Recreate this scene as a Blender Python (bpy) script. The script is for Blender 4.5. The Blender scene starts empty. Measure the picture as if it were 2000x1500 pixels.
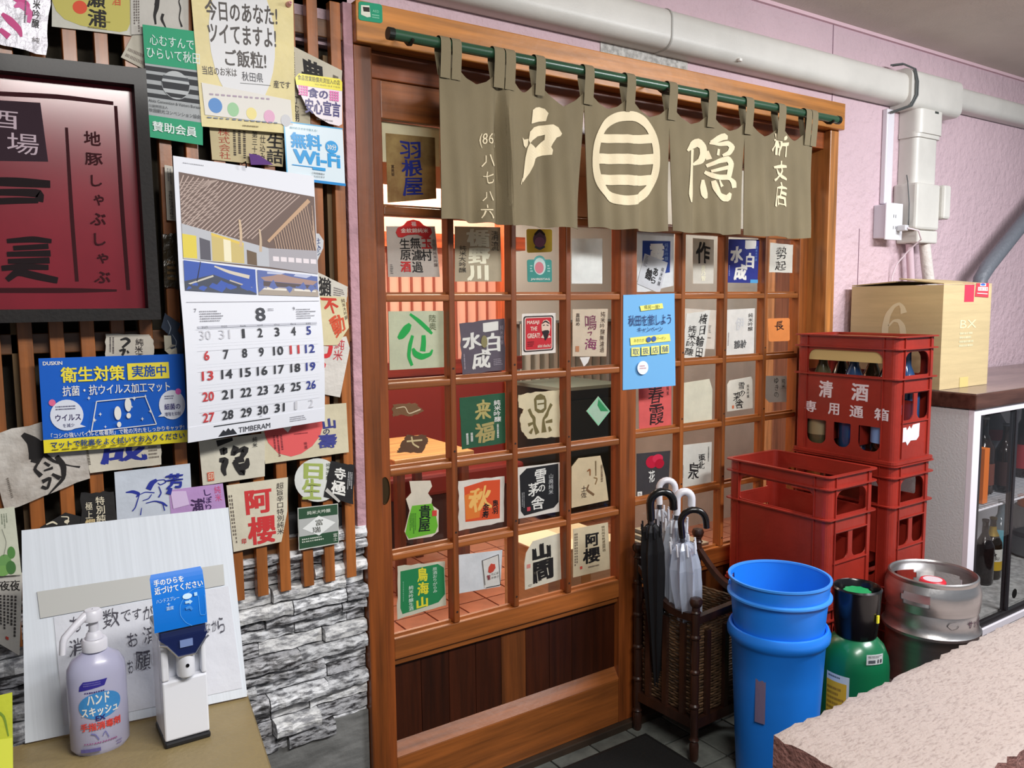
import bpy, bmesh, math, random
from mathutils import Vector, Matrix
from mathutils.geometry import tessellate_polygon
R_ = random.Random(7)
sc = bpy.context.scene
COL = sc.collection
# ---------------- camera ----------------
DW = 1.85; FPX = 1587.13; HC = 1.36
yaw, pit, rol = [math.radians(a) for a in (34.179, 5.874, -0.518)]
cy, sy, cp, sp = math.cos(yaw), math.sin(yaw), math.cos(pit), math.sin(pit)
Fw = Vector((sy*cp, cy*cp, -sp)); r0 = Vector((cy, -sy, 0)); u0 = r0.cross(Fw)
cr, sr = math.cos(rol), math.sin(rol)
Rt = r0*cr + u0*sr; Up = u0*cr - r0*sr
CAM = Vector((0, -DW, HC))
cam = bpy.data.objects.new('camera', bpy.data.cameras.new('camera')); COL.objects.link(cam)
cam.matrix_world = Matrix(((Rt.x, Up.x, -Fw.x, CAM.x), (Rt.y, Up.y, -Fw.y, CAM.y), (Rt.z, Up.z, -Fw.z, CAM.z), (0, 0, 0, 1)))
cam.data.sensor_width = 36; cam.data.lens = FPX*36/2000; cam.data.clip_start = .02
sc.camera = cam
def ray(x, y): return Fw + Rt*((x-1000)/FPX) + Up*((750-y)/FPX)
def P(x, y, Y=0.0):            # measured photo point -> point on the vertical plane y = Y
    d = ray(x, y); return CAM + d*((Y+DW)/d.y)
def G(x, y, z=0.0):            # -> point on the horizontal plane z
    d = ray(x, y); return CAM + d*((z-HC)/d.z)
# ---------------- world, lights, exposure ----------------
w = bpy.data.worlds.new('world'); sc.world = w; w.use_nodes = True
bg = w.node_tree.nodes['Background']; bg.inputs[0].default_value = (.80, .88, 1, 1); bg.inputs[1].default_value = .17
def area(name, loc, rot, sx, sy_, power, color=(1, 1, 1)):
    l = bpy.data.lights.new(name, 'AREA'); l.shape = 'RECTANGLE'; l.size = sx; l.size_y = sy_; l.energy = power; l.color = color
    o = bpy.data.objects.new(name, l); COL.objects.link(o); o.location = loc; o.rotation_euler = rot; return o
area('tube_light_right', (2.9, -1.75, 2.28), (math.radians(18), 0, 0), 1.2, .25, 50, (.95, .97, 1))
area('tube_light_left', (.75, -2.0, 2.28), (math.radians(22), 0, 0), 1.2, .25, 33, (1, .97, .93))
area('room_light_warm', (2.0, 2.2, 2.3), (0, 0, 0), 1.2, .8, 48, (1, .87, .72))
area('room_light_white', (3.6, .95, 2.3), (0, 0, 0), 1.4, .5, 13, (.95, .97, 1))
area('room_light_door', (1.9, .95, 2.3), (0, 0, 0), .8, .4, 16, (1, .86, .68))
vs = sc.view_settings; vs.view_transform = 'Standard'; vs.look = 'None'; vs.gamma = 1; vs.use_curve_mapping = False; vs.exposure = .52
sc.cycles.max_bounces = 8; sc.cycles.transparent_max_bounces = 16
# ---------------- materials ----------------
def lin(c):
    def f(v):
        v /= 255; return v/12.92 if v <= .04045 else ((v+.055)/1.055)**2.4
    return tuple(f(v) for v in c) + (1,)
MC = {}
def mat(rgb, rough=.6, metal=0, var=0, vscale=(8, 8, 8), bump=0, bscale=60, rgb2=None, spec=.5, coat=0, emit=0, alpha=1, trans=0, tone=0, contrast=(.35, .65), detail=4, bdist=.01, transl=0):
    key = (tuple(rgb), rough, metal, var, tuple(vscale), bump, bscale, tuple(rgb2) if rgb2 else None, spec, coat, emit, alpha, trans, tone, contrast, detail, bdist, transl)
    if key in MC: return MC[key]
    m = bpy.data.materials.new('mat%d' % len(MC)); m.use_nodes = True; nt = m.node_tree; b = nt.nodes['Principled BSDF']; L = nt.links.new
    b.inputs['Roughness'].default_value = rough; b.inputs['Metallic'].default_value = metal
    b.inputs['Specular IOR Level'].default_value = spec; b.inputs['Coat Weight'].default_value = coat; b.inputs['Coat Roughness'].default_value = .15
    b.inputs['Alpha'].default_value = alpha; b.inputs['Transmission Weight'].default_value = trans
    b.inputs['Base Color'].default_value = lin(rgb)
    if emit: b.inputs['Emission Color'].default_value = lin(rgb); b.inputs['Emission Strength'].default_value = emit
    if var or bump or rgb2:
        tc = nt.nodes.new('ShaderNodeTexCoord')
    out = None
    if var or rgb2:
        mp = nt.nodes.new('ShaderNodeMapping'); mp.inputs['Scale'].default_value = vscale; L(tc.outputs['Object'], mp.inputs[0])
        n = nt.nodes.new('ShaderNodeTexNoise'); n.inputs['Scale'].default_value = 1; n.inputs['Detail'].default_value = detail; n.inputs['Roughness'].default_value = .6
        if tone:
            oi = nt.nodes.new('ShaderNodeObjectInfo'); ad = nt.nodes.new('ShaderNodeVectorMath'); ad.operation = 'MULTIPLY_ADD'
            L(oi.outputs['Random'], ad.inputs[0]); ad.inputs[1].default_value = (37, 53, 71); L(mp.outputs[0], ad.inputs[2]); L(ad.outputs[0], n.inputs['Vector'])
        else: L(mp.outputs[0], n.inputs['Vector'])
        cr_ = nt.nodes.new('ShaderNodeValToRGB'); cr_.color_ramp.elements[0].position = contrast[0]; cr_.color_ramp.elements[1].position = contrast[1]
        c2 = rgb2 or tuple(max(0, v*(1-var)) for v in rgb)
        cr_.color_ramp.elements[0].color = lin(c2); cr_.color_ramp.elements[1].color = lin(rgb)
        L(n.outputs[0], cr_.inputs[0]); out = cr_.outputs[0]
    if tone:
        oi = nt.nodes.new('ShaderNodeObjectInfo'); mr = nt.nodes.new('ShaderNodeMapRange'); mr.inputs['To Min'].default_value = 1-tone; mr.inputs['To Max'].default_value = 1+tone*.3
        L(oi.outputs['Random'], mr.inputs['Value']); mx = nt.nodes.new('ShaderNodeMix'); mx.data_type = 'RGBA'; mx.blend_type = 'MULTIPLY'; mx.inputs[0].default_value = 1
        if out: L(out, mx.inputs[6])
        else: mx.inputs[6].default_value = lin(rgb)
        L(mr.outputs[0], mx.inputs[7]); out = mx.outputs[2]
    if out: L(out, b.inputs['Base Color'])
    if bump:
        n2 = nt.nodes.new('ShaderNodeTexNoise'); n2.inputs['Scale'].default_value = bscale; n2.inputs['Detail'].default_value = 5; L(tc.outputs['Object'], n2.inputs['Vector'])
        bp = nt.nodes.new('ShaderNodeBump'); bp.inputs['Strength'].default_value = bump; bp.inputs['Distance'].default_value = bdist; L(n2.outputs[0], bp.inputs['Height']); L(bp.outputs[0], b.inputs['Normal'])
    if transl:
        tb = nt.nodes.new('ShaderNodeBsdfTranslucent'); ms = nt.nodes.new('ShaderNodeMixShader'); ms.inputs[0].default_value = transl
        if out: L(out, tb.inputs[0])
        else: tb.inputs[0].default_value = lin(rgb)
        om = [n_ for n_ in nt.nodes if n_.type == 'OUTPUT_MATERIAL'][0]; L(b.outputs[0], ms.inputs[1]); L(tb.outputs[0], ms.inputs[2]); L(ms.outputs[0], om.inputs[0])
    MC[key] = m; return m
def glass_mat(tint=(250, 252, 251), refl=.10):
    key = ('glass', tint, refl)
    if key in MC: return MC[key]
    m = bpy.data.materials.new('glass'); m.use_nodes = True; nt = m.node_tree; nt.nodes.clear(); L = nt.links.new
    o = nt.nodes.new('ShaderNodeOutputMaterial'); mx = nt.nodes.new('ShaderNodeMixShader'); t = nt.nodes.new('ShaderNodeBsdfTransparent'); g = nt.nodes.new('ShaderNodeBsdfGlossy')
    fr = nt.nodes.new('ShaderNodeFresnel'); fr.inputs[0].default_value = 1.45; g.inputs['Roughness'].default_value = .03
    t.inputs[0].default_value = lin(tint); ge = nt.nodes.new('ShaderNodeNewGeometry'); iv = nt.nodes.new('ShaderNodeMath'); iv.operation = 'SUBTRACT'; iv.inputs[0].default_value = 1; L(ge.outputs['Backfacing'], iv.inputs[1]); mu = nt.nodes.new('ShaderNodeMath'); mu.operation = 'MULTIPLY'; L(iv.outputs[0], mu.inputs[0]); L(fr.outputs[0], mu.inputs[1]); L(mu.outputs[0], mx.inputs[0]); L(t.outputs[0], mx.inputs[1]); L(g.outputs[0], mx.inputs[2]); L(mx.outputs[0], o.inputs[0])
    MC[key] = m; return m
WV = dict(rough=.38, var=.38, vscale=(45, 45, 2.2), bump=.08, bscale=25, coat=.15, tone=.12, contrast=(.3, .72))
WH = dict(WV, vscale=(2.2, 45, 45))
woodv = lambda c: mat(c, **WV)
woodh = lambda c: mat(c, **WH)
# ---------------- mesh helpers ----------------
class MB:
    def __init__(s): s.v = []; s.f = []
    def quadlist(s, V, F):
        o = len(s.v); s.v += [Vector(p) for p in V]; s.f += [tuple(i+o for i in f) for f in F]; return s
    def box(s, x0, x1, y0, y1, z0, z1, b=0):
        if b:
            bm = bmesh.new(); bmesh.ops.create_cube(bm, size=1)
            for v in bm.verts: v.co = Vector(((x0+x1)/2+v.co.x*(x1-x0), (y0+y1)/2+v.co.y*(y1-y0), (z0+z1)/2+v.co.z*(z1-z0)))
            bmesh.ops.bevel(bm, geom=bm.edges[:], offset=b, segments=2, affect='EDGES', profile=.5)
            bm.verts.index_update(); s.quadlist([v.co.copy() for v in bm.verts], [[v.index for v in f.verts] for f in bm.faces]); bm.free(); return s
        V = [(x, y, z) for x in (x0, x1) for y in (y0, y1) for z in (z0, z1)]
        return s.quadlist(V, [(0, 1, 3, 2), (4, 6, 7, 5), (0, 4, 5, 1), (2, 3, 7, 6), (0, 2, 6, 4), (1, 5, 7, 3)])
    def lathe(s, prof, c=(0, 0, 0), n=32, sx=1, sy_=1, cap=False):
        c = Vector(c); V = []; F = []
        for r, z in prof:
            for k in range(n): a = 2*math.pi*k/n; V.append(c+Vector((r*math.cos(a)*sx, r*math.sin(a)*sy_, z)))
        for i in range(len(prof)-1):
            for k in range(n): k2 = (k+1) % n; F.append((i*n+k, i*n+k2, (i+1)*n+k2, (i+1)*n+k))
        if cap: F += [tuple(range(n))[::-1], tuple(range((len(prof)-1)*n, len(prof)*n))]
        return s.quadlist(V, F)
    def tube(s, pts, r, n=10, cap=True):
        pts = [Vector(p) for p in pts]; V = []; F = []
        rs = r if isinstance(r, (list, tuple)) else [r]*len(pts)
        d0 = (pts[1]-pts[0]).normalized(); a = Vector((0, 0, 1)) if abs(d0.z) < .9 else Vector((1, 0, 0)); nrm = (a - d0*a.dot(d0)).normalized()
        for i, p in enumerate(pts):
            d = ((pts[min(i+1, len(pts)-1)]-p).normalized() + (p-pts[max(i-1, 0)]).normalized()).normalized()
            nrm = (nrm - d*nrm.dot(d)).normalized(); bn = d.cross(nrm)
            for k in range(n): t = 2*math.pi*k/n; V.append(p+(nrm*math.cos(t)+bn*math.sin(t))*rs[i])
        for i in range(len(pts)-1):
            for k in range(n): k2 = (k+1) % n; F.append((i*n+k, i*n+k2, (i+1)*n+k2, (i+1)*n+k))
        if cap: F += [tuple(range(n))[::-1], tuple(range((len(pts)-1)*n, len(pts)*n))]
        return s.quadlist(V, F)
    def slab(s, loops, fn, th):      # 2-D outline with holes -> solid; fn(u,v,d) places it, d = 0 front, th back
        for L_ in loops: pass
        fl = [p for L_ in loops for p in L_]
        tris = tessellate_polygon([[Vector((a, b, 0)) for a, b in L_] for L_ in loops]); n = len(fl)
        V = [fn(a, b, 0) for a, b in fl] + [fn(a, b, th) for a, b in fl]
        F = [tuple(t) for t in tris] + [tuple(i+n for i in t[::-1]) for t in tris]; o = 0
        for L_ in loops:
            m = len(L_)
            for i in range(m): j = (i+1) % m; F.append((o+i, o+j, o+j+n, o+i+n))
            o += m
        return s.quadlist(V, F)
def link(name, data, parent=None):
    o = bpy.data.objects.new(name, data); COL.objects.link(o)
    if parent is not None: o.parent = parent
    return o
def wl(o):
    v = Vector(o.location)
    while o.parent: o = o.parent; v += Vector(o.location)
    return v
def obj(name, mb, m, parent=None, smooth=False, fix=True):
    vs_ = mb.v; me = bpy.data.meshes.new(name)
    if parent is not None: base = wl(parent)
    else:
        xs = [v.x for v in vs_]; ys = [v.y for v in vs_]; zs = [v.z for v in vs_]
        base = Vector(((min(xs)+max(xs))/2, (min(ys)+max(ys))/2, min(zs)))
    me.from_pydata([v-base for v in vs_], [], mb.f); me.update()
    if fix:
        bm = bmesh.new(); bm.from_mesh(me); bmesh.ops.recalc_face_normals(bm, faces=bm.faces[:]); bm.to_mesh(me); bm.free()
    if smooth:
        for p in me.polygons: p.use_smooth = True
        try: me.set_sharp_from_angle(angle=math.radians(38))
        except Exception: pass
    me.materials.append(m); o = link(name, me, parent)
    if parent is None: o.location = base
    return o
def empty(name, loc): o = link(name, None); o.location = loc; o.empty_display_size = .05; return o
def tag(o, label, cat, group=None):
    o['label'] = label; o['category'] = cat
    if group: o['group'] = group
    return o
def struct(o): o['kind'] = 'structure'; return o
def dup(root, loc):
    kids = {}
    for o in COL.objects:
        if o.parent: kids.setdefault(o.parent.name, []).append(o)
    def rec(o, par):
        c = o.copy(); COL.objects.link(c); c.parent = par
        for k in kids.get(o.name, []): rec(k, c)
        return c
    r = rec(root, None); r.location = loc; return r
# ---------------- flat print: lettering, shapes, brush strokes ----------------
GC = {}
def glyph(s, bold=0.0):
    k = (s, bold)
    if k in GC: return GC[k]
    cu = bpy.data.curves.new('g', 'FONT'); cu.body = s; cu.size = 1; cu.resolution_u = 2; cu.fill_mode = 'FRONT'
    o = bpy.data.objects.new('g', cu); me = o.to_mesh()
    V = [(v.co.x, v.co.y) for v in me.vertices]; F = [tuple(p.vertices) for p in me.polygons]
    if bold:
        V0, F0 = V, F; V = []; F = []; d = bold*.62
        for li, (dx, dy) in enumerate(((-d, -d*.7), (d, -d*.7), (-d, d*.7), (d, d*.7), (0, 0))):
            n0 = len(V); V += [(x+dx, y+dy, li) for x, y in V0]; F += [tuple(i+n0 for i in f) for f in F0]
    o.to_mesh_clear(); bpy.data.objects.remove(o); bpy.data.curves.remove(cu); GC[k] = (V, F); return GC[k]
def wob(x, y, a, sd): return (x + a*math.sin(7*y+sd)+a*.5*math.sin(17*x+sd*2), y + a*math.sin(6*x+sd*1.7)+a*.5*math.sin(19*y+sd))
def prints(items, aspect=1.0):
    """-> list of (name, colour, verts(u,v), faces, layer)"""
    out = []
    for li, it in enumerate(items):
        k = it[0]
        if k == 'T':
            _, s, a0, b0, a1, b1, c = it[:7]; o = it[7] if len(it) > 7 else {}
            vert = o.get('v', 0); bold = o.get('b', 0); br = o.get('w', 0); V = []; F = []
            if not vert:
                gv, gf = glyph(s, bold)
                if not gv: continue
                xs = [p[0] for p in gv]; ys = [p[1] for p in gv]; x0, x1, y0, y1 = min(xs), max(xs), min(ys), max(ys)
                for gp in gv:
                    x, y = gp[:2]
                    if br: x, y = wob(x, y, br, len(s)+ord(s[0]) % 7)
                    V.append((a0+(a1-a0)*(x-x0)/(x1-x0+1e-9), b1-(b1-b0)*(y-y0)/(y1-y0+1e-9))+tuple(gp[2:]))
                F = list(gf)
            else:
                n = len(s)
                for i, ch in enumerate(s):
                    gv, gf = glyph(ch, bold)
                    if not gv: continue
                    c0 = b0+(b1-b0)*i/n; c1 = b0+(b1-b0)*(i+1)/n; q = len(V)
                    xs = [p[0] for p in gv]; ys = [p[1] for p in gv]; cx_ = (min(xs)+max(xs))/2; cyy = (min(ys)+max(ys))/2
                    sh = R_.uniform(-.06, .06) if br else 0
                    for gp in gv:
                        x, y = gp[:2]
                        if br: x, y = wob(x, y, br, i*2.3+ord(ch) % 5)
                        V.append(((a0+a1)/2+(a1-a0)*(x-cx_+sh), (c0+c1)/2-(c1-c0)*(y-cyy)*1.0)+tuple(gp[2:]))
                    F += [tuple(j+q for j in f) for f in gf]
            out.append(('lettering', c, V, F, li))
        elif k == 'R': _, a0, b0, a1, b1, c = it[:6]; out.append(('panel_print', c, [(a0, b0), (a1, b0), (a1, b1), (a0, b1)], [(0, 1, 2, 3)], li))
        elif k == 'E':
            _, a, b, ra, rb, c = it[:6]; n = 28; out.append(('emblem', c, [(a+ra*math.cos(t*2*math.pi/n), b+rb*math.sin(t*2*math.pi/n)) for t in range(n)], [tuple(range(n))], li))
        elif k == 'G':
            _, pts, c = it[:3]; tr = tessellate_polygon([[Vector((a, b, 0)) for a, b in pts]]); out.append(('emblem', c, list(pts), [tuple(t) for t in tr], li))
        elif k == 'B':            # brush stroke through (u,v,width); width in u units
            _, pts, c = it[:3]; n = len(pts); V = []; F = []; D = []
            dense = []
            for i in range(n-1):
                m = 4
                for j in range(m): t = j/m; dense.append(tuple(pts[i][q]*(1-t)+pts[i+1][q]*t for q in range(3)))
            dense.append(pts[-1])
            sm = [dense[0]]+[tuple((dense[i-1][q]+2*dense[i][q]+dense[i+1][q])/4 for q in range(3)) for i in range(1, len(dense)-1)]+[dense[-1]]
            for i, (a, b, wd) in enumerate(sm):
                p0 = sm[max(0, i-1)]; p1 = sm[min(len(sm)-1, i+1)]; dx, dy = (p1[0]-p0[0]), (p1[1]-p0[1])*aspect; l = math.hypot(dx, dy) or 1
                nx, ny = -dy/l, dx/l; V += [(a+nx*wd/2, b+ny*wd/2/aspect), (a-nx*wd/2, b-ny*wd/2/aspect)]
            for i in range(len(sm)-1): F.append((2*i, 2*i+1, 2*i+3, 2*i+2))
            out.append(('brush_mark', c, V, F, li))
        elif k == 'D':            # rows of illegible small print
            _, a0, b0, a1, b1, n, c = it[:7]; V = []; F = []; vert = it[7] if len(it) > 7 else 0; rr = random.Random(n*7+int(a0*99))
            for i in range(n):
                if vert: x0 = a0+(a1-a0)*i/n; x1 = a0+(a1-a0)*(i+.5)/n; p = b0; e = b1
                else: x0 = b0+(b1-b0)*i/n; x1 = b0+(b1-b0)*(i+.5)/n; p = a0; e = a1
                e2 = p+(e-p)*rr.uniform(.6, 1); st = (e-p)/14
                while p < e2:
                    q = p+st*rr.uniform(.5, .8); o = len(V)
                    V += [(x0, p), (x1, p), (x1, q), (x0, q)] if vert else [(p, x0), (q, x0), (q, x1), (p, x1)]
                    F.append((o, o+1, o+2, o+3)); p += st
            out.append(('small_print', c, V, F, li))
    return out
def put_prints(parent, items, fn, aspect=1.0, rough=.6, dens=None, gloss=0, flat=0, trl=0):
    """fn(u,v,lift) -> world point.  joined per kind and colour"""
    acc = {}; items = list(items); stp = min(.0002, .0024/max(1, len(items))); cs = stp/7
    for name, c, V, F, li in prints(items, aspect):
        if flat: li = 0
        if dens: V, F = refine(V, F, dens)
        mb = acc.setdefault((name, c), MB()); mb.quadlist([fn(v[0], v[1], .0005+stp*li+(v[2]*cs if len(v) > 2 else 0)) for v in V], F)
    for (name, c), mb in acc.items():
        if mb.v:
            o = obj(name, mb, mat(c, rough=rough, metal=gloss, transl=trl), parent, fix=False)
            if name in ('small_print', 'lettering'): o['kind'] = 'stuff'
def refine(V, F, d):
    V = list(V); T = []
    for f in F:
        for i in range(1, len(f)-1): T.append((f[0], f[i], f[i+1]))
    out = []; cache = {}
    def mid(a, b):
        k = (min(a, b), max(a, b))
        if k not in cache: cache[k] = len(V); V.append(tuple((V[a][q]+V[b][q])/2 for q in range(len(V[a]))))
        return cache[k]
    while T:
        a, b, c = T.pop(); e = [(math.hypot(V[p][0]-V[q][0], V[p][1]-V[q][1]), p, q, r) for p, q, r in ((a, b, c), (b, c, a), (c, a, b))]
        l, p, q, r = max(e)
        if l > d: m = mid(p, q); T += [(p, m, r), (m, q, r)]
        else: out.append((a, b, c))
    return V, out
def bil(q, a, b): return (q[0]*(1-a)+q[1]*a)*(1-b) + (q[3]*(1-a)+q[2]*a)*b
def rrect(x0, y0, x1, y1, r, n=4, ar=1.0):
    pts = []
    for cx_, cy_, a in ((x1-r, y0+r*ar, -90), (x1-r, y1-r*ar, 0), (x0+r, y1-r*ar, 90), (x0+r, y0+r*ar, 180)):
        for i in range(n+1): t = math.radians(a+90*i/n); pts.append((cx_+r*math.cos(t), cy_+r*ar*math.sin(t)))
    return pts
def inv(q, x, y):     # photo quad -> (u,v) of a photo point, Newton
    a = b = .5
    for _ in range(12):
        px_ = (q[0][0]*(1-a)+q[1][0]*a)*(1-b)+(q[3][0]*(1-a)+q[2][0]*a)*b; py_ = (q[0][1]*(1-a)+q[1][1]*a)*(1-b)+(q[3][1]*(1-a)+q[2][1]*a)*b
        ax = (q[1][0]-q[0][0])*(1-b)+(q[2][0]-q[3][0])*b; ay = (q[1][1]-q[0][1])*(1-b)+(q[2][1]-q[3][1])*b
        bx = (q[3][0]-q[0][0])*(1-a)+(q[2][0]-q[1][0])*a; by = (q[3][1]-q[0][1])*(1-a)+(q[2][1]-q[1][1])*a
        det = ax*by-ay*bx; dx, dy = x-px_, y-py_; a += (dx*by-dy*bx)/det; b += (ax*dy-ay*dx)/det
    return a, b
def paper(name, label, cat, quad, Y, col, items=(), group=None, poly=None, torn=.0, th=.0009, rough=.7, bump=.25, var=.06, Ys=None, col2=None, coat=0, pxpoly=None, curl=0, metal=0, seed=None, trl=0):
    """a flat sheet; quad = its four corners in the photo (TL,TR,BR,BL), Y its depth"""
    Ys = Ys or (Y,)*4
    q3 = [P(x, y, Ys[i]) for i, (x, y) in enumerate(quad)]
    nrm = (q3[1]-q3[0]).cross(q3[3]-q3[0]).normalized()
    if nrm.y > 0: nrm = -nrm
    rr = random.Random(seed if seed is not None else sum(int(p[0]) for p in quad))
    if pxpoly: out = [inv(quad, x, y) for x, y in pxpoly]
    else: out = list(poly) if poly else [(0, 0), (1, 0), (1, 1), (0, 1)]
    if torn and len(out) < 12:
        o2 = []
        for i in range(len(out)):
            a, b = out[i], out[(i+1) % len(out)]; n = 7; o2.append(a)
            for j in range(1, n): t = j/n; o2.append((a[0]*(1-t)+b[0]*t+rr.uniform(-torn, torn), a[1]*(1-t)+b[1]*t+rr.uniform(-torn, torn)))
        out = o2
    asp = (q3[3]-q3[0]).length/((q3[1]-q3[0]).length+1e-9)
    bend = lambda a, b: curl*math.sin(math.pi*min(max(a, 0), 1))*(.5+.5*b)
    place = lambda a, b, d: bil(q3, a, b) - nrm*(d-th-bend(a, b))
    mb = MB().slab([out], place, th)
    o = obj(name, mb, mat(col, rough=rough, var=var, vscale=(14, 14, 14), bump=bump, bscale=22, rgb2=col2, coat=coat, metal=metal, transl=trl))
    tag(o, label, cat, group)
    put_prints(o, items, lambda a, b, h: bil(q3, a, b)+nrm*(th+h+bend(a, b)), asp, rough=rough, trl=trl)
    return o
# ---------------- the setting ----------------
PINK = mat((210, 183, 191), rough=.85, var=.05, vscale=(3, 3, 3), bump=.9, bscale=38, bdist=.012, contrast=(.3, .7))
ZC = 2.343
def wallbox(name, x0, x1, z0, z1, m=PINK, y0=0.0, y1=.08): return struct(obj(name, MB().box(x0, x1, y0, y1, z0, z1), m))
wallbox('wall_right', 2.68, 5.6, 0, ZC)
wallbox('wall_above_door', .80, 2.68, 2.05, ZC, y1=.0795)
wallbox('wall_above_lattice', -2.5, .80, 2.03, ZC, y1=.079)
# paint seams are thin recessed joints on the pink wall
mb = MB()
for x, z0, z1 in ((2.665, 2.05, 2.10), (2.66, 2.2, ZC), (2.86, .6, 1.62)): mb.box(x, x+.003, -.0012, .002, z0, z1)
struct(obj('trim_seam', mb, mat((120, 90, 105), rough=.9)))
struct(obj('trim_unpainted_patch', MB().box(P(1172, 80).x, P(1342, 110).x, -.0025, .002, 2.051, 2.10), mat((205, 203, 198), rough=.9, bump=.9, bscale=60, var=.25, vscale=(60, 60, 60))))
struct(obj('ceiling', MB().box(-2.5, 5.6, -3.6, .08, ZC, ZC+.06), mat((216, 207, 197), rough=.9, var=.06, vscale=(2, 2, 2), bump=.2, bscale=120)))
struct(obj('trim_ceiling_edge', MB().box(-2.5, 5.6, -.012, .0, ZC-.012, ZC), mat((222, 190, 198), rough=.8)))
# floor of grey stone tiles, each tile a part
fl = struct(obj('floor', MB().box(-2.5, 5.6, -3.6, .10, -.05, -.006), mat((62, 62, 58), rough=.9)))
tm = mat((118, 122, 116), rough=.75, var=.3, vscale=(9, 9, 9), bump=.3, bscale=50, tone=.2)
src = None
for i in range(-2, 14):
    for j in range(8):
        x0 = .62+i*.15; y0 = -1.2+j*.15
        b = MB().box(x0+.003, x0+.147, y0+.003, y0+.147, -.006, 0, .0015)
        if src is None: src = obj('floor_tile', b, tm, fl); s0 = (x0, y0)
        else:
            c = src.copy(); COL.objects.link(c); c.location = (x0-s0[0], y0-s0[1], 0)
# ---------------- stacked stone wall on the left ----------------
st = empty('wall_stone', (.3, 0, 0)); struct(st)
obj('backing', MB().box(-1.2, .80, .0, .05, 0, .86), mat((60, 60, 62), rough=.9), st)
obj('render_base', MB().box(-1.2, .798, -.012, .0, 0, .33), mat((128, 128, 126), rough=.9, var=.3, vscale=(6, 6, 30), bump=.5, bscale=30), st)
smats = [mat(c, rough=.38, var=.6, vscale=(34, 34, 120), rgb2=d, bump=.8, bscale=70, tone=.25, contrast=(.40, .56), bdist=.005, detail=8) for c, d in (((232, 233, 236), (110, 110, 114)), ((196, 196, 200), (62, 60, 62)), ((240, 240, 240), (150, 150, 154)))]
zr = .815; rr = random.Random(3); row = 0
while zr > .325:
    h = rr.choice((.026, .031, .036, .04)); x = -.9 + rr.uniform(0, .1)
    while x < .798:
        Lh = rr.uniform(.09, .21); x1 = min(x+Lh, .798)
        if .798-x1 < .04: x1 = .798
        d = rr.choice((.008, .016, .026, .038)); n = max(3, int((x1-x)/.018)); V = []; F = []
        up = [rr.uniform(-.002, .001) for _ in range(n+1)]; dn = [rr.uniform(-.002, .003) for _ in range(n+1)]; dd = [d+rr.uniform(-.004, .004) for _ in range(n+1)]
        for i in range(n+1):
            xx = x+.0012+(x1-x-.0024)*i/n
            V += [(xx, -.001, zr-.001), (xx, -dd[i]*.8, zr-.002+up[i]), (xx, -dd[i], zr-h*.5+rr.uniform(-.003, .003)), (xx, -dd[i]*.9, zr-h+.003+dn[i]), (xx, -.001, zr-h+.0015)]
        for i in range(n):
            for k in range(4): a = i*5+k; F.append((a, a+5, a+6, a+1))
        F += [(0, 1, 2, 3, 4), tuple(n*5+k for k in (4, 3, 2, 1, 0))]
        if x1 > -.25: obj('stone', MB().quadlist(V, F), rr.choice(smats), st)
        x = x1
    zr -= h; row += 1
# ---------------- slatted lattice on the left ----------------
struct(obj('wall_left', MB().box(-2.5, .80, .03, .08, .80, 2.03), mat((74, 66, 52), rough=.9, var=.5, vscale=(7, 7, 5), bump=.6, bscale=30)))  # grey brown wall, its colour darkened to hold the shade behind the slats
lat = empty('slat_lattice', (.3, -.045, .695)); struct(lat); lat.name = 'trim_lattice'
slm = woodv((186, 110, 52)); slb = woodh((128, 84, 48))
x = .751; k = 0; src = None
xs_ = []
while x > -.55: xs_.append(x); x -= .0539
for k, x in enumerate(xs_):
    top = 2.034 if k < 2 else 2.2
    if k == 0: top = 1.99+.045
    dx = R_.uniform(-.0015, .0015)
    obj('slat', MB().box(x-.0125+dx, x+.0125+dx, -.046, -.024, .695, top, .0015), slm, lat)
for z in (.79, 1.285, 1.98): obj('batten', MB().box(-.6, .785, -.0235, .0, z-.02, z+.02, .002), slb, lat)
for x in (.09, .735): obj('lath', MB().box(x-.008, x+.008, -.0235, -.001, .90, 1.92), mat((122, 96, 62), rough=.7, var=.3, vscale=(30, 30, 4)), lat)
for z in (2.0,): obj('pink_wall_strip', MB().box(.60, .80, .0, .028, 1.95, 2.2), PINK, lat)
struct(obj('trim_pink_upright', MB().box(.776, .7995, -.03, .03, .79, 2.045, .002), mat((205, 160, 170), rough=.85, bump=.8, bscale=40, var=.15, vscale=(9, 9, 9))))
# ---------------- wooden frame round the doors ----------------
JW = woodv((152, 80, 32)); LW = mat((216, 140, 62), **dict(WH, contrast=(.25, .75))); LW2 = woodh((158, 80, 32))
lint = struct(obj('trim_lintel', MB().box(.800, 2.676, -.05, .02, 1.957, 2.049, .003), LW))
struct(obj('trim_header_beam', MB().box(.846, 2.624, -.004, .10, 1.893, 1.957, .002), LW2))
struct(obj('trim_post_left', MB().box(.800, .8465, -.03, .10, 0, 1.957, .004), JW))
struct(obj('trim_post_right', MB().box(2.623, 2.672, -.03, .12, 0, 1.957, .003), woodv((196, 128, 66))))
struct(obj('trim_threshold', MB().box(.846, 2.624, -.02, .12, -.004, .022, .003), mat((58, 44, 32), rough=.6, var=.3)))
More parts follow.
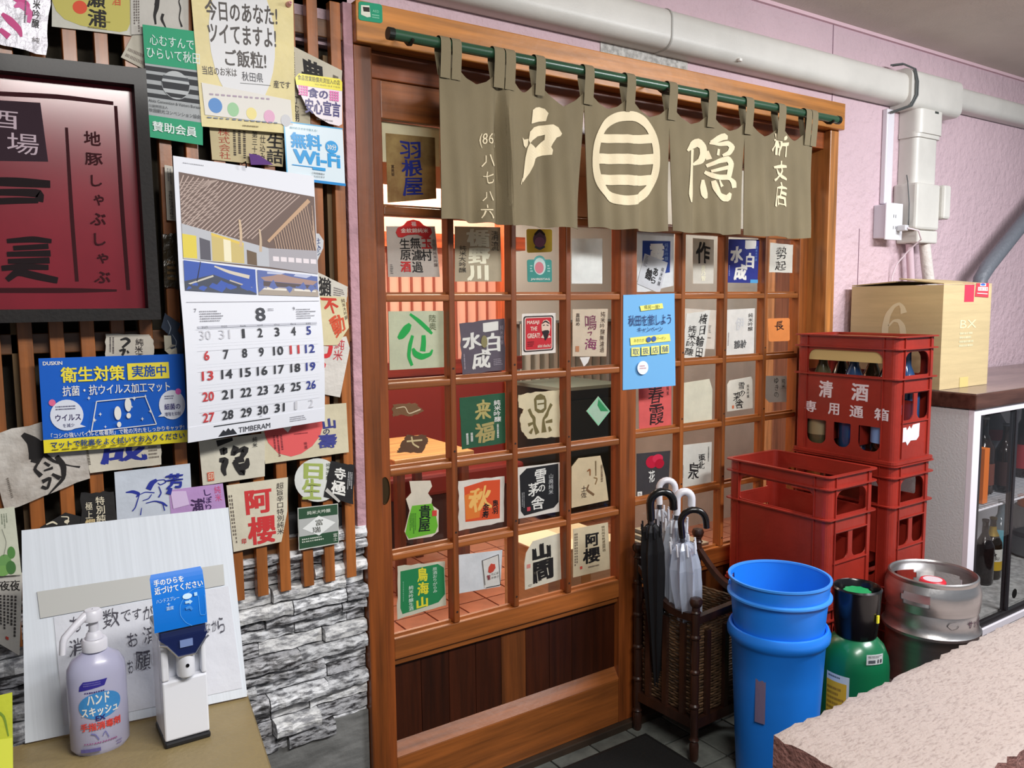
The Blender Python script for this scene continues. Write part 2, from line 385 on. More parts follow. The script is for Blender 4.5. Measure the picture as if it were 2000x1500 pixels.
# the two sliding sashes
def sash(name, x0, x1, Y, bars, zs, wood, woodH, row0=True):
    r = struct(empty(name, ((x0+x1)/2, Y, .022))); D = .034; sl, sr_ = bars[0][1], bars[-1][0]
    obj('stile', MB().box(x0, sl, Y, Y+D+.01, .022, 1.893, .002), wood, r)
    obj('stile', MB().box(sr_, x1, Y, Y+D+.01, .022, 1.893, .002), wood, r)
    obj('top_rail', MB().box(sl, sr_, Y+.003, Y+D+.008, 1.803, 1.893, .002), woodH, r)
    obj('lock_rail', MB().box(sl, sr_, Y+.001, Y+D+.009, .433, .489, .002), woodH, r)
    obj('bottom_rail', MB().box(sl, sr_, Y+.001, Y+D+.009, .022, .165, .002), woodH, r)
    obj('bevel_rail', MB().quadlist([(sl, Y+.001, .166), (sr_, Y+.001, .166), (sr_, Y+.024, .2), (sl, Y+.024, .2), (sl, Y+.03, .166), (sr_, Y+.03, .166), (sr_, Y+.03, .2), (sl, Y+.03, .2)], [(0, 1, 2, 3), (4, 7, 6, 5), (0, 4, 5, 1), (3, 2, 6, 7), (0, 3, 7, 4), (1, 5, 6, 2)]), woodH, r)
    obj('moulding', MB().box(sl, sr_, Y+.008, Y+.03, .415, .4325, .003), woodH, r)
    n = 9; bw = (sr_-sl)/n
    for i in range(n): obj('panel_board', MB().box(sl+i*bw+.0006, sl+(i+1)*bw-.0006, Y+.022, Y+.034, .2, .415, .001), mat((70, 30, 12) if i != 4 else (118, 64, 28), **dict(WV, tone=.25)), r)
    hz = [(a, b) for a, b in zs]
    for a, b in hz: obj('rail_muntin', MB().box(sl, sr_, Y+.002, Y+D, a, b, .0035), woodH, r)
    for a, b in bars[1:-1]: obj('muntin', MB().box(a, b, Y, Y+D+.002, .489, 1.803, .0035), wood, r)
    zz = [.489]+[v for p in sorted(zs) for v in p]+[1.803]
    for i in range(len(bars)-1):
        for j in range(0, len(zz), 2):
            obj('pane', MB().box(bars[i][1]-.003, bars[i+1][0]+.003, Y+D-.006, Y+D-.003, zz[j]-.003, zz[j+1]+.003), glass_mat(), r)
    for i in range(len(bars)-1):
        for j in range(0, len(zz), 2):      # thin glazing beads behind each light
            z0 = zz[j]; obj('glazing_bead', MB().box(bars[i][1], bars[i+1][0], Y+.018, Y+D-.0065, z0, z0+.006), woodH, r)
    for i in range(1, len(bars)-1):
        for j in range(1, 5): obj('peg', MB().tube([((bars[i][0]+bars[i][1])/2, Y-.001, .489+.221*j-.19), ((bars[i][0]+bars[i][1])/2, Y+.003, .489+.221*j-.19)], .003, 8), mat((40, 22, 12), rough=.7), r)
    return r
zs = [(.696, .714), (.9165, .9355), (1.138, 1.1565), (1.359, 1.377), (1.571, 1.594)]
WD = woodv((154, 80, 34)); WDH = woodh((172, 98, 44))
bL = [(.847, .882), (1.061, 1.079), (1.257, 1.275), (1.447, 1.465), (1.655, 1.72)]
bRr = [(1.700, 1.766), (1.965, 1.983), (2.170, 2.188), (2.382, 2.400), (2.575, 2.640)]
s1 = sash('door_1', .847, 1.72, 0, bL, zs, WD, WDH)
s2 = sash('door_2', 1.700, 2.640, .05, bRr, zs, woodv((164, 92, 40)), woodh((176, 102, 46)))
obj('finger_pull', MB().lathe([(.0, 0), (.013, 0), (.0135, .002), (.0135, .003)], (0, 0, 0), 20, sy_=2.6), mat((95, 75, 50), rough=.3, metal=.8), s1)
fp = [c for c in s1.children if c.name.startswith('finger_pull')][0]; fp.location = Vector((.864, -.0005, .885))-wl(s1); fp.rotation_euler = (math.radians(90), 0, 0)
# move geometry of the pull back to its own origin
for v in fp.data.vertices: v.co += wl(s1)
# ---------------- the room behind the glass ----------------
rf = struct(obj('floor_interior', MB().box(.6, 6.5, .105, 5.2, -.05, -.006), mat((120, 62, 44), rough=.8)))
tmi = mat((186, 120, 92), rough=.45, var=.15, vscale=(6, 6, 6), tone=.14); src = None
for i in range(18):
    for j in range(16):
        x0 = 1.15+i*.155; y0 = .75+j*.155
        if src is None: src = obj('floor_tile', MB().box(x0+.004, x0+.151, y0+.004, y0+.151, -.006, 0, .0015), tmi, rf); s0 = (x0, y0)
        else: c = src.copy(); COL.objects.link(c); c.location = (x0-s0[0], y0-s0[1], 0)
struct(obj('wall_interior_back', MB().box(.6, 6.5, 3.9, 4.0, 0, 2.5), mat((226, 190, 160), rough=.85)))
struct(obj('wall_interior_left', MB().box(.5, .6, .12, 4.0, 0, 2.5), mat((216, 150, 120), rough=.85)))
struct(obj('wall_interior_right', MB().box(6.3, 6.4, .12, 4.0, 0, 2.5), mat((196, 186, 168), rough=.85)))
struct(obj('ceiling_interior', MB().box(.5, 6.5, .10, 4.0, 2.45, 2.5), mat((214, 196, 170), rough=.85)))
# slatted partition screen seen through the left panes
q = empty('slatted_partition', (2.0, 2.3, 0)); tag(q, 'pink partition screen with dark red upright slats behind the left door panes', 'screen')
x0, x1 = P(742, 500, 2.3).x, P(1002, 500, 2.3).x
obj('panel', MB().box(x0-.3, x1, 2.3, 2.33, 1.02, 2.0), mat((246, 186, 166), rough=.8), q)
obj('top_beam', MB().box(x0-.3, x1+.05, 2.24, 2.34, 1.66, 1.74), woodh((226, 104, 58)), q)
obj('low_beam', MB().box(x0-.3, x1+.02, 2.24, 2.34, .94, 1.02), woodh((150, 52, 34)), q)
obj('dado', MB().box(x0-.3, x1, 2.3, 2.33, 0, .94), mat((150, 60, 42), rough=.6), q)
for i in range(int((x1-x0+.22)/.072)): x = x0-.25+i*.072; obj('slat', MB().box(x, x+.011, 2.288, 2.299, 1.02, 1.66), mat((160, 84, 66), rough=.6), q)
x = P(985, 500, 2.2).x; obj('post', MB().box(x, x+.06, 2.2, 2.3, 0, 2.3), woodv((214, 104, 60)), q)
# booth bench and table
q = empty('booth_bench', (2.0, 2.05, 0)); tag(q, 'red brown upholstered booth bench behind the left door panes', 'bench')
xa, xb = P(745, 880, 2.0).x, P(880, 880, 2.0).x
obj('seat', MB().box(xa, xb+.5, 2.0, 2.26, .30, .42, .02), mat((120, 40, 34), rough=.4), q)
obj('backrest', MB().box(xa, xb+.5, 2.2, 2.27, .42, .90, .02), mat((134, 44, 36), rough=.35), q)
obj('base', MB().box(xa+.02, xb+.48, 2.03, 2.24, 0, .30), mat((60, 34, 30), rough=.7), q)
q = empty('dining_table', (1.75, 1.7, 0)); tag(q, 'wooden dining table with pale top beside the red brown booth bench', 'table')
xa = P(755, 885, 1.5).x; obj('table_top', MB().box(xa, xa+.42, 1.42, 1.98, .62, .65, .004), woodh((232, 172, 106)), q)
for x in (xa+.04, xa+.38):
    for y in (1.46, 1.94): obj('leg', MB().box(x-.02, x+.02, y-.02, y+.02, 0, .62), woodv((120, 60, 34)), q)
# white curtain, dark refrigerator, cardboard box, boards
V = []; F = []; x0, x1 = P(1000, 700, 3.2).x, P(1215, 700, 3.2).x; n = 90
for i in range(n+1):
    x = x0+(x1-x0)*i/n; y = 3.2+.035*math.sin(i*.9)
    V += [(x, y, .004), (x, y, 1.95)]
for i in range(n): F.append((2*i, 2*i+2, 2*i+3, 2*i+1))
tag(obj('curtain', MB().quadlist(V, F), mat((216, 216, 208), rough=.8), smooth=True), 'white pleated curtain hanging behind the middle door panes', 'curtain')
def wbox(name, px0, px1, pyt, pyb, Y, d, col, label, cat, **k):
    a, b = P(px0, (pyt+pyb)/2, Y), P(px1, (pyt+pyb)/2, Y); m = (px0+px1)/2
    o = obj(name, MB().box(a.x, b.x, Y, Y+d, P(m, pyb, Y).z, P(m, pyt, Y).z, .003), mat(col, **k)); tag(o, label, cat); return o
q = empty('whiteboard', (P(1060, 520, 2.9).x, 2.9, 1.3)); tag(q, 'bright white wall board in a pale frame behind the middle door panes', 'board')
a, b = P(1008, 520, 2.9), P(1205, 520, 2.9); zt, zb = P(1100, 440, 2.9).z, P(1100, 625, 2.9).z
obj('board_face', MB().box(a.x, b.x, 2.9, 2.92, zb, zt), mat((236, 240, 240), rough=.4), q)
[obj('leg', MB().box(xx, xx+.03, 2.93, 2.96, 0, zt), mat((150, 150, 150), rough=.4), q) for xx in (a.x+.02, b.x-.05)]; obj('foot', MB().box(a.x, b.x, 2.921, 2.929, zt-.06, zt-.03), mat((150, 150, 150)), q); obj('frame', MB().box(a.x, b.x, 2.885, 2.925, zt, zt+.03), mat((190, 180, 150), rough=.5), q); obj('tray', MB().box(a.x, b.x, 2.87, 2.925, zb-.02, zb), mat((150, 160, 165), rough=.4), q)
q = empty('display_fridge', (P(1150, 900, 1.9).x, 1.9, 0)); tag(q, 'dark low refrigerator with glass door behind the third row of door panes', 'refrigerator')
a, b = P(1098, 900, 1.9).x, P(1215, 900, 1.9).x; zt = P(1150, 760, 1.9).z
obj('body', MB().box(a, b, 1.93, 2.4, 0.05, zt, .004), mat((28, 32, 28), rough=.4), q); obj('door', MB().box(a+.01, b-.01, 1.90, 1.93, .10, zt-.06, .004), mat((18, 24, 20), rough=.15), q)
obj('worktop', MB().box(a-.01, b+.01, 1.89, 2.4, zt, zt+.02), mat((120, 130, 120), rough=.4), q)
for i, (xo) in enumerate((.03, .3)): obj('foot', MB().box(a+xo, a+xo+.03, 1.95, 2.0, 0, .05), mat((20, 20, 20)), q)
q = empty('cardboard_box', (2.0, .6, 0)); tag(q, 'open cardboard box standing on the tiles behind the lowest door panes', 'box')
A = G(1012, 1150, 0.02); xb = 1.86
cbm = mat((196, 178, 142), rough=.8, var=.08, vscale=(5, 5, 60))
obj('carton', MB().box(1.90, 2.30, .70, 1.02, 0, .34, .002), cbm, q); obj('lid_flap', MB().box(1.89, 2.10, .69, 1.03, .342, .348), mat((214, 200, 168), rough=.8), q)
obj('tape_strip', MB().box(2.07, 2.12, .6985, .6995, .02, .34), mat((170, 140, 90), rough=.4), q)
q = empty('radiator_grille', (2.3, 1.2, 0)); tag(q, 'low floor crate with dark slots behind the lowest right pane of the left door', 'crate')
obj('crate_body', MB().box(2.36, 2.86, .72, 1.1, 0, .22, .004), mat((150, 140, 120), rough=.7), q)
for i in range(6): obj('slot', MB().box(2.40+i*.07, 2.435+i*.07, .73, 1.07, .221, .226), mat((40, 36, 30), rough=.7), q)
# behind the right sash: paler store with a pillar
q = struct(obj('wall_partition', MB().box(3.0, 6.2, 1.5, 1.56, 0, 2.45), mat((196, 190, 174), rough=.85, var=.15, vscale=(2, 2, 2))))
struct(obj('trim_pillar', MB().box(3.145, 3.257, .6, .70, 0, 2.45, .004), woodv((206, 156, 112))))
q = empty('ceiling_lamp_panel', (1.9, 3.0, 2.45)); tag(q, 'orange and cream lit ceiling fixture behind the upper left door panes', 'lamp')
obj('housing', MB().box(1.5, 2.3, 2.7, 3.3, 2.38, 2.45), mat((226, 120, 70), rough=.5), q)
# ---------------- doormat ----------------
mt = empty('doormat', (1.3, -.6, 0))
tag(mt, 'black rubber-edged entrance mat on the grey tiles before the doors', 'mat')
obj('mat_pile', MB().box(.6, 1.69, -1.1, -.085, .0, .008, .003), mat((14, 14, 14), rough=.95, bump=.5, bscale=200), mt)
obj('mat_border', MB().slab([[(.58, -1.12), (1.70, -1.12), (1.70, -.075), (.58, -.075)], [(.6, -1.1), (.6, -.085), (1.69, -.085), (1.69, -1.1)]], lambda a, b, d: Vector((a, b, .006-d)), .006), mat((22, 22, 22), rough=.6), mt)
# ---------------- papers on the lattice ----------------
K = (28, 24, 24); CR = (226, 216, 190); WT = (236, 234, 228); RED = (206, 40, 40); BLU = (30, 46, 150); GRN = (16, 158, 112)
def T(s, u0_, v0_, u1_, v1_, col=K, **o): return ('T', s, u0_, v0_, u1_, v1_, col, o)
def Rr(*a): return ('R',)+a
def E_(*a): return ('E',)+a
def D_(*a): return ('D',)+a
def B_(p, c): return ('B', p, c)
GL = 'sake labels and notices pasted on the lattice'
def lab(label, quad, Y, col, items=(), **k): return paper(k.pop('name', 'sake_label'), label, k.pop('cat', 'label'), quad, Y, col, items, group=k.pop('group', GL), **k)
Lk = -.0475
lab('crumpled silver foil sake label with pink brush characters at top left corner', [(-60, -60), (101, -30), (90, 108), (-60, 74)], -.058, (208, 206, 214), [
    B_([(.45, .25, 0.045), (.6, .3, 0.105), (.72, .35, 0.075), (.7, .5, 0.030)], (214, 60, 140)), B_([(.55, .42, 0.030), (.62, .36, 0.090), (.76, .45, 0.075), (.74, .6, 0.045)], (224, 90, 160)),
    B_([(.4, .55, 0.045), (.5, .62, 0.105), (.62, .72, 0.090), (.66, .82, 0.030)], (206, 50, 130)), B_([(.38, .78, 0.060), (.5, .86, 0.090)], (206, 50, 130)),
    T('純米吟醸', .78, .12, .88, .66, K, v=1, b=.02), D_(.68, .3, .72, .62, 1, (110, 100, 110), 1), T('純', .8, .78, .9, .86, (120, 110, 110))], metal=.7, rough=.5, bump=.7, torn=.015)
lab('olive yellow sake label with black calligraphy and a red disc above the red sign', [(102, -60), (256, -60), (257, 70), (101, 52)], -.05, (214, 212, 200), [
    ('G', [(.0, 0), (.98, 0), (.98, .82), (.94, .93), (.85, .965), (.6, .955), (.35, .93), (.15, .85), (.05, .72), (0, .55)], (200, 190, 100)), E_(.34, .63, .09, .11, (222, 84, 52)),
    T('瀬', .42, .35, .66, .62, K, b=.03, w=.02), T('浦', .44, .64, .68, .92, K, b=.035, w=.02), D_(.44, .93, .7, .965, 2, (120, 110, 50)), D_(.6, .82, .8, .86, 1, (150, 140, 60)), T('酒', .75, .4, .86, .56, (220, 90, 60))])
lab('off-white sake label with loose black flower character and cursive kana behind the green poster', [(254, -60), (368, -60), (368, 62), (256, 68)], -.052, (206, 202, 194), [
    B_([(.36, .30, 0.032), (.46, .42, 0.080), (.44, .6, 0.080), (.40, .72, 0.048), (.42, .86, 0.032)], K), B_([(.50, .34, 0.064), (.42, .56, 0.048)], K), B_([(.55, .70, 0.048), (.52, .78, 0.048), (.6, .93, 0.016)], K),
    B_([(.84, .35, 0.016), (.92, .42, 0.032), (.82, .5, 0.016), (.86, .62, 0.024), (.83, .78, 0.016), (.88, .92, 0.032)], K), D_(.05, .4, .16, .98, 3, (110, 100, 96), 1)])
lab('cream label fragment tilted under the green poster edge', [(236, 112), (262, 62), (300, 70), (290, 140)], -.0485, (206, 200, 184), [D_(.1, .1, .5, .9, 2, (140, 130, 120), 1)])
# green laminated poster
o = paper('laminated_poster', 'green and grey laminated poster with black stripes and a white circle emblem', 'poster', [(278, 48), (393, 63), (396, 284), (292, 268)], -.062, (170, 174, 176), [
    Rr(0, 0, 1, .34, GRN), Rr(0, .80, 1, 1, GRN), Rr(0, .36, 1, .40, (22, 26, 34)), Rr(0, .43, 1, .48, (22, 26, 34)), Rr(0, .52, 1, .56, (22, 26, 34)), Rr(0, .60, 1, .635, (22, 26, 34)),
    E_(.52, .50, .25, .125, (186, 190, 192)), ('G', [(.27, .48), (.77, .48), (.75, .54), (.29, .54)], (22, 26, 34)), ('G', [(.30, .425), (.74, .425), (.77, .455), (.275, .455)], (60, 64, 70)), ('G', [(.33, .575), (.71, .575), (.62, .61), (.42, .61)], (22, 26, 34)),
    T('心むすんで', .10, .08, .86, .17, (225, 240, 236), b=.005), T('ひらいて秋田', .04, .19, .96, .29, (225, 240, 236), b=.005),
    T('Akita Convention & Visitors Bureau', .02, .655, .96, .68, (50, 54, 60)), T('公益財団法人', .02, .70, .36, .725, (50, 54, 60)), T('秋田観光コンベンション協会', .02, .735, .96, .77, (50, 54, 60)),
    T('賛助会員', .06, .85, .88, .94, (228, 240, 236), b=.03)], rough=.6, bump=.3, var=0)
paper('rice_poster', 'pale yellow poster with white rice grain shape and bold brown writing', 'poster', [(366, -90), (571, -70), (577, 262), (394, 247)], -.064, (234, 218, 156), [
    E_(.47, .47, .33, .40, (226, 226, 228)), T('今日のあなた!', .12, .25, .83, .37, (52, 42, 38), b=.035), T('ツイてますよ!', .13, .385, .81, .50, (52, 42, 38), b=.035), T('ご飯粒!', .28, .53, .70, .63, (52, 42, 38), b=.03),
    T('当店のお米は', .05, .64, .39, .69, (60, 50, 46), b=.01), T('秋田県', .44, .655, .66, .71, (50, 50, 60), w=.02), Rr(.42, .722, .74, .725, (110, 110, 110)), T('産です', .77, .69, .95, .735, (60, 50, 46), b=.01),
    ('G', [(.03, .74), (.95, .80), (.97, .95), (.04, .93)], (226, 222, 214)), E_(.15, .87, .07, .045, (60, 130, 200)), E_(.33, .885, .06, .042, (150, 200, 150)), E_(.52, .90, .055, .036, (236, 220, 140)), E_(.71, .91, .06, .04, (226, 170, 200)), E_(.89, .925, .055, .036, (206, 206, 210)),
    D_(.10, .80, .92, .82, 1, (170, 150, 170)), D_(.06, .94, .95, .955, 1, (120, 130, 150)), D_(.42, .972, .62, .985, 1, (110, 90, 40))], rough=.45, bump=.3)
lab('beige label with small vertical writing under the yellow rice poster', [(408, 240), (556, 252), (552, 326), (414, 312)], -.049, (206, 190, 148), [
    T('株式会社', .10, .12, .26, .95, (170, 70, 50), v=1), T('生詰', .76, .15, 1.0, .95, K, v=1, b=.03, w=.02), D_(.3, .15, .5, .95, 3, (70, 60, 50), 1), T('第三十五', .55, .12, .63, .9, (50, 44, 40), v=1), T('仕込み', .66, .2, .74, .9, (50, 44, 40), v=1)])
lab('torn purple label corner above the calendar', [(486, 300), (506, 303), (534, 322), (490, 322)], -.0605, (96, 50, 130), [])
lab('dark label scrap with pale edge between the rice poster and the wireless sticker', [(548, 250), (582, 240), (590, 300), (548, 300)], -.0487, (52, 62, 70), [T('旨', .1, .2, .7, .8, (18, 18, 18), b=.04)])
lab('cream sake label with big black bean character behind the food safety sticker', [(568, 88), (668, 138), (664, 215), (572, 200)], -.0495, (206, 198, 178), [
    T('豊', .18, .10, .66, .78, K, b=.05, w=.02), D_(.02, .1, .1, .7, 1, (90, 80, 80), 1), D_(.82, .2, .94, .5, 2, (110, 100, 90))])
lab('narrow beige label strip with black brush writing left of the food safety sticker', [(572, 180), (604, 186), (606, 245), (573, 240)], -.0492, (196, 186, 160), [T('丁む明', .05, .1, .35, .95, K, v=1, b=.02)])
pk = [(.02, .10), (.1, .0), (.95, .0), (1, .06), (1, .95), (.93, 1), (.72, .98), (.45, .86), (.22, .62), (.06, .30)]
it = [('G', [(.02, .10), (.1, .0), (.95, .0), (1, .06), (1, .25), (.045, .25)], (240, 226, 60)), T('食品営業賠償共済加入の店', .07, .03, .95, .14, (50, 44, 30), b=.02), T('2021年8月1日まで有効', .42, .165, .95, .205, (90, 80, 40)),
      T('食の', .28, .27, .70, .48, (40, 24, 110), b=.05), T('安心宣言', .22, .50, .96, .82, (40, 24, 110), b=.05), T('日本食品衛生協会', .46, .90, .80, .935, (60, 50, 40))]
for a, n in ((.09, 4), (.73, 4)):
    for i in range(n):
        for j in range(4): it.append(Rr(a+i*.05, .25+j*.055+(.03 if a > .5 else 0), a+i*.05+.038, .25+j*.055+.042+(.03 if a > .5 else 0), (232, 110, 180)))
paper('round_cornered_sticker', 'white and yellow food safety sticker with bold violet characters', 'sticker', [(574, 142), (668, 155), (668, 247), (574, 234)], -.066, (236, 226, 232), it, poly=pk, rough=.25, bump=0, var=0)
paper('wireless_sticker', 'white and sky blue free wireless internet sticker right of the calendar top', 'sticker', [(553, 236), (669, 251), (674, 364), (560, 350)], -.0655, (222, 236, 244), [
    ('G', [(0, .02), (1, .02), (1, .0), (0, .0)], (70, 170, 220)), Rr(0, 0, .02, 1, (90, 180, 225)), T('無料', .10, .17, .62, .44, (50, 160, 225), b=.06), T('Wi-Fi', .13, .46, .93, .70, (50, 160, 225), b=.06), E_(.79, .35, .11, .11, (50, 160, 225)), T('30分', .71, .30, .87, .40, WT, b=.03),
    T('自分のスマホで使える!', .1, .08, .55, .12, (70, 150, 170)), Rr(.1, .73, .5, .745, (50, 160, 225)), Rr(.44, .73, .66, .78, (50, 160, 225)), T('ご利用登録は', .42, .82, .64, .855, (60, 60, 70)), T('いただけます', .42, .875, .64, .91, (60, 60, 70)), Rr(.42, .955, 1, 1, (40, 140, 210))],
    poly=rrect(0, 0, 1, 1, .05), rough=.22, bump=0, var=0)
lab('narrow white paper strip with small black writing left of the calendar', [(321, 322), (337, 325), (344, 432), (326, 430)], -.0545, (214, 208, 196), [T('金紋秋田酒造株式', .3, .45, .8, .97, (60, 50, 50), v=1), D_(.3, .05, .9, .42, 2, (140, 140, 140), 1)])
lab('glossy dark brown folded label beside the red sign frame', [(318, 458), (352, 456), (352, 565), (321, 560)], -.052, (64, 54, 38), [D_(.2, .5, .8, .9, 4, (130, 100, 60))], rough=.25, coat=.5, bump=1.0, torn=.02)
lab('white sake label with cut corner and brown kana under the red sign', [(206, 652), (300, 652), (300, 706), (206, 706)], -.05, (214, 206, 192), [
    B_([(.30, .22, 0.032), (.42, .16, 0.064), (.50, .26, 0.064), (.34, .50, 0.048)], K), B_([(.28, .62, 0.048), (.40, .55, 0.064), (.34, .78, 0.048)], K), B_([(.44, .60, 0.032), (.47, .7, 0.048)], K), T('純米酒', .60, .16, .78, .95, (50, 40, 40), v=1, b=.01, w=.02), D_(.08, .12, .2, .9, 2, (90, 80, 80), 1)], poly=[(0, 0), (.9, .02), (1, .25), (1, 1), (0, 1)], torn=.012)
lab('dark navy notched label with pale brush marks left of the calendar', [(313, 608), (357, 622), (357, 700), (318, 700)], -.0515, (46, 58, 78), [B_([(.3, .15, .02), (.45, .3, .05), (.35, .45, .03)], (150, 160, 175)), B_([(.5, .45, .02), (.7, .6, .04), (.6, .8, .02)], (150, 160, 175))], poly=[(.2, 0), (.9, .15), (.75, .35), (1, .45), (1, 1), (.2, .7), (.3, .45), (0, .35)], torn=.01)
lab('rolled cream label scrap under the navy label', [(320, 655), (346, 656), (350, 694), (322, 692)], -.0505, (214, 206, 184), [], poly=[(0, 0), (.5, 0), (.5, .45), (1, .5), (1, 1), (.3, 1), (0, .8)], curl=.006)
# blue hygiene poster
BP = (22, 96, 200); sp = []
for a, b, r in ((.31, .44, .012), (.34, .68, .014), (.38, .62, .012), (.41, .76, .010), (.62, .47, .014), (.70, .45, .011), (.60, .56, .009), (.67, .70, .012), (.73, .62, .012), (.30, .80, .012)):
    sp.append(('G', [(a, b-r*1.8), (a+r*.3, b-r*.4), (a+r, b), (a+r*.3, b+r*.4), (a, b+r*1.8), (a-r*.3, b+r*.4), (a-r, b), (a-r*.3, b-r*.4)], WT))
paper('hygiene_poster', 'blue and yellow hygiene mat poster with white footprints beside the calendar', 'poster', [(75, 700), (358, 691), (367, 863), (86, 885)], -.075, BP, [
    Rr(0, .86, 1, 1, (240, 222, 50)), T('DUSKIN', .025, .035, .15, .075, WT, b=.04), T('衛生対策', .135, .10, .565, .265, (244, 226, 70), b=.04), Rr(.585, .085, .885, .265, (244, 226, 70)), T('実施中', .615, .11, .865, .24, (24, 80, 170), b=.04),
    T('抗菌・抗ウイルス加工マット', .14, .30, .885, .41, WT, b=.02), E_(.16, .61, .108, .165, (226, 230, 242)), ('G', [(.22, .70), (.28, .745), (.20, .76)], (226, 230, 242)), E_(.895, .565, .098, .165, (226, 230, 242)), ('G', [(.83, .64), (.785, .69), (.85, .69)], (226, 230, 242)),
    E_(.07, .47, .022, .035, (232, 110, 150)), E_(.945, .42, .022, .035, (232, 110, 190)), T('ウイルス', .085, .60, .25, .67, (50, 40, 90), b=.03), T('を減少', .13, .70, .205, .74, (60, 60, 110), b=.01), D_(.09, .51, .22, .565, 2, (90, 90, 120)),
    T('細菌の', .835, .55, .955, .62, (50, 40, 110), b=.03), T('増殖を抑制', .835, .645, .955, .69, (60, 60, 110), b=.01), D_(.84, .46, .94, .51, 2, (90, 90, 120)),
    B_([(.36, .48, .007), (.70, .455, .007)], WT), B_([(.70, .455, .007), (.77, .77, .007)], WT), B_([(.77, .77, .007), (.315, .80, .007)], WT), B_([(.315, .80, .007), (.36, .48, .007)], WT),
    E_(.50, .62, .024, .075, WT), E_(.505, .745, .015, .03, WT), E_(.575, .535, .023, .075, WT), E_(.575, .655, .016, .03, WT),
    T('「コシの強いパイルと吸着剤」で靴の汚れをしっかりキャッチ!', .05, .795, .975, .85, WT, b=.015), T('マットで靴裏をよく拭いてお入りください', .045, .88, .975, .955, (36, 70, 130), b=.03), D_(.05, .965, .95, .985, 1, (120, 110, 40))]+sp, rough=.3, bump=.05, var=0, curl=.004)
# calendar
c = empty('wall_calendar', P(490, 320, -.07)); tag(c, 'white wall calendar with temple photographs hanging between blue poster and wood slats', 'calendar', None)
cq = [(338, 304), (613, 344), (634, 822), (367, 865)]; cY = (-.125, -.07, -.085, -.14)
q3 = [P(x, y, cY[i]) for i, (x, y) in enumerate(cq)]; nrm = (q3[1]-q3[0]).cross(q3[3]-q3[0]).normalized(); nrm = -nrm if nrm.y > 0 else nrm
bend = lambda a, b: .010*math.sin(math.pi*min(1, max(0, (b-.45)/.55)))
cf = lambda a, b, h: bil(q3, a, b)+nrm*(h+bend(a, b))
def sheet(name, a0, a1, b0, b1, d, th, m):
    n = 24; V = []; F = []
    for i in range(n+1):
        b = b0+(b1-b0)*i/n
        V += [cf(a0, b, d), cf(a1, b, d), cf(a1, b, d-th), cf(a0, b, d-th)]
    for i in range(n):
        for k in range(4): F.append((i*4+k, i*4+(k+1) % 4, i*4+4+(k+1) % 4, i*4+4+k))
    F += [(0, 1, 2, 3), (n*4+3, n*4+2, n*4+1, n*4)]
    return obj(name, MB().quadlist(V, F), m, c)
pm = mat((228, 230, 238), rough=.5)
sheet('lower_leaves', .004, .996, 0, 1, -.0012, .004, mat((204, 204, 206), rough=.6)); pg = sheet('page', 0, 1, 0, .955, 0, .001, pm); sheet('footer_strip', 0, 1, .945, 1, .0006, .001, pm)
it = [('G', [(.03, .053), (.995, .083), (.995, .395), (.03, .352)], (112, 92, 84))]
def clipv(pts, c): it.append(('G', pts, c))
for i in range(26):   # slatted temple ceiling, left fan
    t0 = i/26; x = .03+t0*.85; it.append(B_([(x+.03, .062+.025*t0, .007), (max(.032, x-.30-t0*.05), .085+.025*t0+.16*min(1, (x+.0)/.33), .007)], (190, 168, 158)))
for i in range(15):   # left edge fan
    y = .09+i*.011; it.append(B_([(.032, y, .004), (.28, y-.085+i*.002 if y-.085 > .065 else .066, .004)], (176, 156, 146)))
it.append(B_([(.95, .10, .03), (.62, .275, .02)], (196, 160, 128)))
for i in range(16): t0 = i/16; it.append(B_([(.93-.28*t0, .12+.15*t0, .006), (.99-.33*t0+.0, .30, .006)], (190, 160, 138)))
for i in range(8): it.append(B_([(.97+.0, .12+.02*i, .005), (.99, .30, .005)], (190, 160, 138)))
it += [('G', [(.03, .23), (.33, .265), (.62, .30), (.62, .372), (.03, .352)], (188, 190, 196)), ('G', [(.62, .30), (.995, .30), (.995, .395), (.62, .372)], (170, 166, 172)), ('G', [(.03, .265), (.12, .27), (.12, .35), (.03, .348)], (226, 206, 80)),
       ('G', [(.14, .275), (.21, .285), (.21, .355), (.14, .352)], (92, 90, 100)), ('G', [(.22, .255), (.44, .285), (.44, .362), (.22, .356)], (206, 186, 120)), ('G', [(.22, .255), (.44, .285), (.44, .295), (.22, .265)], (226, 196, 90)), ('G', [(.30, .275), (.35, .28), (.35, .358), (.30, .355)], (240, 232, 200)),
       ('G', [(.46, .31), (.53, .32), (.53, .368), (.46, .364)], (110, 90, 70)), B_([(.42, .20, .015), (.425, .25, .02), (.42, .30, .02)], (206, 180, 150)), B_([(.56, .23, .012), (.565, .27, .018), (.56, .315, .02)], (200, 176, 150))]
for i in range(6): a = .65+i*.058; it.append(('G', [(a, .33+.001*i), (a+.045, .331+.001*i), (a+.045, .349+.001*i), (a, .348+.001*i)], (232, 222, 226)))
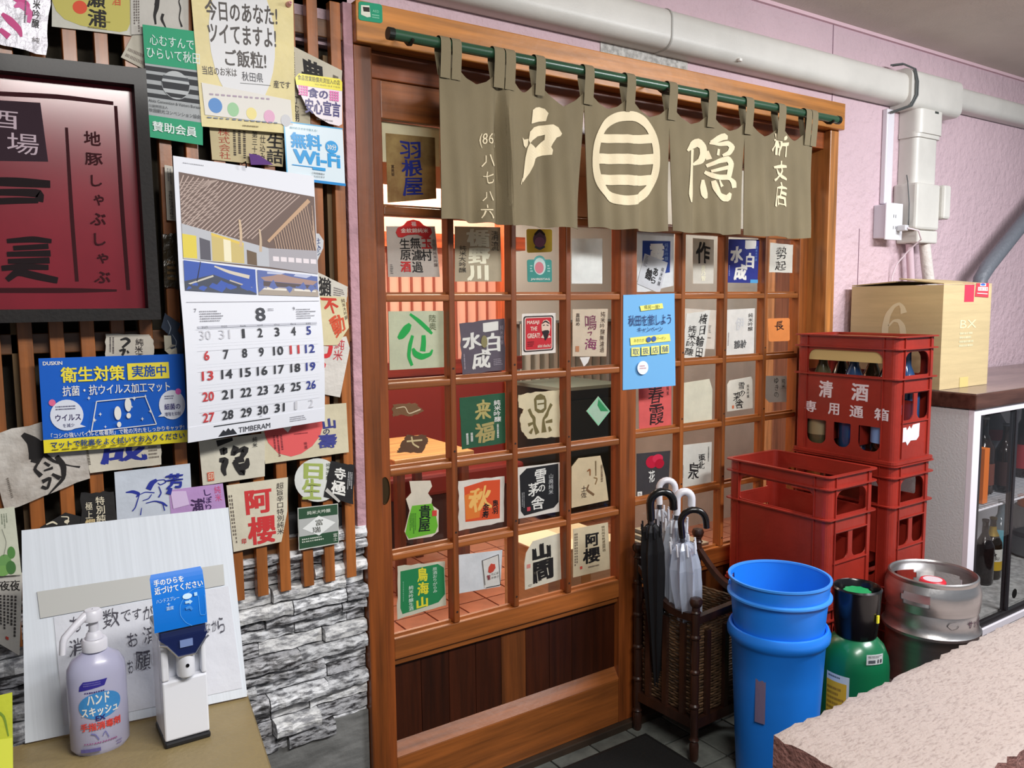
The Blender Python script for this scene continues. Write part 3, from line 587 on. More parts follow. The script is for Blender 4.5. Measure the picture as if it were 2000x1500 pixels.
it += [('G', [(.03, .357), (.515, .383), (.515, .478), (.03, .463)], (62, 92, 176)), ('G', [(.53, .384), (.99, .405), (.99, .487), (.53, .479)], (96, 112, 170)),
       ('G', [(.03, .43), (.22, .405), (.35, .43), (.515, .452), (.515, .478), (.03, .463)], (70, 76, 92)), B_([(.23, .375, .01), (.33, .395, .022), (.47, .412, .026)], (214, 204, 186)), B_([(.03, .445, .01), (.22, .41, .012)], (206, 200, 186)), B_([(.33, .425, .01), (.50, .455, .01)], (190, 180, 170)), B_([(.14, .36, .005), (.11, .43, .008)], (40, 44, 70)),
       ('G', [(.55, .412), (.64, .405), (.70, .397), (.78, .408), (.99, .425), (.95, .44), (.58, .425)], (170, 140, 130)), ('G', [(.57, .426), (.97, .442), (.97, .455), (.57, .445)], (96, 84, 84)), ('G', [(.53, .445), (.99, .458), (.99, .487), (.53, .479)], (168, 156, 144)), ('G', [(.56, .449), (.74, .455), (.74, .463), (.56, .458)], (226, 220, 210)), ('G', [(.80, .455), (.97, .462), (.97, .468), (.80, .463)], (226, 220, 210)), ('G', [(.6, .39), (.74, .393), (.7, .4), (.6, .398)], (190, 196, 220)), ('G', [(.82, .395), (.95, .4), (.9, .412), (.8, .405)], (190, 196, 220))]
it += [Rr(.03, .503, .99, .5045, (170, 170, 178)), T('8', .492, .527, .565, .578, (60, 62, 70), b=.03), T('7', .075, .527, .09, .54, (90, 90, 100)), T('9', .775, .527, .79, .54, (90, 90, 100)), D_(.11, .535, .28, .578, 5, (150, 150, 158)), D_(.80, .535, .955, .578, 5, (150, 150, 158)), D_(.585, .531, .64, .543, 2, (150, 150, 158)),
       Rr(.09, .589, .955, .597, (196, 198, 208)), T('jmm9', .05, .02, .052, .021, pm and (228, 230, 238)), D_(.06, .018, .22, .024, 1, (180, 180, 186))]
it = [i for i in it if not (i[0] == 'T' and i[1] == 'jmm9')]
cu_ = [.135, .265, .395, .515, .64, .765, .885]; rows = [.632, .705, .777, .852, .928]
for j, s in enumerate(('sun', 'mon', 'tue', 'wed', 'thu', 'fri', 'sat')): it.append(T(s, cu_[j]-.02, .590, cu_[j]+.02, .597, (90, 90, 100)))
seq = [30, 31]+list(range(1, 32))+[1, 2]
for i, nmb in enumerate(seq):
    rI, cI = divmod(i, 7); u_, v_ = cu_[cI], rows[rI]-.0035*cI-.006
    v_ = rows[rI]-.010+.0*cI
    hw = .038 if nmb > 9 else .018
    colr = (206, 206, 212) if (i < 2 or i > 32) else (196, 60, 64) if (cI == 0 or nmb == 11) else (48, 60, 140) if cI == 6 else (52, 54, 60)
    if nmb == 1: hw = .010
    it.append(T(str(nmb), u_-hw, v_-.017, u_+hw, v_+.017, colr, b=.035 if 2 <= i <= 32 else 0))
for rI in range(6): it.append(Rr(.075, .603+rI*.0735 if rI else .600, .955, (.603+rI*.0735 if rI else .600)+.0008, (206, 208, 216)))
for cI in range(8): it.append(Rr(.075+cI*.1257, .60, .0765+cI*.1257, .965, (214, 216, 224)))
for rI in range(5):
    for k in range(2): it.append(Rr(.075, .652+rI*.0735+k*.010, .955, .6523+rI*.0735+k*.010, (222, 224, 230)))
it = [x for x in it if not (x[0] == 'R' and x[4] > .943)]
put_prints(pg, it, lambda a, b, h: cf(a, b, h), 1.9, dens=.05)
ft = [Rr(.17, .953, .57, .957, (50, 52, 58)), ('G', [(.20, .995), (.235, .972), (.25, .98), (.268, .968), (.285, .98), (.30, .972), (.33, .995)], (34, 36, 44)), T('TIMBERAM', .34, .972, .57, .992, (60, 62, 70), b=.01), D_(.72, .962, .86, .985, 3, (150, 150, 158)), T('大', .49, .938, .51, .945, (110, 110, 120))]
put_prints(c, ft, lambda a, b, h: cf(a, b, h+.0008), 1.9, dens=.05)
hk = P(480, 322, -.11); obj('hook', MB().tube([hk+Vector((0, .03, .006)), hk+Vector((0, .0, .006)), hk+Vector((0, -.004, 0)), hk+Vector((0, -.002, -.006))], .0015, 8), mat((40, 40, 44), rough=.3, metal=.8), c)
# right of the calendar
lab('small white label with blue border and brush writing right of the calendar photographs', [(606, 455), (630, 457), (636, 500), (606, 528)], -.052, (210, 212, 216), [T('仕込', .35, .15, .75, .6, (40, 60, 120), v=1, b=.02), D_(.3, .6, .8, .8, 2, (120, 130, 150))], poly=[(0, 0), (.7, 0), (1, .3), (.9, .6), (.3, 1), (0, 1)])
lab('white sake label with black beast character beside the calendar photographs', [(600, 522), (679, 560), (677, 590), (600, 598)], -.051, (214, 208, 196), [T('獺', .28, .05, .58, .75, K, b=.03, w=.03), T('祭', .12, .62, .40, .98, K, b=.03, w=.03), D_(.65, .3, .95, .7, 4, (120, 110, 110))], torn=.01)
lab('yellowed sake label with two large red brush characters right of the calendar month', [(610, 577), (674, 580), (682, 640), (658, 674)], -.0535, (226, 214, 172), [T('不', .18, .05, .72, .42, (206, 60, 40), b=.05, w=.03), T('動', .12, .48, .78, .92, (214, 84, 50), b=.05, w=.03), T('純米大吟醸', .84, .05, .98, .7, (90, 70, 60), v=1)], pxpoly=[(612, 577), (674, 580), (681, 640), (659, 674), (614, 674)])
lab('crumpled white label with red strokes at the calendar edge below the yellowed label', [(612, 650), (684, 656), (664, 776), (612, 768)], -.0510, (222, 216, 208), [T('純米', .58, .06, .88, .42, (200, 60, 70), v=1, b=.01, w=.02), B_([(.18, .18, .05), (.50, .16, .12), (.46, .35, .12), (.2, .38, .10)], (210, 44, 50)), B_([(.16, .48, .10), (.36, .50, .10), (.22, .62, .08), (.32, .72, .06), (.2, .82, .1)], (210, 60, 60))], pxpoly=[(612, 665), (676, 657), (683, 680), (664, 776), (612, 766)], bump=.8)
lab('beige label with large coral red half disc and violet brush writing under the calendar', [(505, 800), (676, 787), (681, 883), (518, 906)], -.0565, (216, 206, 176), [
    ('G', [(.03, .30), (.70, .30), (.70, .42), (.66, .60), (.56, .78), (.42, .90), (.30, .93), (.16, .84), (.06, .62), (.03, .45)], (226, 92, 92)), ('G', [(.22, .33), (.36, .33), (.29, .47)], (236, 230, 222)),
    T('山', .70, .28, .86, .48, (56, 60, 130), b=.06, w=.03), T('の', .70, .48, .78, .58, (40, 44, 90), b=.02), T('壽', .63, .58, .86, .86, (60, 64, 140), b=.05, w=.03), D_(.12, .5, .24, .9, 3, (120, 40, 50), 1), D_(.36, .5, .55, .54, 1, (130, 40, 50)), T('特選', .46, .68, .50, .82, (110, 40, 50), v=1)])
lab('beige label with large black brush character and small red seal below the calendar', [(388, 862), (517, 846), (517, 930), (396, 948)], -.0575, (214, 208, 190), [
    B_([(.26, .10, .10), (.50, .04, .05)], K), B_([(.30, .30, .09), (.38, .28, .12), (.34, .36, .04)], K), B_([(.28, .48, .06), (.38, .50, .11), (.33, .70, .09), (.36, .85, .04)], K),
    B_([(.55, .22, .10), (.48, .40, .07), (.58, .32, .05), (.70, .30, .12), (.62, .50, .07), (.52, .50, .05)], K), B_([(.50, .55, .06), (.56, .70, .10), (.64, .88, .10), (.62, .62, .08)], K), B_([(.72, .52, .04), (.70, .70, .12), (.56, .74, .04)], K), B_([(.5, .56, .05), (.66, .52, .1)], K),
    T('純米', .80, .05, .88, .30, K, v=1, b=.01), Rr(.08, .72, .18, .92, (206, 92, 66)), T('印', .09, .74, .17, .90, (226, 206, 180), b=.02)])
lab('white label with deep blue brush character sticking out under the blue poster', [(165, 864), (314, 852), (315, 907), (176, 924)], -.056, (222, 214, 196), [
    T('成', .15, .05, .82, .78, BLU, b=.05, w=.03), D_(.82, .2, .98, .8, 5, (120, 110, 100)), D_(.0, .2, .06, .9, 1, (90, 80, 70), 1)], torn=.008)
lab('large stained grey white label with sweeping black brush calligraphy at the left edge', [(-30, 850), (160, 806), (176, 934), (10, 998)], -.0555, (208, 202, 194), [
    B_([(.36, .10, 0.051), (.44, .22, 0.119), (.48, .36, 0.204), (.42, .48, 0.119)], K), B_([(.56, .26, 0.051), (.52, .36, 0.136), (.42, .52, 0.102)], K), B_([(.5, .38, 0.051), (.62, .58, 0.034), (.80, .72, 0.010), (.9, .78, 0.025)], K), B_([(.66, .52, 0.051), (.72, .68, 0.068), (.70, .86, 0.051), (.50, 1.0, 0.014)], K),
    B_([(.48, .50, 0.025), (.40, .60, 0.034), (.46, .72, 0.051)], K), B_([(.52, .55, 0.025), (.57, .62, 0.034)], K), B_([(.50, .66, 0.020), (.60, .66, 0.034)], K), B_([(.46, .80, 0.051), (.56, .78, 0.034), (.50, .92, 0.034), (.44, .86, 0.034)], K), B_([(.58, .74, 0.025), (.66, .84, 0.051)], K), D_(.10, .6, .14, .95, 1, (120, 110, 100), 1)], torn=.02, rough=.8, bump=.9, col2=(170, 160, 150))
lab('black and cream picture label half hidden behind the white board top', [(76, 1008), (160, 990), (166, 1060), (80, 1070)], -.0530, (30, 28, 28), [B_([(.15, .3, .03), (.3, .25, .05), (.4, .35, .03)], CR), B_([(.5, .15, .02), (.68, .2, .03), (.62, .4, .02)], CR), E_(.62, .32, .06, .05, CR), B_([(.2, .5, .04), (.5, .45, .05)], CR)], pxpoly=[(78, 1030), (127, 1001), (164, 1010), (166, 1060), (80, 1070)], torn=.0)
lab('torn black label with white vertical printing above the white board', [(158, 962), (222, 960), (230, 1040), (158, 1046)], -.0540, (30, 28, 28), [T('特別純米', .42, .10, .70, .95, CR, v=1, b=.02), T('極上', .12, .22, .34, .62, CR, v=1, b=.01), T('燗口', .1, .62, .4, .98, (214, 190, 140), v=1, b=.03)], torn=.03)
lab('pale blue label with a blue line drawing of a galloping horse', [(223, 922), (371, 905), (376, 1000), (229, 1022)], -.0545, (206, 214, 226), [
    B_([(.13, .42, 0.015), (.22, .42, 0.045), (.30, .48, 0.045), (.26, .54, 0.015)], BLU), B_([(.30, .50, 0.012), (.38, .46, 0.015), (.50, .50, 0.015)], BLU), B_([(.42, .42, 0.075), (.47, .30, 0.075), (.54, .25, 0.045)], BLU), B_([(.54, .26, 0.012), (.64, .26, 0.015), (.66, .32, 0.018), (.58, .36, 0.015), (.55, .31, 0.009)], BLU), B_([(.56, .38, 0.012), (.59, .52, 0.018), (.55, .60, 0.022)], BLU),
    B_([(.30, .50, 0.012), (.27, .62, 0.015), (.24, .74, 0.015), (.20, .80, 0.015)], BLU), B_([(.38, .68, 0.012), (.50, .66, 0.015), (.60, .72, 0.030), (.66, .80, 0.015)], BLU), B_([(.34, .62, 0.009), (.42, .60, 0.015), (.46, .52, 0.012)], BLU), B_([(.32, .76, 0.009), (.30, .9, 0.015)], BLU), B_([(.6, .74, 0.015), (.62, .88, 0.015)], BLU),
    T('芳', .65, .16, .90, .46, BLU, b=.05, w=.03), B_([(.72, .44, 0.045), (.68, .56, 0.075)], BLU)], rough=.75)
lab('lilac label with dark writing overlapping the pale blue horse label', [(330, 957), (435, 944), (442, 1000), (334, 1010)], -.0555, (190, 150, 206), [T('しぼり', .60, .12, .78, .90, (60, 30, 90), v=1, b=.02, w=.02), T('浦', .36, .42, .60, .95, (60, 30, 80), b=.04, w=.02), T('純米', .82, .05, .95, .6, (214, 80, 130), v=1), ('G', [(.02, .05), (.30, .1), (.34, .6), (.05, .7)], (214, 190, 226))], coat=.3)
lab('cream label with two big red block characters and a folded corner below the calendar', [(440, 948), (562, 932), (562, 1062), (456, 1078)], -.055, (220, 212, 190), [
    T('阿', .28, .12, .72, .48, (204, 50, 52), b=.06), T('櫻', .28, .52, .78, .94, (204, 50, 52), b=.05), T('超旨辛口特別純米', .80, .06, .93, .84, (50, 40, 40), v=1), D_(.03, .15, .10, .95, 2, (110, 100, 90), 1), T('印', .16, .82, .24, .90, (190, 50, 50), b=.05)], pxpoly=[(442, 948), (562, 932), (561, 998), (549, 1058), (456, 1078)])
lab('round white label with pale green brush character over the slats', [(575, 895), (664, 895), (664, 980), (575, 980)], -.0548, (224, 226, 220), [
    T('日', .20, .12, .62, .48, (160, 176, 90), b=.07, w=.02), T('生', .16, .48, .58, .94, (160, 176, 90), b=.06, w=.02), T('純米吟醸', .68, .10, .78, .5, (70, 80, 60), v=1)], poly=[(.5+.5*math.cos(t/32*2*math.pi), .5+.5*math.sin(t/32*2*math.pi)) for t in range(32)])
lab('black label with white brush characters peeling beside the round white label', [(646, 900), (692, 908), (690, 985), (632, 970)], -.056, (24, 22, 24), [T('寺', .22, .14, .66, .45, WT, b=.05, w=.03), T('極', .18, .48, .70, .85, WT, b=.05, w=.03), D_(.75, .2, .95, .7, 3, (200, 200, 200), 1), ('G', [(.05, .74), (.55, 1.0), (.5, 1.05), (.0, .84)], (190, 186, 180))], torn=.02)
lab('dark green and white label with a white diamond crest above the stacked stones', [(581, 992), (660, 983), (662, 1061), (583, 1075)], -.0545, (206, 208, 200), [
    Rr(.02, .02, .98, .27, (38, 76, 50)), Rr(.02, .68, .98, .97, (38, 76, 50)), Rr(.02, .27, .98, .68, (180, 182, 180)), T('純米大吟醸', .22, .10, .80, .19, (206, 214, 200), b=.02), ('G', [(.5, .24), (.92, .46), (.5, .72), (.10, .50)], (230, 232, 230)), T('富', .42, .33, .60, .48, (70, 70, 56), b=.01, w=.02), T('瑞', .34, .50, .54, .64, (60, 60, 50), b=.01, w=.02), D_(.08, .74, .78, .86, 2, (206, 214, 200)), T('富士', .84, .72, .96, .92, (206, 214, 200), v=1)], torn=.006)
lab('pale sheet with green leafy vegetable picture at the lower left edge', [(-40, 998), (28, 990), (42, 1122), (-40, 1128)], -.0565, (214, 216, 196), [D_(.6, .08, .8, .3, 3, (120, 130, 110), 1), E_(.62, .78, .16, .10, (110, 160, 90)), E_(.8, .66, .1, .09, (86, 140, 70)), E_(.55, .92, .18, .08, (120, 170, 90)), E_(.76, .88, .12, .1, (70, 120, 60)), B_([(.6, .3, .01), (.7, .5, .01), (.6, .7, .01)], (90, 90, 80))])
lab('white sheet with black brush heading and small columns of writing left of the board', [(-40, 1128), (44, 1118), (38, 1280), (-30, 1240)], -.0500, (200, 196, 188), [T('夜夜', .45, .08, .95, .22, K, b=.02, w=.03), D_(.45, .28, .92, .9, 5, (60, 56, 56), 1), Rr(.6, .84, .68, .88, (190, 60, 50))])
# ---------------- red lantern-style sign ----------------
sg = empty('framed_sign', P(140, 380, -.05)); tag(sg, 'dark framed red sign with black calligraphy at the upper left', 'sign')
fo = [(-140, 88), (285, 134), (315, 624), (-140, 634)]; fi = [(-140, 122), (262, 165), (290, 602), (-140, 606)]
fm = mat((20, 13, 11), rough=.75, var=.3, vscale=(40, 40, 40), bump=.15, bscale=120, coat=.1)
o3 = [P(x, y, -.115) for x, y in fo]; i3 = [P(x, y, -.115) for x, y in fi]; i4 = [v+Vector((0, .03, 0)) for v in i3]
for nm, a, b in (('frame_top', 0, 1), ('frame_right', 1, 2), ('frame_bottom', 2, 3), ('frame_left', 3, 0)):
    V = [o3[a], o3[b], i3[b], i3[a], o3[a]+Vector((0, .065, 0)), o3[b]+Vector((0, .065, 0)), i3[b]+Vector((0, .065, 0)), i3[a]+Vector((0, .065, 0))]
    obj(nm, MB().quadlist(V, [(0, 1, 2, 3), (4, 7, 6, 5), (0, 4, 5, 1), (1, 5, 6, 2), (2, 6, 7, 3), (3, 7, 4, 0)]), fm, sg)
bq = [(-150, 108), (270, 155), (296, 612), (-150, 614)]; b3 = [P(x, y, -.085) for x, y in bq]
pn = obj('red_panel', MB().quadlist([*b3, *[v+Vector((0, .02, 0)) for v in b3]], [(0, 1, 2, 3), (4, 7, 6, 5), (0, 4, 5, 1), (1, 5, 6, 2), (2, 6, 7, 3), (3, 7, 4, 0)]), mat((132, 28, 42), rough=.2, coat=.4, var=.1, vscale=(5, 5, 5)), sg)
def spx(x, y): return inv(bq, x, y)
DK = (52, 8, 16); BK = (26, 12, 16)
def box_t(s, x0, y0, x1, y1, c, **o): a = spx(x0, y0); b = spx(x1, y1); return T(s, a[0], a[1], b[0], b[1], c, **o)
def br(pts, c, w=1/430.): return B_([(*spx(x, y), ww*w) for x, y, ww in pts], c)
it = [('G', [spx(-70, 190), spx(65, 198), spx(80, 312), spx(-70, 310)], (50, 32, 42)), box_t('酒', -52, 208, 22, 250, (190, 170, 180), b=.0), box_t('場', 0, 255, 62, 300, (190, 170, 180), b=.0),
      br([(-70, 178, 8), (100, 186, 9), (215, 200, 7)], DK), br([(220, 205, 7), (232, 400, 9), (245, 565, 8)], DK), br([(117, 246, 6), (127, 420, 8), (137, 548, 7)], DK), br([(-70, 566, 9), (120, 566, 10), (220, 566, 4)], DK),
      br([(-60, 350, 14), (20, 352, 18), (84, 356, 14)], BK), br([(-60, 372, 10), (30, 372, 14), (64, 374, 16), (62, 390, 16)], BK), br([(-60, 392, 12), (20, 388, 12), (60, 388, 10)], BK),
      br([(0, 468, 8), (50, 464, 12), (86, 468, 8)], BK), br([(12, 482, 9), (80, 478, 10)], BK), br([(0, 494, 9), (84, 492, 12)], BK), br([(2, 508, 9), (82, 506, 12)], BK), br([(-10, 522, 10), (30, 518, 12), (80, 520, 10)], BK), br([(0, 545, 10), (20, 528, 14), (60, 538, 14), (98, 546, 12)], BK), br([(-60, 470, 14), (-20, 480, 18), (-40, 530, 14)], BK),
      box_t('地', 152, 252, 188, 282, DK, b=.02), box_t('豚', 154, 294, 192, 320, DK, b=.02), box_t('し', 166, 338, 190, 361, DK, b=.02), box_t('ゃ', 172, 376, 194, 398, DK, b=.02), box_t('ぶ', 164, 412, 198, 437, DK, b=.02), box_t('し', 172, 452, 197, 477, DK, b=.02), box_t('ゃ', 178, 492, 203, 512, DK, b=.02), box_t('ぶ', 172, 528, 207, 551, DK, b=.02)]
put_prints(pn, it, lambda a, b, h: bil(b3, a, b)-Vector((0, h, 0)), 1.1, rough=.97)
# ---------------- stickers on the lintel and door glass ----------------
paper('lintel_sticker', 'small green rounded sticker on the wooden lintel end', 'sticker', [(700, 2), (746, 9), (747, 46), (700, 39)], -.0505, (22, 156, 116), [
    ('G', [(.1, .2), (.45, .16), (.5, .75), (.35, .8), (.1, .7)], (226, 226, 210)), ('G', [(.17, .28), (.45, .26), (.46, .50), (.2, .52)], (40, 36, 30)), T('AED', .58, .35, .85, .48, (150, 226, 190)), D_(.55, .6, .88, .85, 2, (150, 226, 190))], poly=rrect(0, 0, 1, 1, .12, ar=1.1), rough=.3, bump=0)
GD = 'sake labels pasted on the left sliding door'; GE = 'sake labels pasted on the right sliding door'
YL, YR = .0265, .0765
def dl(label, quad, col, items=(), **k): return lab(label, quad, k.pop('Y', YL), col, items, group=GD, trl=.3, **k)
def de(label, quad, col, items=(), **k): return lab(label, quad, k.pop('Y', YR), col, items, group=GE, trl=.2, **k)
dl('white notice backing sheet in the top left door pane', [(745, 236), (858, 251), (859, 326), (747, 316)], (232, 228, 196), Y=.0268, name='paper_sheet', cat='paper')
dl('brown aged sake label with blue feather house characters in the top left pane', [(753, 260), (849, 269), (852, 388), (757, 396)], (184, 156, 98), [
    T('羽', .28, .10, .70, .35, BLU, b=.03, w=.03), T('根', .30, .37, .72, .62, BLU, b=.03, w=.03), T('屋', .30, .64, .72, .92, BLU, b=.03, w=.03), T('富美菊', .08, .45, .15, .62, (60, 40, 30), v=1)], Y=.0255, col2=(140, 104, 60))
o = dl('label with red cloud crest over black and red characters, second row left pane', [(754, 442), (849, 442), (859, 541), (758, 541)], (196, 186, 176), [
    T('玉', .68, .22, .90, .44, RED, b=.05), T('村', .66, .45, .88, .68, K, b=.03), T('無濾過', .46, .21, .68, .92, K, v=1, b=.02, w=.01), T('生原', .24, .23, .46, .68, K, v=1, b=.02, w=.01), T('酒', .24, .69, .44, .90, RED, b=.04), T('金紋錦純米吟醸', .90, .25, .98, .80, (90, 80, 80), v=1), D_(.04, .75, .1, .95, 6, (90, 90, 90)),
    ('G', [(.18, .12), (.22, .03), (.34, -.02), (.42, -.10), (.55, -.13), (.68, -.10), (.76, -.02), (.90, .03), (.92, .13), (.84, .22), (.74, .22), (.62, .16), (.42, .17), (.30, .22), (.22, .21)], (206, 46, 44)), T('金紋錦純米', .28, .04, .84, .13, (240, 226, 214), b=.02), T('福', .50, -.09, .60, .0, WT, b=.02)])
dl('beige translucent label with cream shield field river characters in the second row', [(888, 442), (977, 444), (979, 550), (888, 550)], (186, 174, 148), [
    T('楯', .24, .04, .76, .36, (250, 246, 222), b=.06, w=.02), T('野', .28, .38, .76, .68, (250, 246, 222), b=.07, w=.02), T('川', .26, .70, .72, .98, (250, 246, 222), b=.08, w=.02), T('清流', .78, .06, .96, .44, (60, 56, 50), v=1, w=.02), T('純米大吟醸', .08, .34, .24, .84, (60, 56, 50), v=1, w=.02)])
dl('yellow beer style label with round crest in the third pane of the second row', [(1028, 447), (1078, 448), (1078, 492), (1029, 494)], (216, 196, 76), [E_(.5, .45, .26, .34, (120, 90, 110)), E_(.5, .56, .20, .22, (170, 110, 140)), B_([(.3, .25, .06), (.5, .04, .1), (.7, .25, .06)], (60, 50, 50)), B_([(.3, .75, .06), (.5, .86, .08), (.7, .75, .06)], (90, 100, 120))], poly=rrect(0, 0, 1, 1, .08))
dl('teal anniversary beer label with pink crest under the yellow crest label', [(1029, 507), (1077, 507), (1078, 551), (1030, 551)], (70, 156, 146), [E_(.5, .08, .24, .26, (90, 166, 166)), E_(.5, .30, .24, .38, (206, 226, 220)), E_(.48, .36, .18, .26, (216, 130, 140)), T('JAHRESTAG', .12, .82, .90, .94, WT, b=.03), D_(.1, .25, .22, .6, 3, (190, 226, 220)), D_(.8, .25, .92, .6, 3, (190, 226, 220))], poly=rrect(0, 0, 1, 1, .08))
dl('blank white paper in the fourth pane of the second row', [(1116, 466), (1176, 466), (1176, 554), (1116, 554)], (232, 236, 234), name='paper_sheet', cat='paper')
GR = (34, 176, 82)
dl('pale label with bright green brush strokes in the third row left pane', [(758, 608), (866, 607), (867, 717), (761, 723)], (206, 212, 184), [
    B_([(.38, .05, .04), (.55, .18, .07), (.70, .32, .07), (.78, .40, .04)], GR), B_([(.38, .22, .06), (.32, .30, .14), (.22, .42, .12), (.16, .46, .05)], GR), B_([(.42, .42, .05), (.37, .58, .07), (.34, .78, .06), (.40, .94, .05)], GR), B_([(.62, .42, .07), (.62, .55, .09), (.60, .70, .10)], GR), B_([(.42, .64, .04), (.46, .74, .10), (.58, .80, .10), (.74, .76, .06), (.78, .68, .03)], GR),
    T('陸奥', .72, .06, .86, .34, (110, 116, 90), v=1)], name='sake_label')
dl('grey violet torn label with white brush characters in the third row second pane', [(897, 632), (985, 622), (986, 723), (903, 732)], (104, 94, 106), [
    T('一', .50, .08, .84, .22, WT, b=.07, w=.03), T('白', .56, .26, .88, .62, WT, b=.06, w=.03), T('水', .04, .20, .46, .52, WT, b=.06, w=.03), T('成', .22, .56, .66, .92, WT, b=.06, w=.03), T('純米吟醸', .88, .12, .97, .5, (170, 160, 170), v=1), D_(.04, .6, .10, .95, 1, (170, 160, 170), 1), D_(.72, .76, .94, .9, 4, (170, 160, 170)), E_(.52, .40, .07, .12, (150, 140, 96))], torn=.012)
dl('white sticker with red square and bearded face portrait in the third row', [(1019, 613), (1085, 611), (1085, 689), (1019, 694)], (234, 230, 224), [
    ('G', rrect(.04, .06, .93, .93, .06), (40, 28, 30)), ('G', rrect(.07, .09, .90, .90, .05), (232, 210, 200)), ('G', rrect(.10, .11, .87, .88, .04), (206, 40, 52)), T('MASAJI', .14, .17, .50, .28, (236, 210, 196), b=.05), T('THE', .24, .32, .44, .42, (236, 210, 196), b=.05), T('GREAT!', .15, .48, .52, .60, (236, 210, 196), b=.05), T('akini shachu!', .45, .76, .84, .84, (236, 210, 196), b=.03), D_(.15, .68, .38, .82, 3, (110, 20, 30)),
    ('G', [(.56, .28), (.62, .18), (.72, .16), (.80, .22), (.83, .34), (.80, .50), (.72, .56), (.62, .54), (.57, .42)], (236, 210, 190)), ('G', [(.58, .44), (.66, .42), (.76, .42), (.80, .46), (.74, .60), (.68, .68), (.62, .58)], (40, 28, 30)), B_([(.60, .30, .02), (.66, .29, .02)], (40, 28, 30)), B_([(.71, .29, .02), (.77, .31, .02)], (40, 28, 30)), B_([(.58, .25, .02), (.68, .19, .04), (.80, .26, .02)], (40, 28, 30)), ('G', [(.54, .60), (.60, .52), (.64, .62)], (236, 210, 190)), ('G', [(.78, .54), (.84, .60), (.74, .62)], (236, 210, 190))], bump=0)
dl('beige label with purple brush characters in the third row right pane of the left door', [(1118, 604), (1187, 603), (1184, 696), (1118, 696)], (214, 200, 178), [
    T('鳴', .34, .12, .68, .44, (130, 70, 90), b=.02, w=.03), T('海', .34, .62, .70, .86, (140, 60, 100), b=.02, w=.03), B_([(.42, .50, .02), (.55, .48, .03), (.5, .56, .02)], (130, 70, 90)), T('純米吟醸無濾過', .78, .05, .92, .92, (70, 56, 50), v=1, w=.02), T('直詰め', .08, .08, .20, .36, (60, 50, 50), v=1, b=.01), Rr(.08, .78, .18, .90, (190, 130, 90))])
dl('small white paper point under the beige purple label', [(1132, 698), (1152, 697), (1148, 708), (1140, 716)], (230, 230, 228), name='paper_scrap', cat='paper')
dl('torn brown label remnant with pale edges in the fourth row left pane', [(766, 790), (826, 786), (827, 812), (768, 816)], (134, 96, 62), [B_([(.1, .3, .02), (.4, .2, .03), (.5, .8, .03), (.9, .5, .04)], (226, 206, 170))], poly=[(0, 0), (.75, 0), (.85, .3), (1, .55), (.8, .85), (.5, 1), (.3, .8), (0, .9)], torn=.05)
dl('second torn brown label remnant with cream stroke low in the fourth row left pane', [(776, 850), (836, 848), (836, 884), (774, 886)], (110, 76, 52), [B_([(.45, .1, .05), (.5, .5, .05), (.7, .7, .05)], (222, 200, 150)), B_([(.3, .35, .05), (.8, .3, .05)], (222, 200, 150))], poly=[(.3, 0), (.95, .05), (1, .5), (.8, 1), (0, .95), (.1, .6)], torn=.04)
dl('green label with gold and white brush characters in the fourth row', [(897, 777), (986, 767), (987, 865), (902, 878)], (42, 96, 66), [T('来', .32, .10, .68, .48, (190, 176, 110), b=.06, w=.03), T('福', .30, .54, .74, .92, (180, 164, 104), b=.05, w=.03), T('純米吟醸', .74, .12, .90, .56, WT, v=1, b=.02, w=.02), D_(.8, .6, .88, .9, 1, WT, 1), D_(.1, .7, .3, .92, 2, WT, 1)], torn=.006)
dl('torn cream label with olive tripod cauldron character in the fourth row', [(1012, 767), (1094, 762), (1093, 853), (1014, 858)], (218, 208, 176), [
    ('G', [(.36, .16), (.42, .08), (.52, .05), (.62, .10), (.66, .20), (.66, .38), (.58, .46), (.46, .46), (.38, .40)], (116, 104, 62)), ('G', [(.42, .18), (.60, .18), (.60, .36), (.52, .40), (.43, .36)], (218, 208, 176)), B_([(.44, .27, .03), (.60, .26, .03)], (116, 104, 62)),
    B_([(.24, .36, .06), (.30, .50, .06), (.36, .56, .07), (.36, .70, .06), (.44, .90, .10)], (116, 104, 62)), B_([(.78, .28, .07), (.70, .42, .05), (.66, .52, .08), (.58, .60, .04), (.60, .88, .12)], (116, 104, 62)), B_([(.22, .70, .07), (.34, .66, .04)], (116, 104, 62)), B_([(.64, .66, .04), (.80, .64, .07)], (116, 104, 62)), B_([(.26, .88, .07), (.32, .78, .03)], (116, 104, 62)), B_([(.76, .86, .07), (.72, .76, .03)], (116, 104, 62))], poly=[(0, .05), (.4, .0), (.98, 0), (1, 1), (.2, 1), (.05, .8), (.02, .55), (.12, .35), (0, .32)], torn=.012)
dl('empty green edged diamond sticker in the fourth row right pane of the left door', [(1145, 774), (1191, 774), (1191, 832), (1145, 832)], (178, 206, 184), [('G', [(.5, .10), (.92, .5), (.60, .5), (.46, .3)], (60, 150, 96)), B_([(.5, .04, .03), (.03, .5, .03)], (150, 220, 180)), B_([(.03, .5, .03), (.5, .96, .03)], (150, 220, 180)), B_([(.5, .96, .03), (.97, .5, .03)], (150, 220, 180)), B_([(.97, .5, .03), (.5, .04, .03)], (150, 220, 180))], poly=[(.5, 0), (1, .5), (.5, 1), (0, .5)], name='diamond_sticker', cat='sticker', rough=.3)
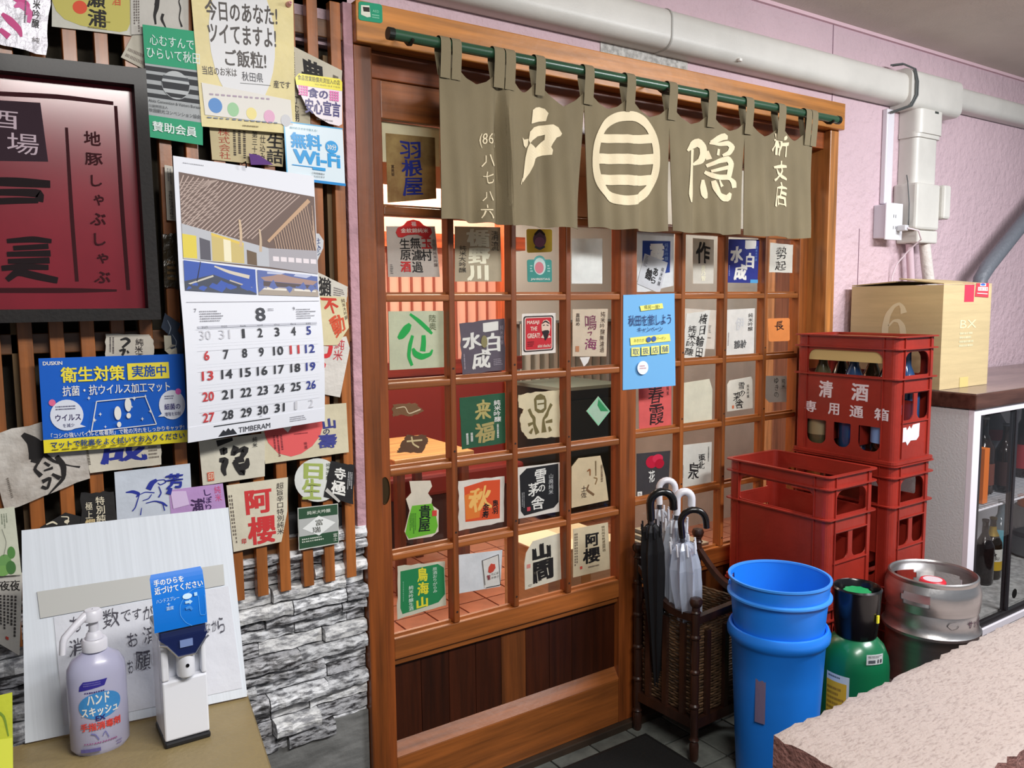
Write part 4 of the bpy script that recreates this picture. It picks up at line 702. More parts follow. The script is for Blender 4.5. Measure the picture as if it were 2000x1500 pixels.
dl('shredded label with white top and green lower half in the fifth row left pane', [(789, 940), (857, 938), (856, 1049), (790, 1055)], (226, 220, 204), [
    ('G', [(.22, .42), (.80, .40), (.92, .62), (.98, .80), (.90, .92), (.12, .98), (.02, .88), (.10, .66)], (112, 190, 52)), T('貴', .42, .42, .76, .66, (20, 40, 26), b=.04), T('屋', .40, .66, .74, .88, (20, 40, 26), b=.04), Rr(.80, .52, .94, .62, (220, 70, 60)), D_(.15, .55, .35, .9, 4, (60, 120, 40), 1)], poly=[(.15, .0), (.75, .0), (.8, .1), (.68, .22), (.80, .32), (.78, .42), (1, .52), (1, .9), (.8, .98), (.1, 1), (0, .85), (.15, .5), (.05, .3), (.2, .2)], torn=.035)
dl('white torn backing with orange red maple coloured label in the fifth row', [(895, 940), (985, 930), (984, 1019), (896, 1037)], (226, 222, 214), [
    ('G', [(.12, .13), (.55, .05), (.90, .06), (.90, .90), (.14, .84)], (222, 84, 40)), ('G', [(.12, .3), (.5, .2), (.45, .8), (.15, .8)], (232, 130, 50)), T('秋', .22, .16, .70, .66, (244, 196, 110), b=.05, w=.04), T('奥羽', .72, .48, .86, .80, K, v=1, b=.03, w=.03), T('金寿', .50, .52, .66, .84, K, v=1, b=.03, w=.03)], torn=.012)
dl('black rounded label on white paper with white snow hut characters in the fifth row', [(1011, 913), (1093, 903), (1092, 999), (1012, 1013)], (224, 222, 216), [
    ('G', [(.04, .16), (.20, .04), (.96, .02), (.98, .80), (.86, .90), (.14, .96), (.06, .86)], (26, 26, 30)), T('雪', .40, .08, .66, .38, WT, b=.03, w=.02), T('の', .48, .40, .64, .54, WT, b=.02, w=.02), T('茅', .24, .34, .48, .60, WT, b=.03, w=.02), T('舎', .30, .62, .62, .88, WT, b=.03, w=.02), T('山廃純米', .72, .20, .84, .62, (206, 206, 206), v=1), D_(.08, .5, .16, .9, 2, (170, 170, 170), 1), Rr(.20, .80, .28, .88, (206, 70, 80))], torn=.006)
dl('beige pointed label with faint brown kana and two small characters in the fifth row', [(1116, 896), (1186, 888), (1188, 977), (1116, 992)], (212, 196, 162), [
    B_([(.42, .30, .03), (.50, .26, .05), (.50, .40, .03)], (150, 100, 60)), B_([(.66, .10, .04), (.66, .42, .03)], (130, 110, 80)), B_([(.60, .45, .02), (.70, .48, .03), (.64, .60, .03)], (140, 110, 70)), B_([(.46, .58, .03), (.40, .68, .05), (.60, .82, .05)], (120, 90, 60)), T('土佐', .24, .58, .40, .84, (60, 46, 40), v=1, w=.02), D_(.8, .2, .9, .6, 1, (120, 100, 80), 1)], pxpoly=[(1116, 912), (1129, 895), (1172, 890), (1182, 930), (1188, 977), (1116, 992)])
dl('green label with yellow bird sea mountain characters in the bottom left pane', [(776, 1106), (869, 1096), (871, 1182), (776, 1210)], (214, 214, 196), [
    ('G', [(.06, .10), (.84, .04), (.97, .14), (.98, .74), (.84, .88), (.60, .90), (.10, .92), (.06, .80)], (36, 140, 84)), T('鳥', .40, .08, .62, .36, (236, 226, 60), b=.05, w=.02), T('海', .40, .38, .64, .64, (236, 226, 60), b=.05, w=.02), T('山', .38, .68, .62, .90, (236, 226, 60), b=.06, w=.02), T('原酒おりがらみ', .72, .10, .82, .66, (214, 236, 220), v=1, b=.01), T('純米吟醸生酒', .22, .40, .32, .90, (214, 236, 220), v=1, b=.02), D_(.1, .3, .14, .8, 1, (120, 190, 150), 1)], torn=.012)
dl('large blank white sheet in the second pane of the bottom row', [(895, 1084), (981, 1074), (977, 1145), (896, 1159)], (222, 226, 230), Y=.0268, name='paper_sheet', cat='paper')
dl('small white card with red leaf drawing, second pane of the bottom row', [(941, 1095), (973, 1083), (977, 1142), (946, 1148)], (232, 228, 222), [B_([(.0, .0, .03), (1, .0, .03)], K), B_([(1, 0, .03), (1, 1, .03)], K), B_([(1, 1, .03), (.1, 1, .03)], K), B_([(.02, 0, .03), (.04, .9, .03)], K), ('G', [(.30, .46), (.36, .30), (.52, .20), (.62, .24), (.74, .26), (.76, .40), (.60, .50), (.42, .52)], (206, 74, 54)), T('たには', .48, .54, .92, .62, K, w=.02), T('かあさ', .46, .66, .92, .73, K, w=.02), T('智', .2, .56, .4, .74, (150, 50, 60), b=.04)], Y=.0255)
dl('white rounded label with two big black mountain gate characters in the bottom row', [(1024, 1055), (1093, 1041), (1096, 1131), (1024, 1152)], (222, 218, 202), [T('山', .22, .14, .74, .46, K, b=.10, w=.03), T('間', .22, .48, .76, .92, K, b=.08, w=.03), Rr(.06, .50, .16, .58, (214, 140, 130)), D_(.1, .92, .2, .97, 2, (120, 120, 110))], pxpoly=[(1024, 1100), (1027, 1080), (1040, 1057), (1093, 1041), (1096, 1131), (1025, 1152)])
dl('cream label with two black block characters at the lower right of the left door', [(1119, 1033), (1187, 1020), (1191, 1111), (1119, 1128)], (218, 206, 176), [T('阿', .34, .16, .72, .44, K, b=.06), T('櫻', .26, .46, .74, .78, K, b=.05), T('特別純米無濾過原酒', .80, .05, .90, .60, (90, 80, 60), v=1), D_(.04, .1, .14, .9, 2, (100, 90, 80), 1), Rr(.18, .80, .24, .86, (206, 80, 70)), D_(.4, .84, .7, .9, 1, (120, 110, 100))])
# right sash
de('white sheet backing behind the blue label at the top of the right door', [(1244, 453), (1316, 454), (1315, 558), (1244, 574)], (226, 230, 232), Y=.0768, name='paper_sheet', cat='paper')
de('deep blue label with white mist character at the top of the right door', [(1255, 470), (1309, 471), (1308, 532), (1254, 540)], (34, 66, 150), [T('霞', .26, .10, .78, .60, WT, b=.07, w=.03), T('純米吟醸', .78, .06, .92, .62, (150, 180, 226), v=1, w=.02)], Y=.0758)
de('tilted white label with a black cluster character over the deep blue label', [(1259, 495), (1304, 513), (1288, 573), (1244, 554)], (218, 220, 224), [T('あ', .50, .30, .72, .55, K, b=.05, w=.03), T('ら', .50, .58, .70, .80, K, b=.04, w=.03), T('鶴', .22, .40, .50, .75, K, b=.04, w=.03), D_(.05, .05, .2, .4, 8, (110, 110, 120)), T('純米吟醸', .80, .2, .92, .8, (60, 60, 66), v=1)], Y=.0748)
de('tall white label with one black brush character, top row of the right door', [(1353, 465), (1394, 468), (1393, 554), (1353, 554)], (216, 212, 200), [T('作', .14, .08, .82, .56, (50, 50, 50), b=.05, w=.03), T('恵乃智', .38, .58, .60, .94, (244, 240, 214), v=1, b=.04)])
de('royal blue label with white brush characters in the third top pane of the right door', [(1423, 467), (1483, 468), (1479, 553), (1421, 552)], (34, 46, 140), [T('一', .52, .06, .88, .22, WT, b=.08, w=.03), T('白', .56, .32, .84, .66, WT, b=.08, w=.03), T('水', .06, .16, .46, .54, WT, b=.08, w=.03), T('成', .18, .58, .62, .94, WT, b=.08, w=.03), D_(.02, .6, .07, .95, 1, (150, 160, 214), 1), Rr(.74, .92, 1, 1, (80, 160, 214)), T('純米大吟醸', .86, .15, .94, .5, (110, 150, 220), v=1)])
de('white label with light black cursive pair of characters in the last top pane', [(1504, 474), (1549, 478), (1547, 533), (1502, 532)], (216, 214, 204), [T('勢', .28, .10, .72, .54, K, w=.04), T('起', .26, .60, .70, .92, K, w=.04)], torn=.01)
de('pale label behind the brush written sheet in the second row of the right door', [(1334, 602), (1399, 606), (1395, 682), (1334, 680)], (214, 204, 190), [D_(.78, .4, .86, .6, 6, (90, 90, 90)), D_(.76, .7, .9, .75, 1, (120, 110, 100))], Y=.0768)
de('slanted white label with two columns of black brush writing in the right door', [(1341, 612), (1387, 606), (1374, 704), (1331, 697)], (224, 222, 214), [T('椿日輪田', .56, .05, .92, .97, K, v=1, b=.02, w=.04), T('純米吟醸', .12, .28, .50, .95, K, v=1, b=.01, w=.04)], Y=.0755, torn=.01)
de('white label with grey seal characters in the third pane second row of the right door', [(1419, 605), (1474, 602), (1472, 690), (1415, 695)], (222, 220, 214), [T('純米吟醸', .76, .10, .94, .50, K, v=1, b=.01), T('伊', .32, .18, .62, .46, (206, 206, 206), b=.02), T('鶴齢', .30, .68, .72, .86, (90, 90, 90), b=.03, w=.04), D_(.08, .5, .14, .95, 1, (150, 140, 140), 1)])
de('orange square label with small dark brush character beside the red crate stack', [(1499, 622), (1542, 621), (1542, 666), (1501, 667)], (226, 142, 72), [T('長', .32, .12, .70, .52, (50, 24, 16), b=.03, w=.04)], poly=rrect(0, 0, 1, 1, .08), torn=.012)
paper('campaign_poster', 'sky blue travel campaign poster with yellow banners between the two doors', 'poster', [(1217, 576), (1317, 573), (1319, 753), (1216, 762)], -.0012, (112, 176, 226), [
    ('G', [(.30, .12), (.74, .10), (.76, .155), (.32, .175)], (236, 230, 120)), T('県民一旅!', .38, .115, .68, .16, (110, 120, 60)), T('秋田を旅しよう', .09, .215, .92, .33, (46, 70, 120), b=.015), T('キャンペーン', .26, .345, .74, .40, (46, 70, 120), b=.01), ('G', [(.12, .45), (.88, .43), (.90, .51), (.13, .53)], (236, 230, 120)), T('あきたび', .19, .465, .38, .50, (150, 150, 70)), E_(.46, .48, .045, .028, (60, 100, 170)), E_(.56, .475, .045, .028, (60, 100, 170)), T('クーポン', .62, .455, .80, .49, (150, 150, 70)),
    Rr(.14, .555, .29, .645, (236, 230, 130)), Rr(.32, .553, .47, .643, (236, 230, 130)), Rr(.50, .550, .66, .64, (236, 230, 130)), Rr(.69, .547, .86, .637, (236, 230, 130)), T('取', .16, .57, .27, .635, (90, 110, 130), b=.01), T('扱', .34, .565, .45, .632, (90, 110, 130), b=.01), T('店', .52, .563, .64, .628, (90, 110, 130), b=.01), T('舗', .71, .56, .84, .625, (90, 110, 130), b=.01), E_(.34, .775, .10, .072, (232, 238, 244)), D_(.28, .75, .40, .80, 2, (200, 130, 140))], rough=.5, bump=.03, var=0, curl=.006)
de('coral red label with black spring mist characters under the sky blue poster', [(1247, 748), (1311, 744), (1311, 831), (1248, 840)], (220, 96, 92), [T('春', .28, .10, .74, .46, (50, 16, 20), b=.01, w=.03), T('霞', .32, .50, .76, .92, (50, 16, 20), b=.01, w=.03), T('純米', .84, .1, .92, .32, (60, 20, 24), v=1)])
de('blank cream label with cut corner in the third row of the right door', [(1333, 748), (1391, 740), (1390, 826), (1333, 834)], (214, 210, 188), pxpoly=[(1333, 748), (1385, 740), (1391, 760), (1390, 826), (1333, 834)])
de('small white label with snow hut brush characters in the third row of the right door', [(1420, 744), (1469, 735), (1470, 797), (1420, 804)], (216, 212, 198), [T('雪の', .42, .12, .70, .60, K, v=1, b=.01, w=.04), T('茅', .24, .42, .48, .70, K, b=.01, w=.04), T('舎', .30, .66, .62, .95, K, b=.01, w=.04), T('純米吟醸', .76, .22, .86, .66, (60, 60, 56), v=1), Rr(.18, .82, .25, .92, (206, 110, 70))], poly=[(.1, 0), (.95, 0), (1, .1), (1, 1), (0, 1), (0, .12)])
de('grey white label with cut corner and thin cursive writing beside the red crate', [(1493, 734), (1536, 734), (1536, 785), (1493, 786)], (188, 186, 176), [T('ゆきの', .42, .05, .66, .85, K, v=1, w=.04), T('純米', .76, .1, .94, .5, (60, 54, 50), v=1, w=.03)], poly=[(0, 0), (1, 0), (1, 1), (.2, 1), (0, .8)])
de('dark label with a magenta flower splash behind the umbrella handles', [(1243, 886), (1309, 880), (1304, 974), (1243, 979)], (66, 64, 66), [E_(.45, .20, .18, .13, (196, 30, 60)), E_(.62, .14, .16, .09, (214, 50, 80)), E_(.68, .25, .14, .1, (180, 24, 50)), T('花', .36, .38, .54, .62, WT, b=.02, w=.04), Rr(.02, .80, .16, 1.0, WT), D_(.05, .83, .14, .97, 5, (60, 60, 60))], rough=.4)
de('white label with black brush north spring characters right of the umbrellas', [(1328, 870), (1390, 863), (1388, 948), (1327, 957)], (208, 206, 196), [T('東北', .56, .24, .80, .60, K, v=1, b=.02, w=.05), T('泉', .26, .42, .62, .80, K, b=.02, w=.05), D_(.88, .1, .94, .5, 1, (60, 60, 60), 1), D_(.08, .45, .14, .9, 1, (140, 140, 136), 1)])
# yellow green leaflets at the bottom left
# ---------------- pole and noren curtain ----------------
pa, pb = P(762, 68, -.13), P(1636, 233, -.13); z_ = (pa.z+pb.z)/2
GP = mat((44, 84, 58), rough=.35, coat=.3, var=.15, vscale=(3, 40, 40))
q = empty('curtain_rod', (1.65, -.13, z_)); tag(q, 'dark green rod carrying the split entrance curtain under the lintel', 'rod')
obj('pole', MB().tube([(pa.x, -.13, z_), (pb.x, -.13, z_)], .0125, 18), GP, q, smooth=True)
for x in (pa.x, pb.x): obj('end_cap', MB().tube([(x-.006, -.13, z_), (x+.008, -.13, z_)], .0138, 16), mat((16, 22, 16), rough=.4), q)
for x in (pa.x+.05, 1.70, pb.x-.04): obj('rod_bracket', MB().tube([(x, -.05, z_+.02), (x, -.09, z_+.01), (x, -.118, z_-.012), (x, -.132, z_-.016), (x, -.145, z_-.008)], .004, 8), mat((50, 44, 38), rough=.5, metal=.6), q)
nor = empty('entrance_curtain', (1.69, -.13, z_-.03)); tag(nor, 'olive brown split shop curtain with cream characters and striped round crest', 'curtain')
CL = mat((130, 117, 90), rough=.9, var=.10, vscale=(5, 5, 3), bump=.25, bscale=420, bdist=.002)
YN = -.135
def disp(x, z):
    t = min(1, max(0, (1.90-z)/.34)); d = .009*math.sin(x*31+1)*t + .006*math.sin(x*57+2*z)*t + .003*math.sin(x*113+z*9)*(.3+t)
    g = lambda px_, w_, a_, zz=1.7: a_*math.exp(-((x-P(px_, 330, YN).x)/w_)**2)
    d += g(976, .014, .030)*min(1, t*2+.2) + g(992, .012, -.024)*min(1, t*2) + g(1060, .02, .008) + g(930, .03, .010)*t + g(900, .03, -.008)*t + g(1240, .02, -.004) + g(1500, .02, .005)
    return d
tabs = [(858, 877), (880, 898), (962, 982), (984, 1003), (1043, 1061), (1138, 1156), (1220, 1237), (1303, 1319), (1380, 1396), (1454, 1469), (1518, 1532), (1572, 1583), (1584, 1595)]
def rodpy(x): return 68+(x-762)*(233-68)/(1636-762)
panels = [((858, 137), (986, 150), (994, 440), (862, 426)), ((986, 150), (1142, 182), (1128, 447), (986, 438)), ((1140, 182), (1308, 212), (1303, 453), (1153, 444)), ((1306, 212), (1457, 242), (1447, 459), (1314, 452)), ((1455, 242), (1588, 262), (1576, 466), (1461, 459))]
tabc = [((a+b)/2) for a, b in tabs]
def toppy(x): return rodpy(x)+50
def npt(x, y, lift=0):
    p = P(x, y, YN); p.y = YN+disp(p.x, p.z)-lift; return p
pn_objs = []
for k, (tl, tr, brr, bl) in enumerate(panels):
    nx, nz = 40, 22; V = []; F = []
    for j in range(nz+1):
        for i in range(nx+1):
            a, b = i/nx, j/nz
            xt = tl[0]*(1-a)+tr[0]*a; yt = toppy(xt)
            dist = min(abs(xt-c) for c in tabc); gap = max(0, dist-8)
            yt = toppy(xt)-12*max(0, 1-dist/22.)+min(22, gap*.45)*(1 if k != 1 else 1.5)
            xb = bl[0]*(1-a)+brr[0]*a; yb = bl[1]*(1-a)+brr[1]*a+1.6*math.sin(xb*.09)
            V.append(npt(xt*(1-b)+xb*b, yt*(1-b)+yb*b))
    for j in range(nz):
        for i in range(nx): c_ = j*(nx+1)+i; F.append((c_, c_+1, c_+nx+2, c_+nx+1))
    n0 = len(V)
    V += [v+Vector((0, .0022, 0)) for v in V]; F += [tuple(i+n0 for i in f[::-1]) for f in F]
    for i in range(nx): F += [(i, n0+i, n0+i+1, i+1), (nz*(nx+1)+i, nz*(nx+1)+i+1, n0+nz*(nx+1)+i+1, n0+nz*(nx+1)+i)]
    for j in range(nz): c_ = j*(nx+1); F += [(c_, c_+nx+1, n0+c_+nx+1, n0+c_), (c_+nx, n0+c_+nx, n0+c_+2*nx+1, c_+2*nx+1)]
    o = obj('cloth_panel', MB().quadlist(V, F), CL, nor, smooth=True); pn_objs.append(o)
for a, b in tabs:
    x0, x1 = P(a, 150, YN).x, P(b, 150, YN).x; c_ = (a+b)/2; zt = P(c_, toppy(c_)+8, YN).z; pts = []
    for t in range(9): an = math.pi*t/8; pts.append((-.13-.0165*math.cos(an), z_+.0165*math.sin(an)))
    pts = [(-.140, zt-.008), (-.1465, z_-.02)]+pts+[(-.114, z_-.02), (-.128, zt+.0)]
    V = []; F = []
    for y, z in pts: V += [(x0, y, z), (x1, y, z)]
    for i in range(len(pts)-1): F.append((2*i, 2*i+1, 2*i+3, 2*i+2))
    obj('hanging_loop', MB().quadlist(V, F), mat((128, 116, 90), rough=.9, bump=.3, bscale=400, bdist=.002), nor)
# the prints, laid on the cloth
CM = (232, 216, 182)
fr = (800, 100, 1600, 500)
nu = lambda x, y: ((x-800)/800, (y-100)/400)
def nprint(panel, items): put_prints(panel, items, lambda a, b, h: npt(800+a*800, 100+b*400, h+.0016), .5, rough=.9, dens=.008, flat=1)
def poly_n(pts, c=CM): return ('G', [nu(x/5+840, y/5+180) for x, y in pts], c)
def ntx(s, x0, y0, x1, y1, **o): a = nu(x0, y0); b = nu(x1, y1); return T(s, a[0], a[1], b[0], b[1], CM, **o)
nprint(pn_objs[0], [ntx('(86)', 938, 260, 968, 288, w=.02), ntx('八', 943, 302, 965, 326, b=.01, w=.04), ntx('七', 945, 334, 963, 358, b=.01, w=.04), ntx('八', 945, 374, 963, 393, b=.01, w=.04), ntx('六', 942, 400, 963, 426, b=.01, w=.04)])
nprint(pn_objs[1], [poly_n([(1000, 175), (1040, 148), (1085, 140), (1130, 160), (1158, 205), (1148, 240), (1140, 280), (1080, 282), (985, 310)]),
    poly_n([(972, 388), (1010, 345), (1080, 322), (1200, 316), (1248, 345), (1278, 408), (1266, 432), (1232, 445), (1195, 500), (1180, 535), (1195, 565), (1188, 612), (1120, 614), (1060, 630), (1028, 650), (1010, 710), (975, 790), (925, 868), (912, 880), (925, 780), (938, 640), (955, 545), (975, 497), (1030, 545), (1085, 505), (1132, 462), (1135, 412), (1065, 428), (1000, 468), (975, 500), (962, 470)]),
    poly_n([(908, 440), (925, 462), (960, 456), (955, 520), (940, 545), (922, 520)]), poly_n([(918, 830), (908, 870), (898, 903), (893, 895), (905, 850)])])
pts = []
cx_, cyq, rx, ry = 1223, 309.5, 64, 92
def sup(a, rx, ry): c, s = math.cos(a), math.sin(a); return (cx_+rx*math.copysign(abs(c)**.85, c), cyq+ry*math.copysign(abs(s)**.85, s))
it = []; n = 56; V = []
ring = [sup(2*math.pi*i/n, rx, ry) for i in range(n)]; inn = [sup(2*math.pi*i/n, rx-10, ry-19) for i in range(n)]
for i in range(n): j = (i+1) % n; it.append(('G', [nu(*ring[i]), nu(*ring[j]), nu(*inn[j]), nu(*inn[i])], CM))
def half(y):
    t = abs(y-cyq)/(ry-17)
    return (rx-9)*(max(0, 1-t**(2/.85)))**(.85/2) if t < 1 else 0
for y0, y1 in ((262, 279), (300, 320), (341, 361)):
    h0, h1 = half(y0), half(y1); m = 10
    for i in range(m):
        a, b = i/m, (i+1)/m; wv = lambda t: 3*math.sin(t*3.1)*(1 if t > .5 else .3)
        it.append(('G', [nu(cx_-h0+2*h0*a, y0+wv(a)), nu(cx_-h0+2*h0*b, y0+wv(b)), nu(cx_-h1+2*h1*b, y1+wv(b)), nu(cx_-h1+2*h1*a, y1+wv(a))], CM))
nprint(pn_objs[2], it)
def nb(pts): return B_([(*nu(1200+x/3.948, y/3.948), wd/3.948/800) for x, y, wd in pts], CM)
nprint(pn_objs[3], [nb([(602, 1150, 30), (596, 1290, 34), (590, 1400, 46), (588, 1500, 60), (592, 1560, 30)]), nb([(552, 1165, 16), (600, 1120, 60), (645, 1095, 62), (685, 1130, 55), (690, 1190, 55), (672, 1240, 50), (615, 1268, 18)]),
    nb([(738, 1100, 26), (790, 1075, 50), (845, 1050, 50), (850, 1080, 30)]), nb([(730, 1105, 16), (800, 1115, 26), (870, 1105, 40), (905, 1135, 46), (880, 1180, 40), (830, 1200, 18)]), nb([(712, 1165, 28), (728, 1230, 36)]), nb([(800, 1150, 22), (790, 1200, 28)]),
    nb([(712, 1280, 26), (790, 1245, 34), (870, 1225, 46), (895, 1262, 50), (880, 1340, 44), (868, 1390, 30)]), nb([(740, 1322, 22), (870, 1292, 30)]), nb([(700, 1325, 24), (770, 1368, 40), (872, 1368, 40)]),
    nb([(688, 1385, 20), (690, 1440, 44), (700, 1500, 46), (712, 1530, 20)]), nb([(752, 1395, 26), (768, 1450, 44), (800, 1510, 50), (860, 1535, 52), (885, 1490, 24)]), nb([(800, 1390, 20), (826, 1440, 26)]), nb([(875, 1375, 24), (912, 1405, 46), (918, 1450, 34)])])
nprint(pn_objs[4], [ntx('析', 1508, 264, 1540, 306, b=.03, w=.05), ntx('丈', 1511, 316, 1537, 352, b=.03, w=.05), ntx('店', 1512, 358, 1536, 404, b=.03, w=.05)])
# ---------------- ducts, pipes and fittings on the pink wall ----------------
DM = mat((216, 213, 206), rough=.4, var=.06, vscale=(4, 4, 4), bump=.05, bscale=200)
def hprof(x0, x1, z0, z1, d, b=.018, n=6):
    pr = [(-.002, z0)]
    for c, a0 in (((-(d-b)), 0),):
        for i in range(n+1): a = math.pi/2*i/n; pr.append((-(d-b)-b*math.sin(a), z0+b-b*math.cos(a)))
        for i in range(n+1): a = math.pi/2*i/n; pr.append((-(d-b)-b*math.cos(a), z1-b+b*math.sin(a)))
    pr.append((-.002, z1)); m = len(pr); V = [(x0, y, z) for y, z in pr]+[(x1, y, z) for y, z in pr]
    return MB().quadlist(V, [(i, i+1, i+1+m, i+m) for i in range(m-1)]+[tuple(range(m)), tuple(range(m, 2*m))[::-1]])
def vprof(x0, x1, z0, z1, d, b=.018, n=6):
    pr = [(x0, -.002)]
    for i in range(n+1): a = math.pi/2*i/n; pr.append((x0+b-b*math.cos(a), -(d-b)-b*math.sin(a)))
    for i in range(n+1): a = math.pi/2*i/n; pr.append((x1-b+b*math.sin(a), -(d-b)-b*math.cos(a)))
    pr.append((x1, -.002)); m = len(pr); V = [(x, y, z0) for x, y in pr]+[(x, y, z1) for x, y in pr]
    return MB().quadlist(V, [(i, i+1, i+1+m, i+m) for i in range(m-1)]+[tuple(range(m)), tuple(range(m, 2*m))[::-1]])
du = empty('pipe_duct', (2.2, 0, 2.09)); tag(du, 'long off-white pipe cover running along the pink wall above the door', 'duct')
xj = P(1313, 60, -.075).x
obj('duct_cover', hprof(.2, xj-.001, 2.094, 2.210, .075, .035), DM, du, smooth=True); obj('duct_cover', hprof(xj+.001, 3.03, 2.092, 2.208, .0765, .035), DM, du, smooth=True)
obj('joint_band', hprof(xj-.004, xj+.002, 2.0925, 2.2115, .0772, .035), mat((170, 168, 162), rough=.5), du, smooth=True)
obj('tee_cover', hprof(3.03, 3.40, 2.078, 2.222, .088, .03), DM, du, smooth=True); obj('tee_cover', vprof(3.10, 3.275, 1.99, 2.08, .088, .03), DM, du, smooth=True)
obj('narrow_duct_cover', hprof(3.40, 5.4, 2.125, 2.215, .06, .028), DM, du, smooth=True)
obj('down_duct', vprof(3.105, 3.262, 1.80, 1.995, .075, .025), DM, du, smooth=True)
obj('collar', vprof(3.098, 3.272, 1.975, 1.995, .082, .028), DM, du, smooth=True)
obj('slot_hole', MB().box(3.20, 3.225, -.0895, -.0875, 2.07, 2.078), mat((60, 66, 62)), du)
wr = mat((84, 88, 88), rough=.5)
for dx in (0, .012): obj('tie_wire', MB().tube([(3.03+dx-.05, -.03, 2.232), (3.03+dx-.02, -.06, 2.235), (3.04+dx, -.088, 2.215), (3.05+dx, -.094, 2.17), (3.05+dx, -.094, 2.12), (3.03+dx, -.085, 2.08), (2.99+dx, -.03, 2.06)], .0035, 8), wr, du)
obj('screw', MB().box(P(1448, 122, -.08).x-.006, P(1448, 122, -.08).x+.006, -.078, -.07, 2.10, 2.108), mat((230, 228, 222)), du)
jb = empty('junction_cover', (3.2, 0, 1.55)); tag(jb, 'boxy off-white end cover below the vertical duct on the pink wall', 'pipe cover')
obj('box_cover', MB().box(3.075, 3.245, -.10, -.001, 1.62, 1.798, .01), DM, jb); obj('box_side', MB().box(3.2455, 3.30, -.115, -.001, 1.665, 1.798, .01), DM, jb); obj('box_neck', MB().box(3.11, 3.255, -.09, 0, 1.57, 1.6195, .006), DM, jb)
obj('cable_loop', MB().tube([(3.085, -.05, 1.83), (3.06, -.07, 1.80), (3.058, -.08, 1.72), (3.06, -.08, 1.66), (3.075, -.07, 1.63)], .0022, 8), wr, jb)
pp = empty('insulated_pipes', (3.2, -.05, 1.4)); tag(pp, 'two white wrapped refrigerant pipes dropping from the boxy cover to the carton', 'pipe')
pw = mat((214, 206, 200), rough=.7, bump=.6, bscale=40)
obj('pipe', MB().tube([(3.215, -.06, 1.57), (3.225, -.065, 1.50), (3.24, -.07, 1.42)], [.021, .022, .022], 14), pw, pp, smooth=True); obj('pipe', MB().tube([(3.243, -.072, 1.418), (3.245, -.075, 1.36), (3.25, -.08, 1.05)], [.027, .029, .028], 14), pw, pp, smooth=True)
obj('thin_pipe', MB().tube([(3.14, -.04, 1.57), (3.16, -.04, 1.45), (3.19, -.045, 1.05)], .014, 12), mat((206, 180, 190), rough=.7), pp, smooth=True)
cd_ = empty('conduit', (3.04, 0, 1.7)); tag(cd_, 'thin white cable conduit rising from the socket box to the duct', 'conduit')
obj('channel', MB().box(2.985, 3.035, -.022, -.001, 1.719, 2.076, .004), mat((222, 218, 226), rough=.35), cd_)
sb = empty('socket_box', (3.0, 0, 1.59)); tag(sb, 'white surface mounted socket box on the pink wall', 'socket')
obj('box_body', MB().box(2.95, 3.05, -.05, 0, 1.585, 1.712, .004), mat((206, 204, 214), rough=.4), sb); obj('cover_plate', MB().box(2.944, 3.056, -.058, -.0505, 1.578, 1.718, .003), mat((228, 228, 234), rough=.3), sb)
for z in (1.625, 1.668):
    for x in (2.992, 3.006): obj('socket_slot', MB().box(x, x+.002, -.0592, -.0575, z-.006, z+.006), mat((60, 60, 66)), sb)
pl = empty('power_plug', (3.03, -.08, 1.62)); tag(pl, 'white plug with thin cable in the socket box', 'plug')
obj('plug_body', MB().box(3.012, 3.038, -.095, -.0595, 1.612, 1.634, .004), mat((206, 206, 210), rough=.4), pl)
obj('cable', MB().tube([(3.025, -.096, 1.622), (3.06, -.12, 1.612), (3.10, -.11, 1.58), (3.10, -.06, 1.54), (3.075, -.03, 1.49), (3.07, -.014, 1.44), (3.07, -.014, 1.15)], .003, 8), mat((222, 206, 214), rough=.5), pl, smooth=True)
hs = tag(obj('grey_hose', MB().tube([Vector((P(2180, 214, -.13).x, -.034, P(2180, 214, -.13).z+.04)), P(2160, 238, -.11), P(2060, 360, -.13), P(1990, 445, -.13), P(1930, 520, -.13), P(1915, 545, -.13), P(1908, 600, -.13), Vector((P(1905, 640, -.13).x, -.13, 1.0385))], [.030, .030, .030, .030, .030, .028, .027, .027], 18), mat((104, 108, 116), rough=.5, bump=.4, bscale=60), smooth=True), 'grey drain hose slanting across the pink wall behind the carton', 'hose')
tag(obj('ceiling_bracket', MB().box(P(1985, 42, -.9).x-.02, P(1985, 42, -.9).x+.10, -.93, -.86, ZC-.035, ZC-.0005, .012), mat((50, 38, 30), rough=.6)), 'small dark brown bracket on the ceiling at the upper right corner', 'bracket')
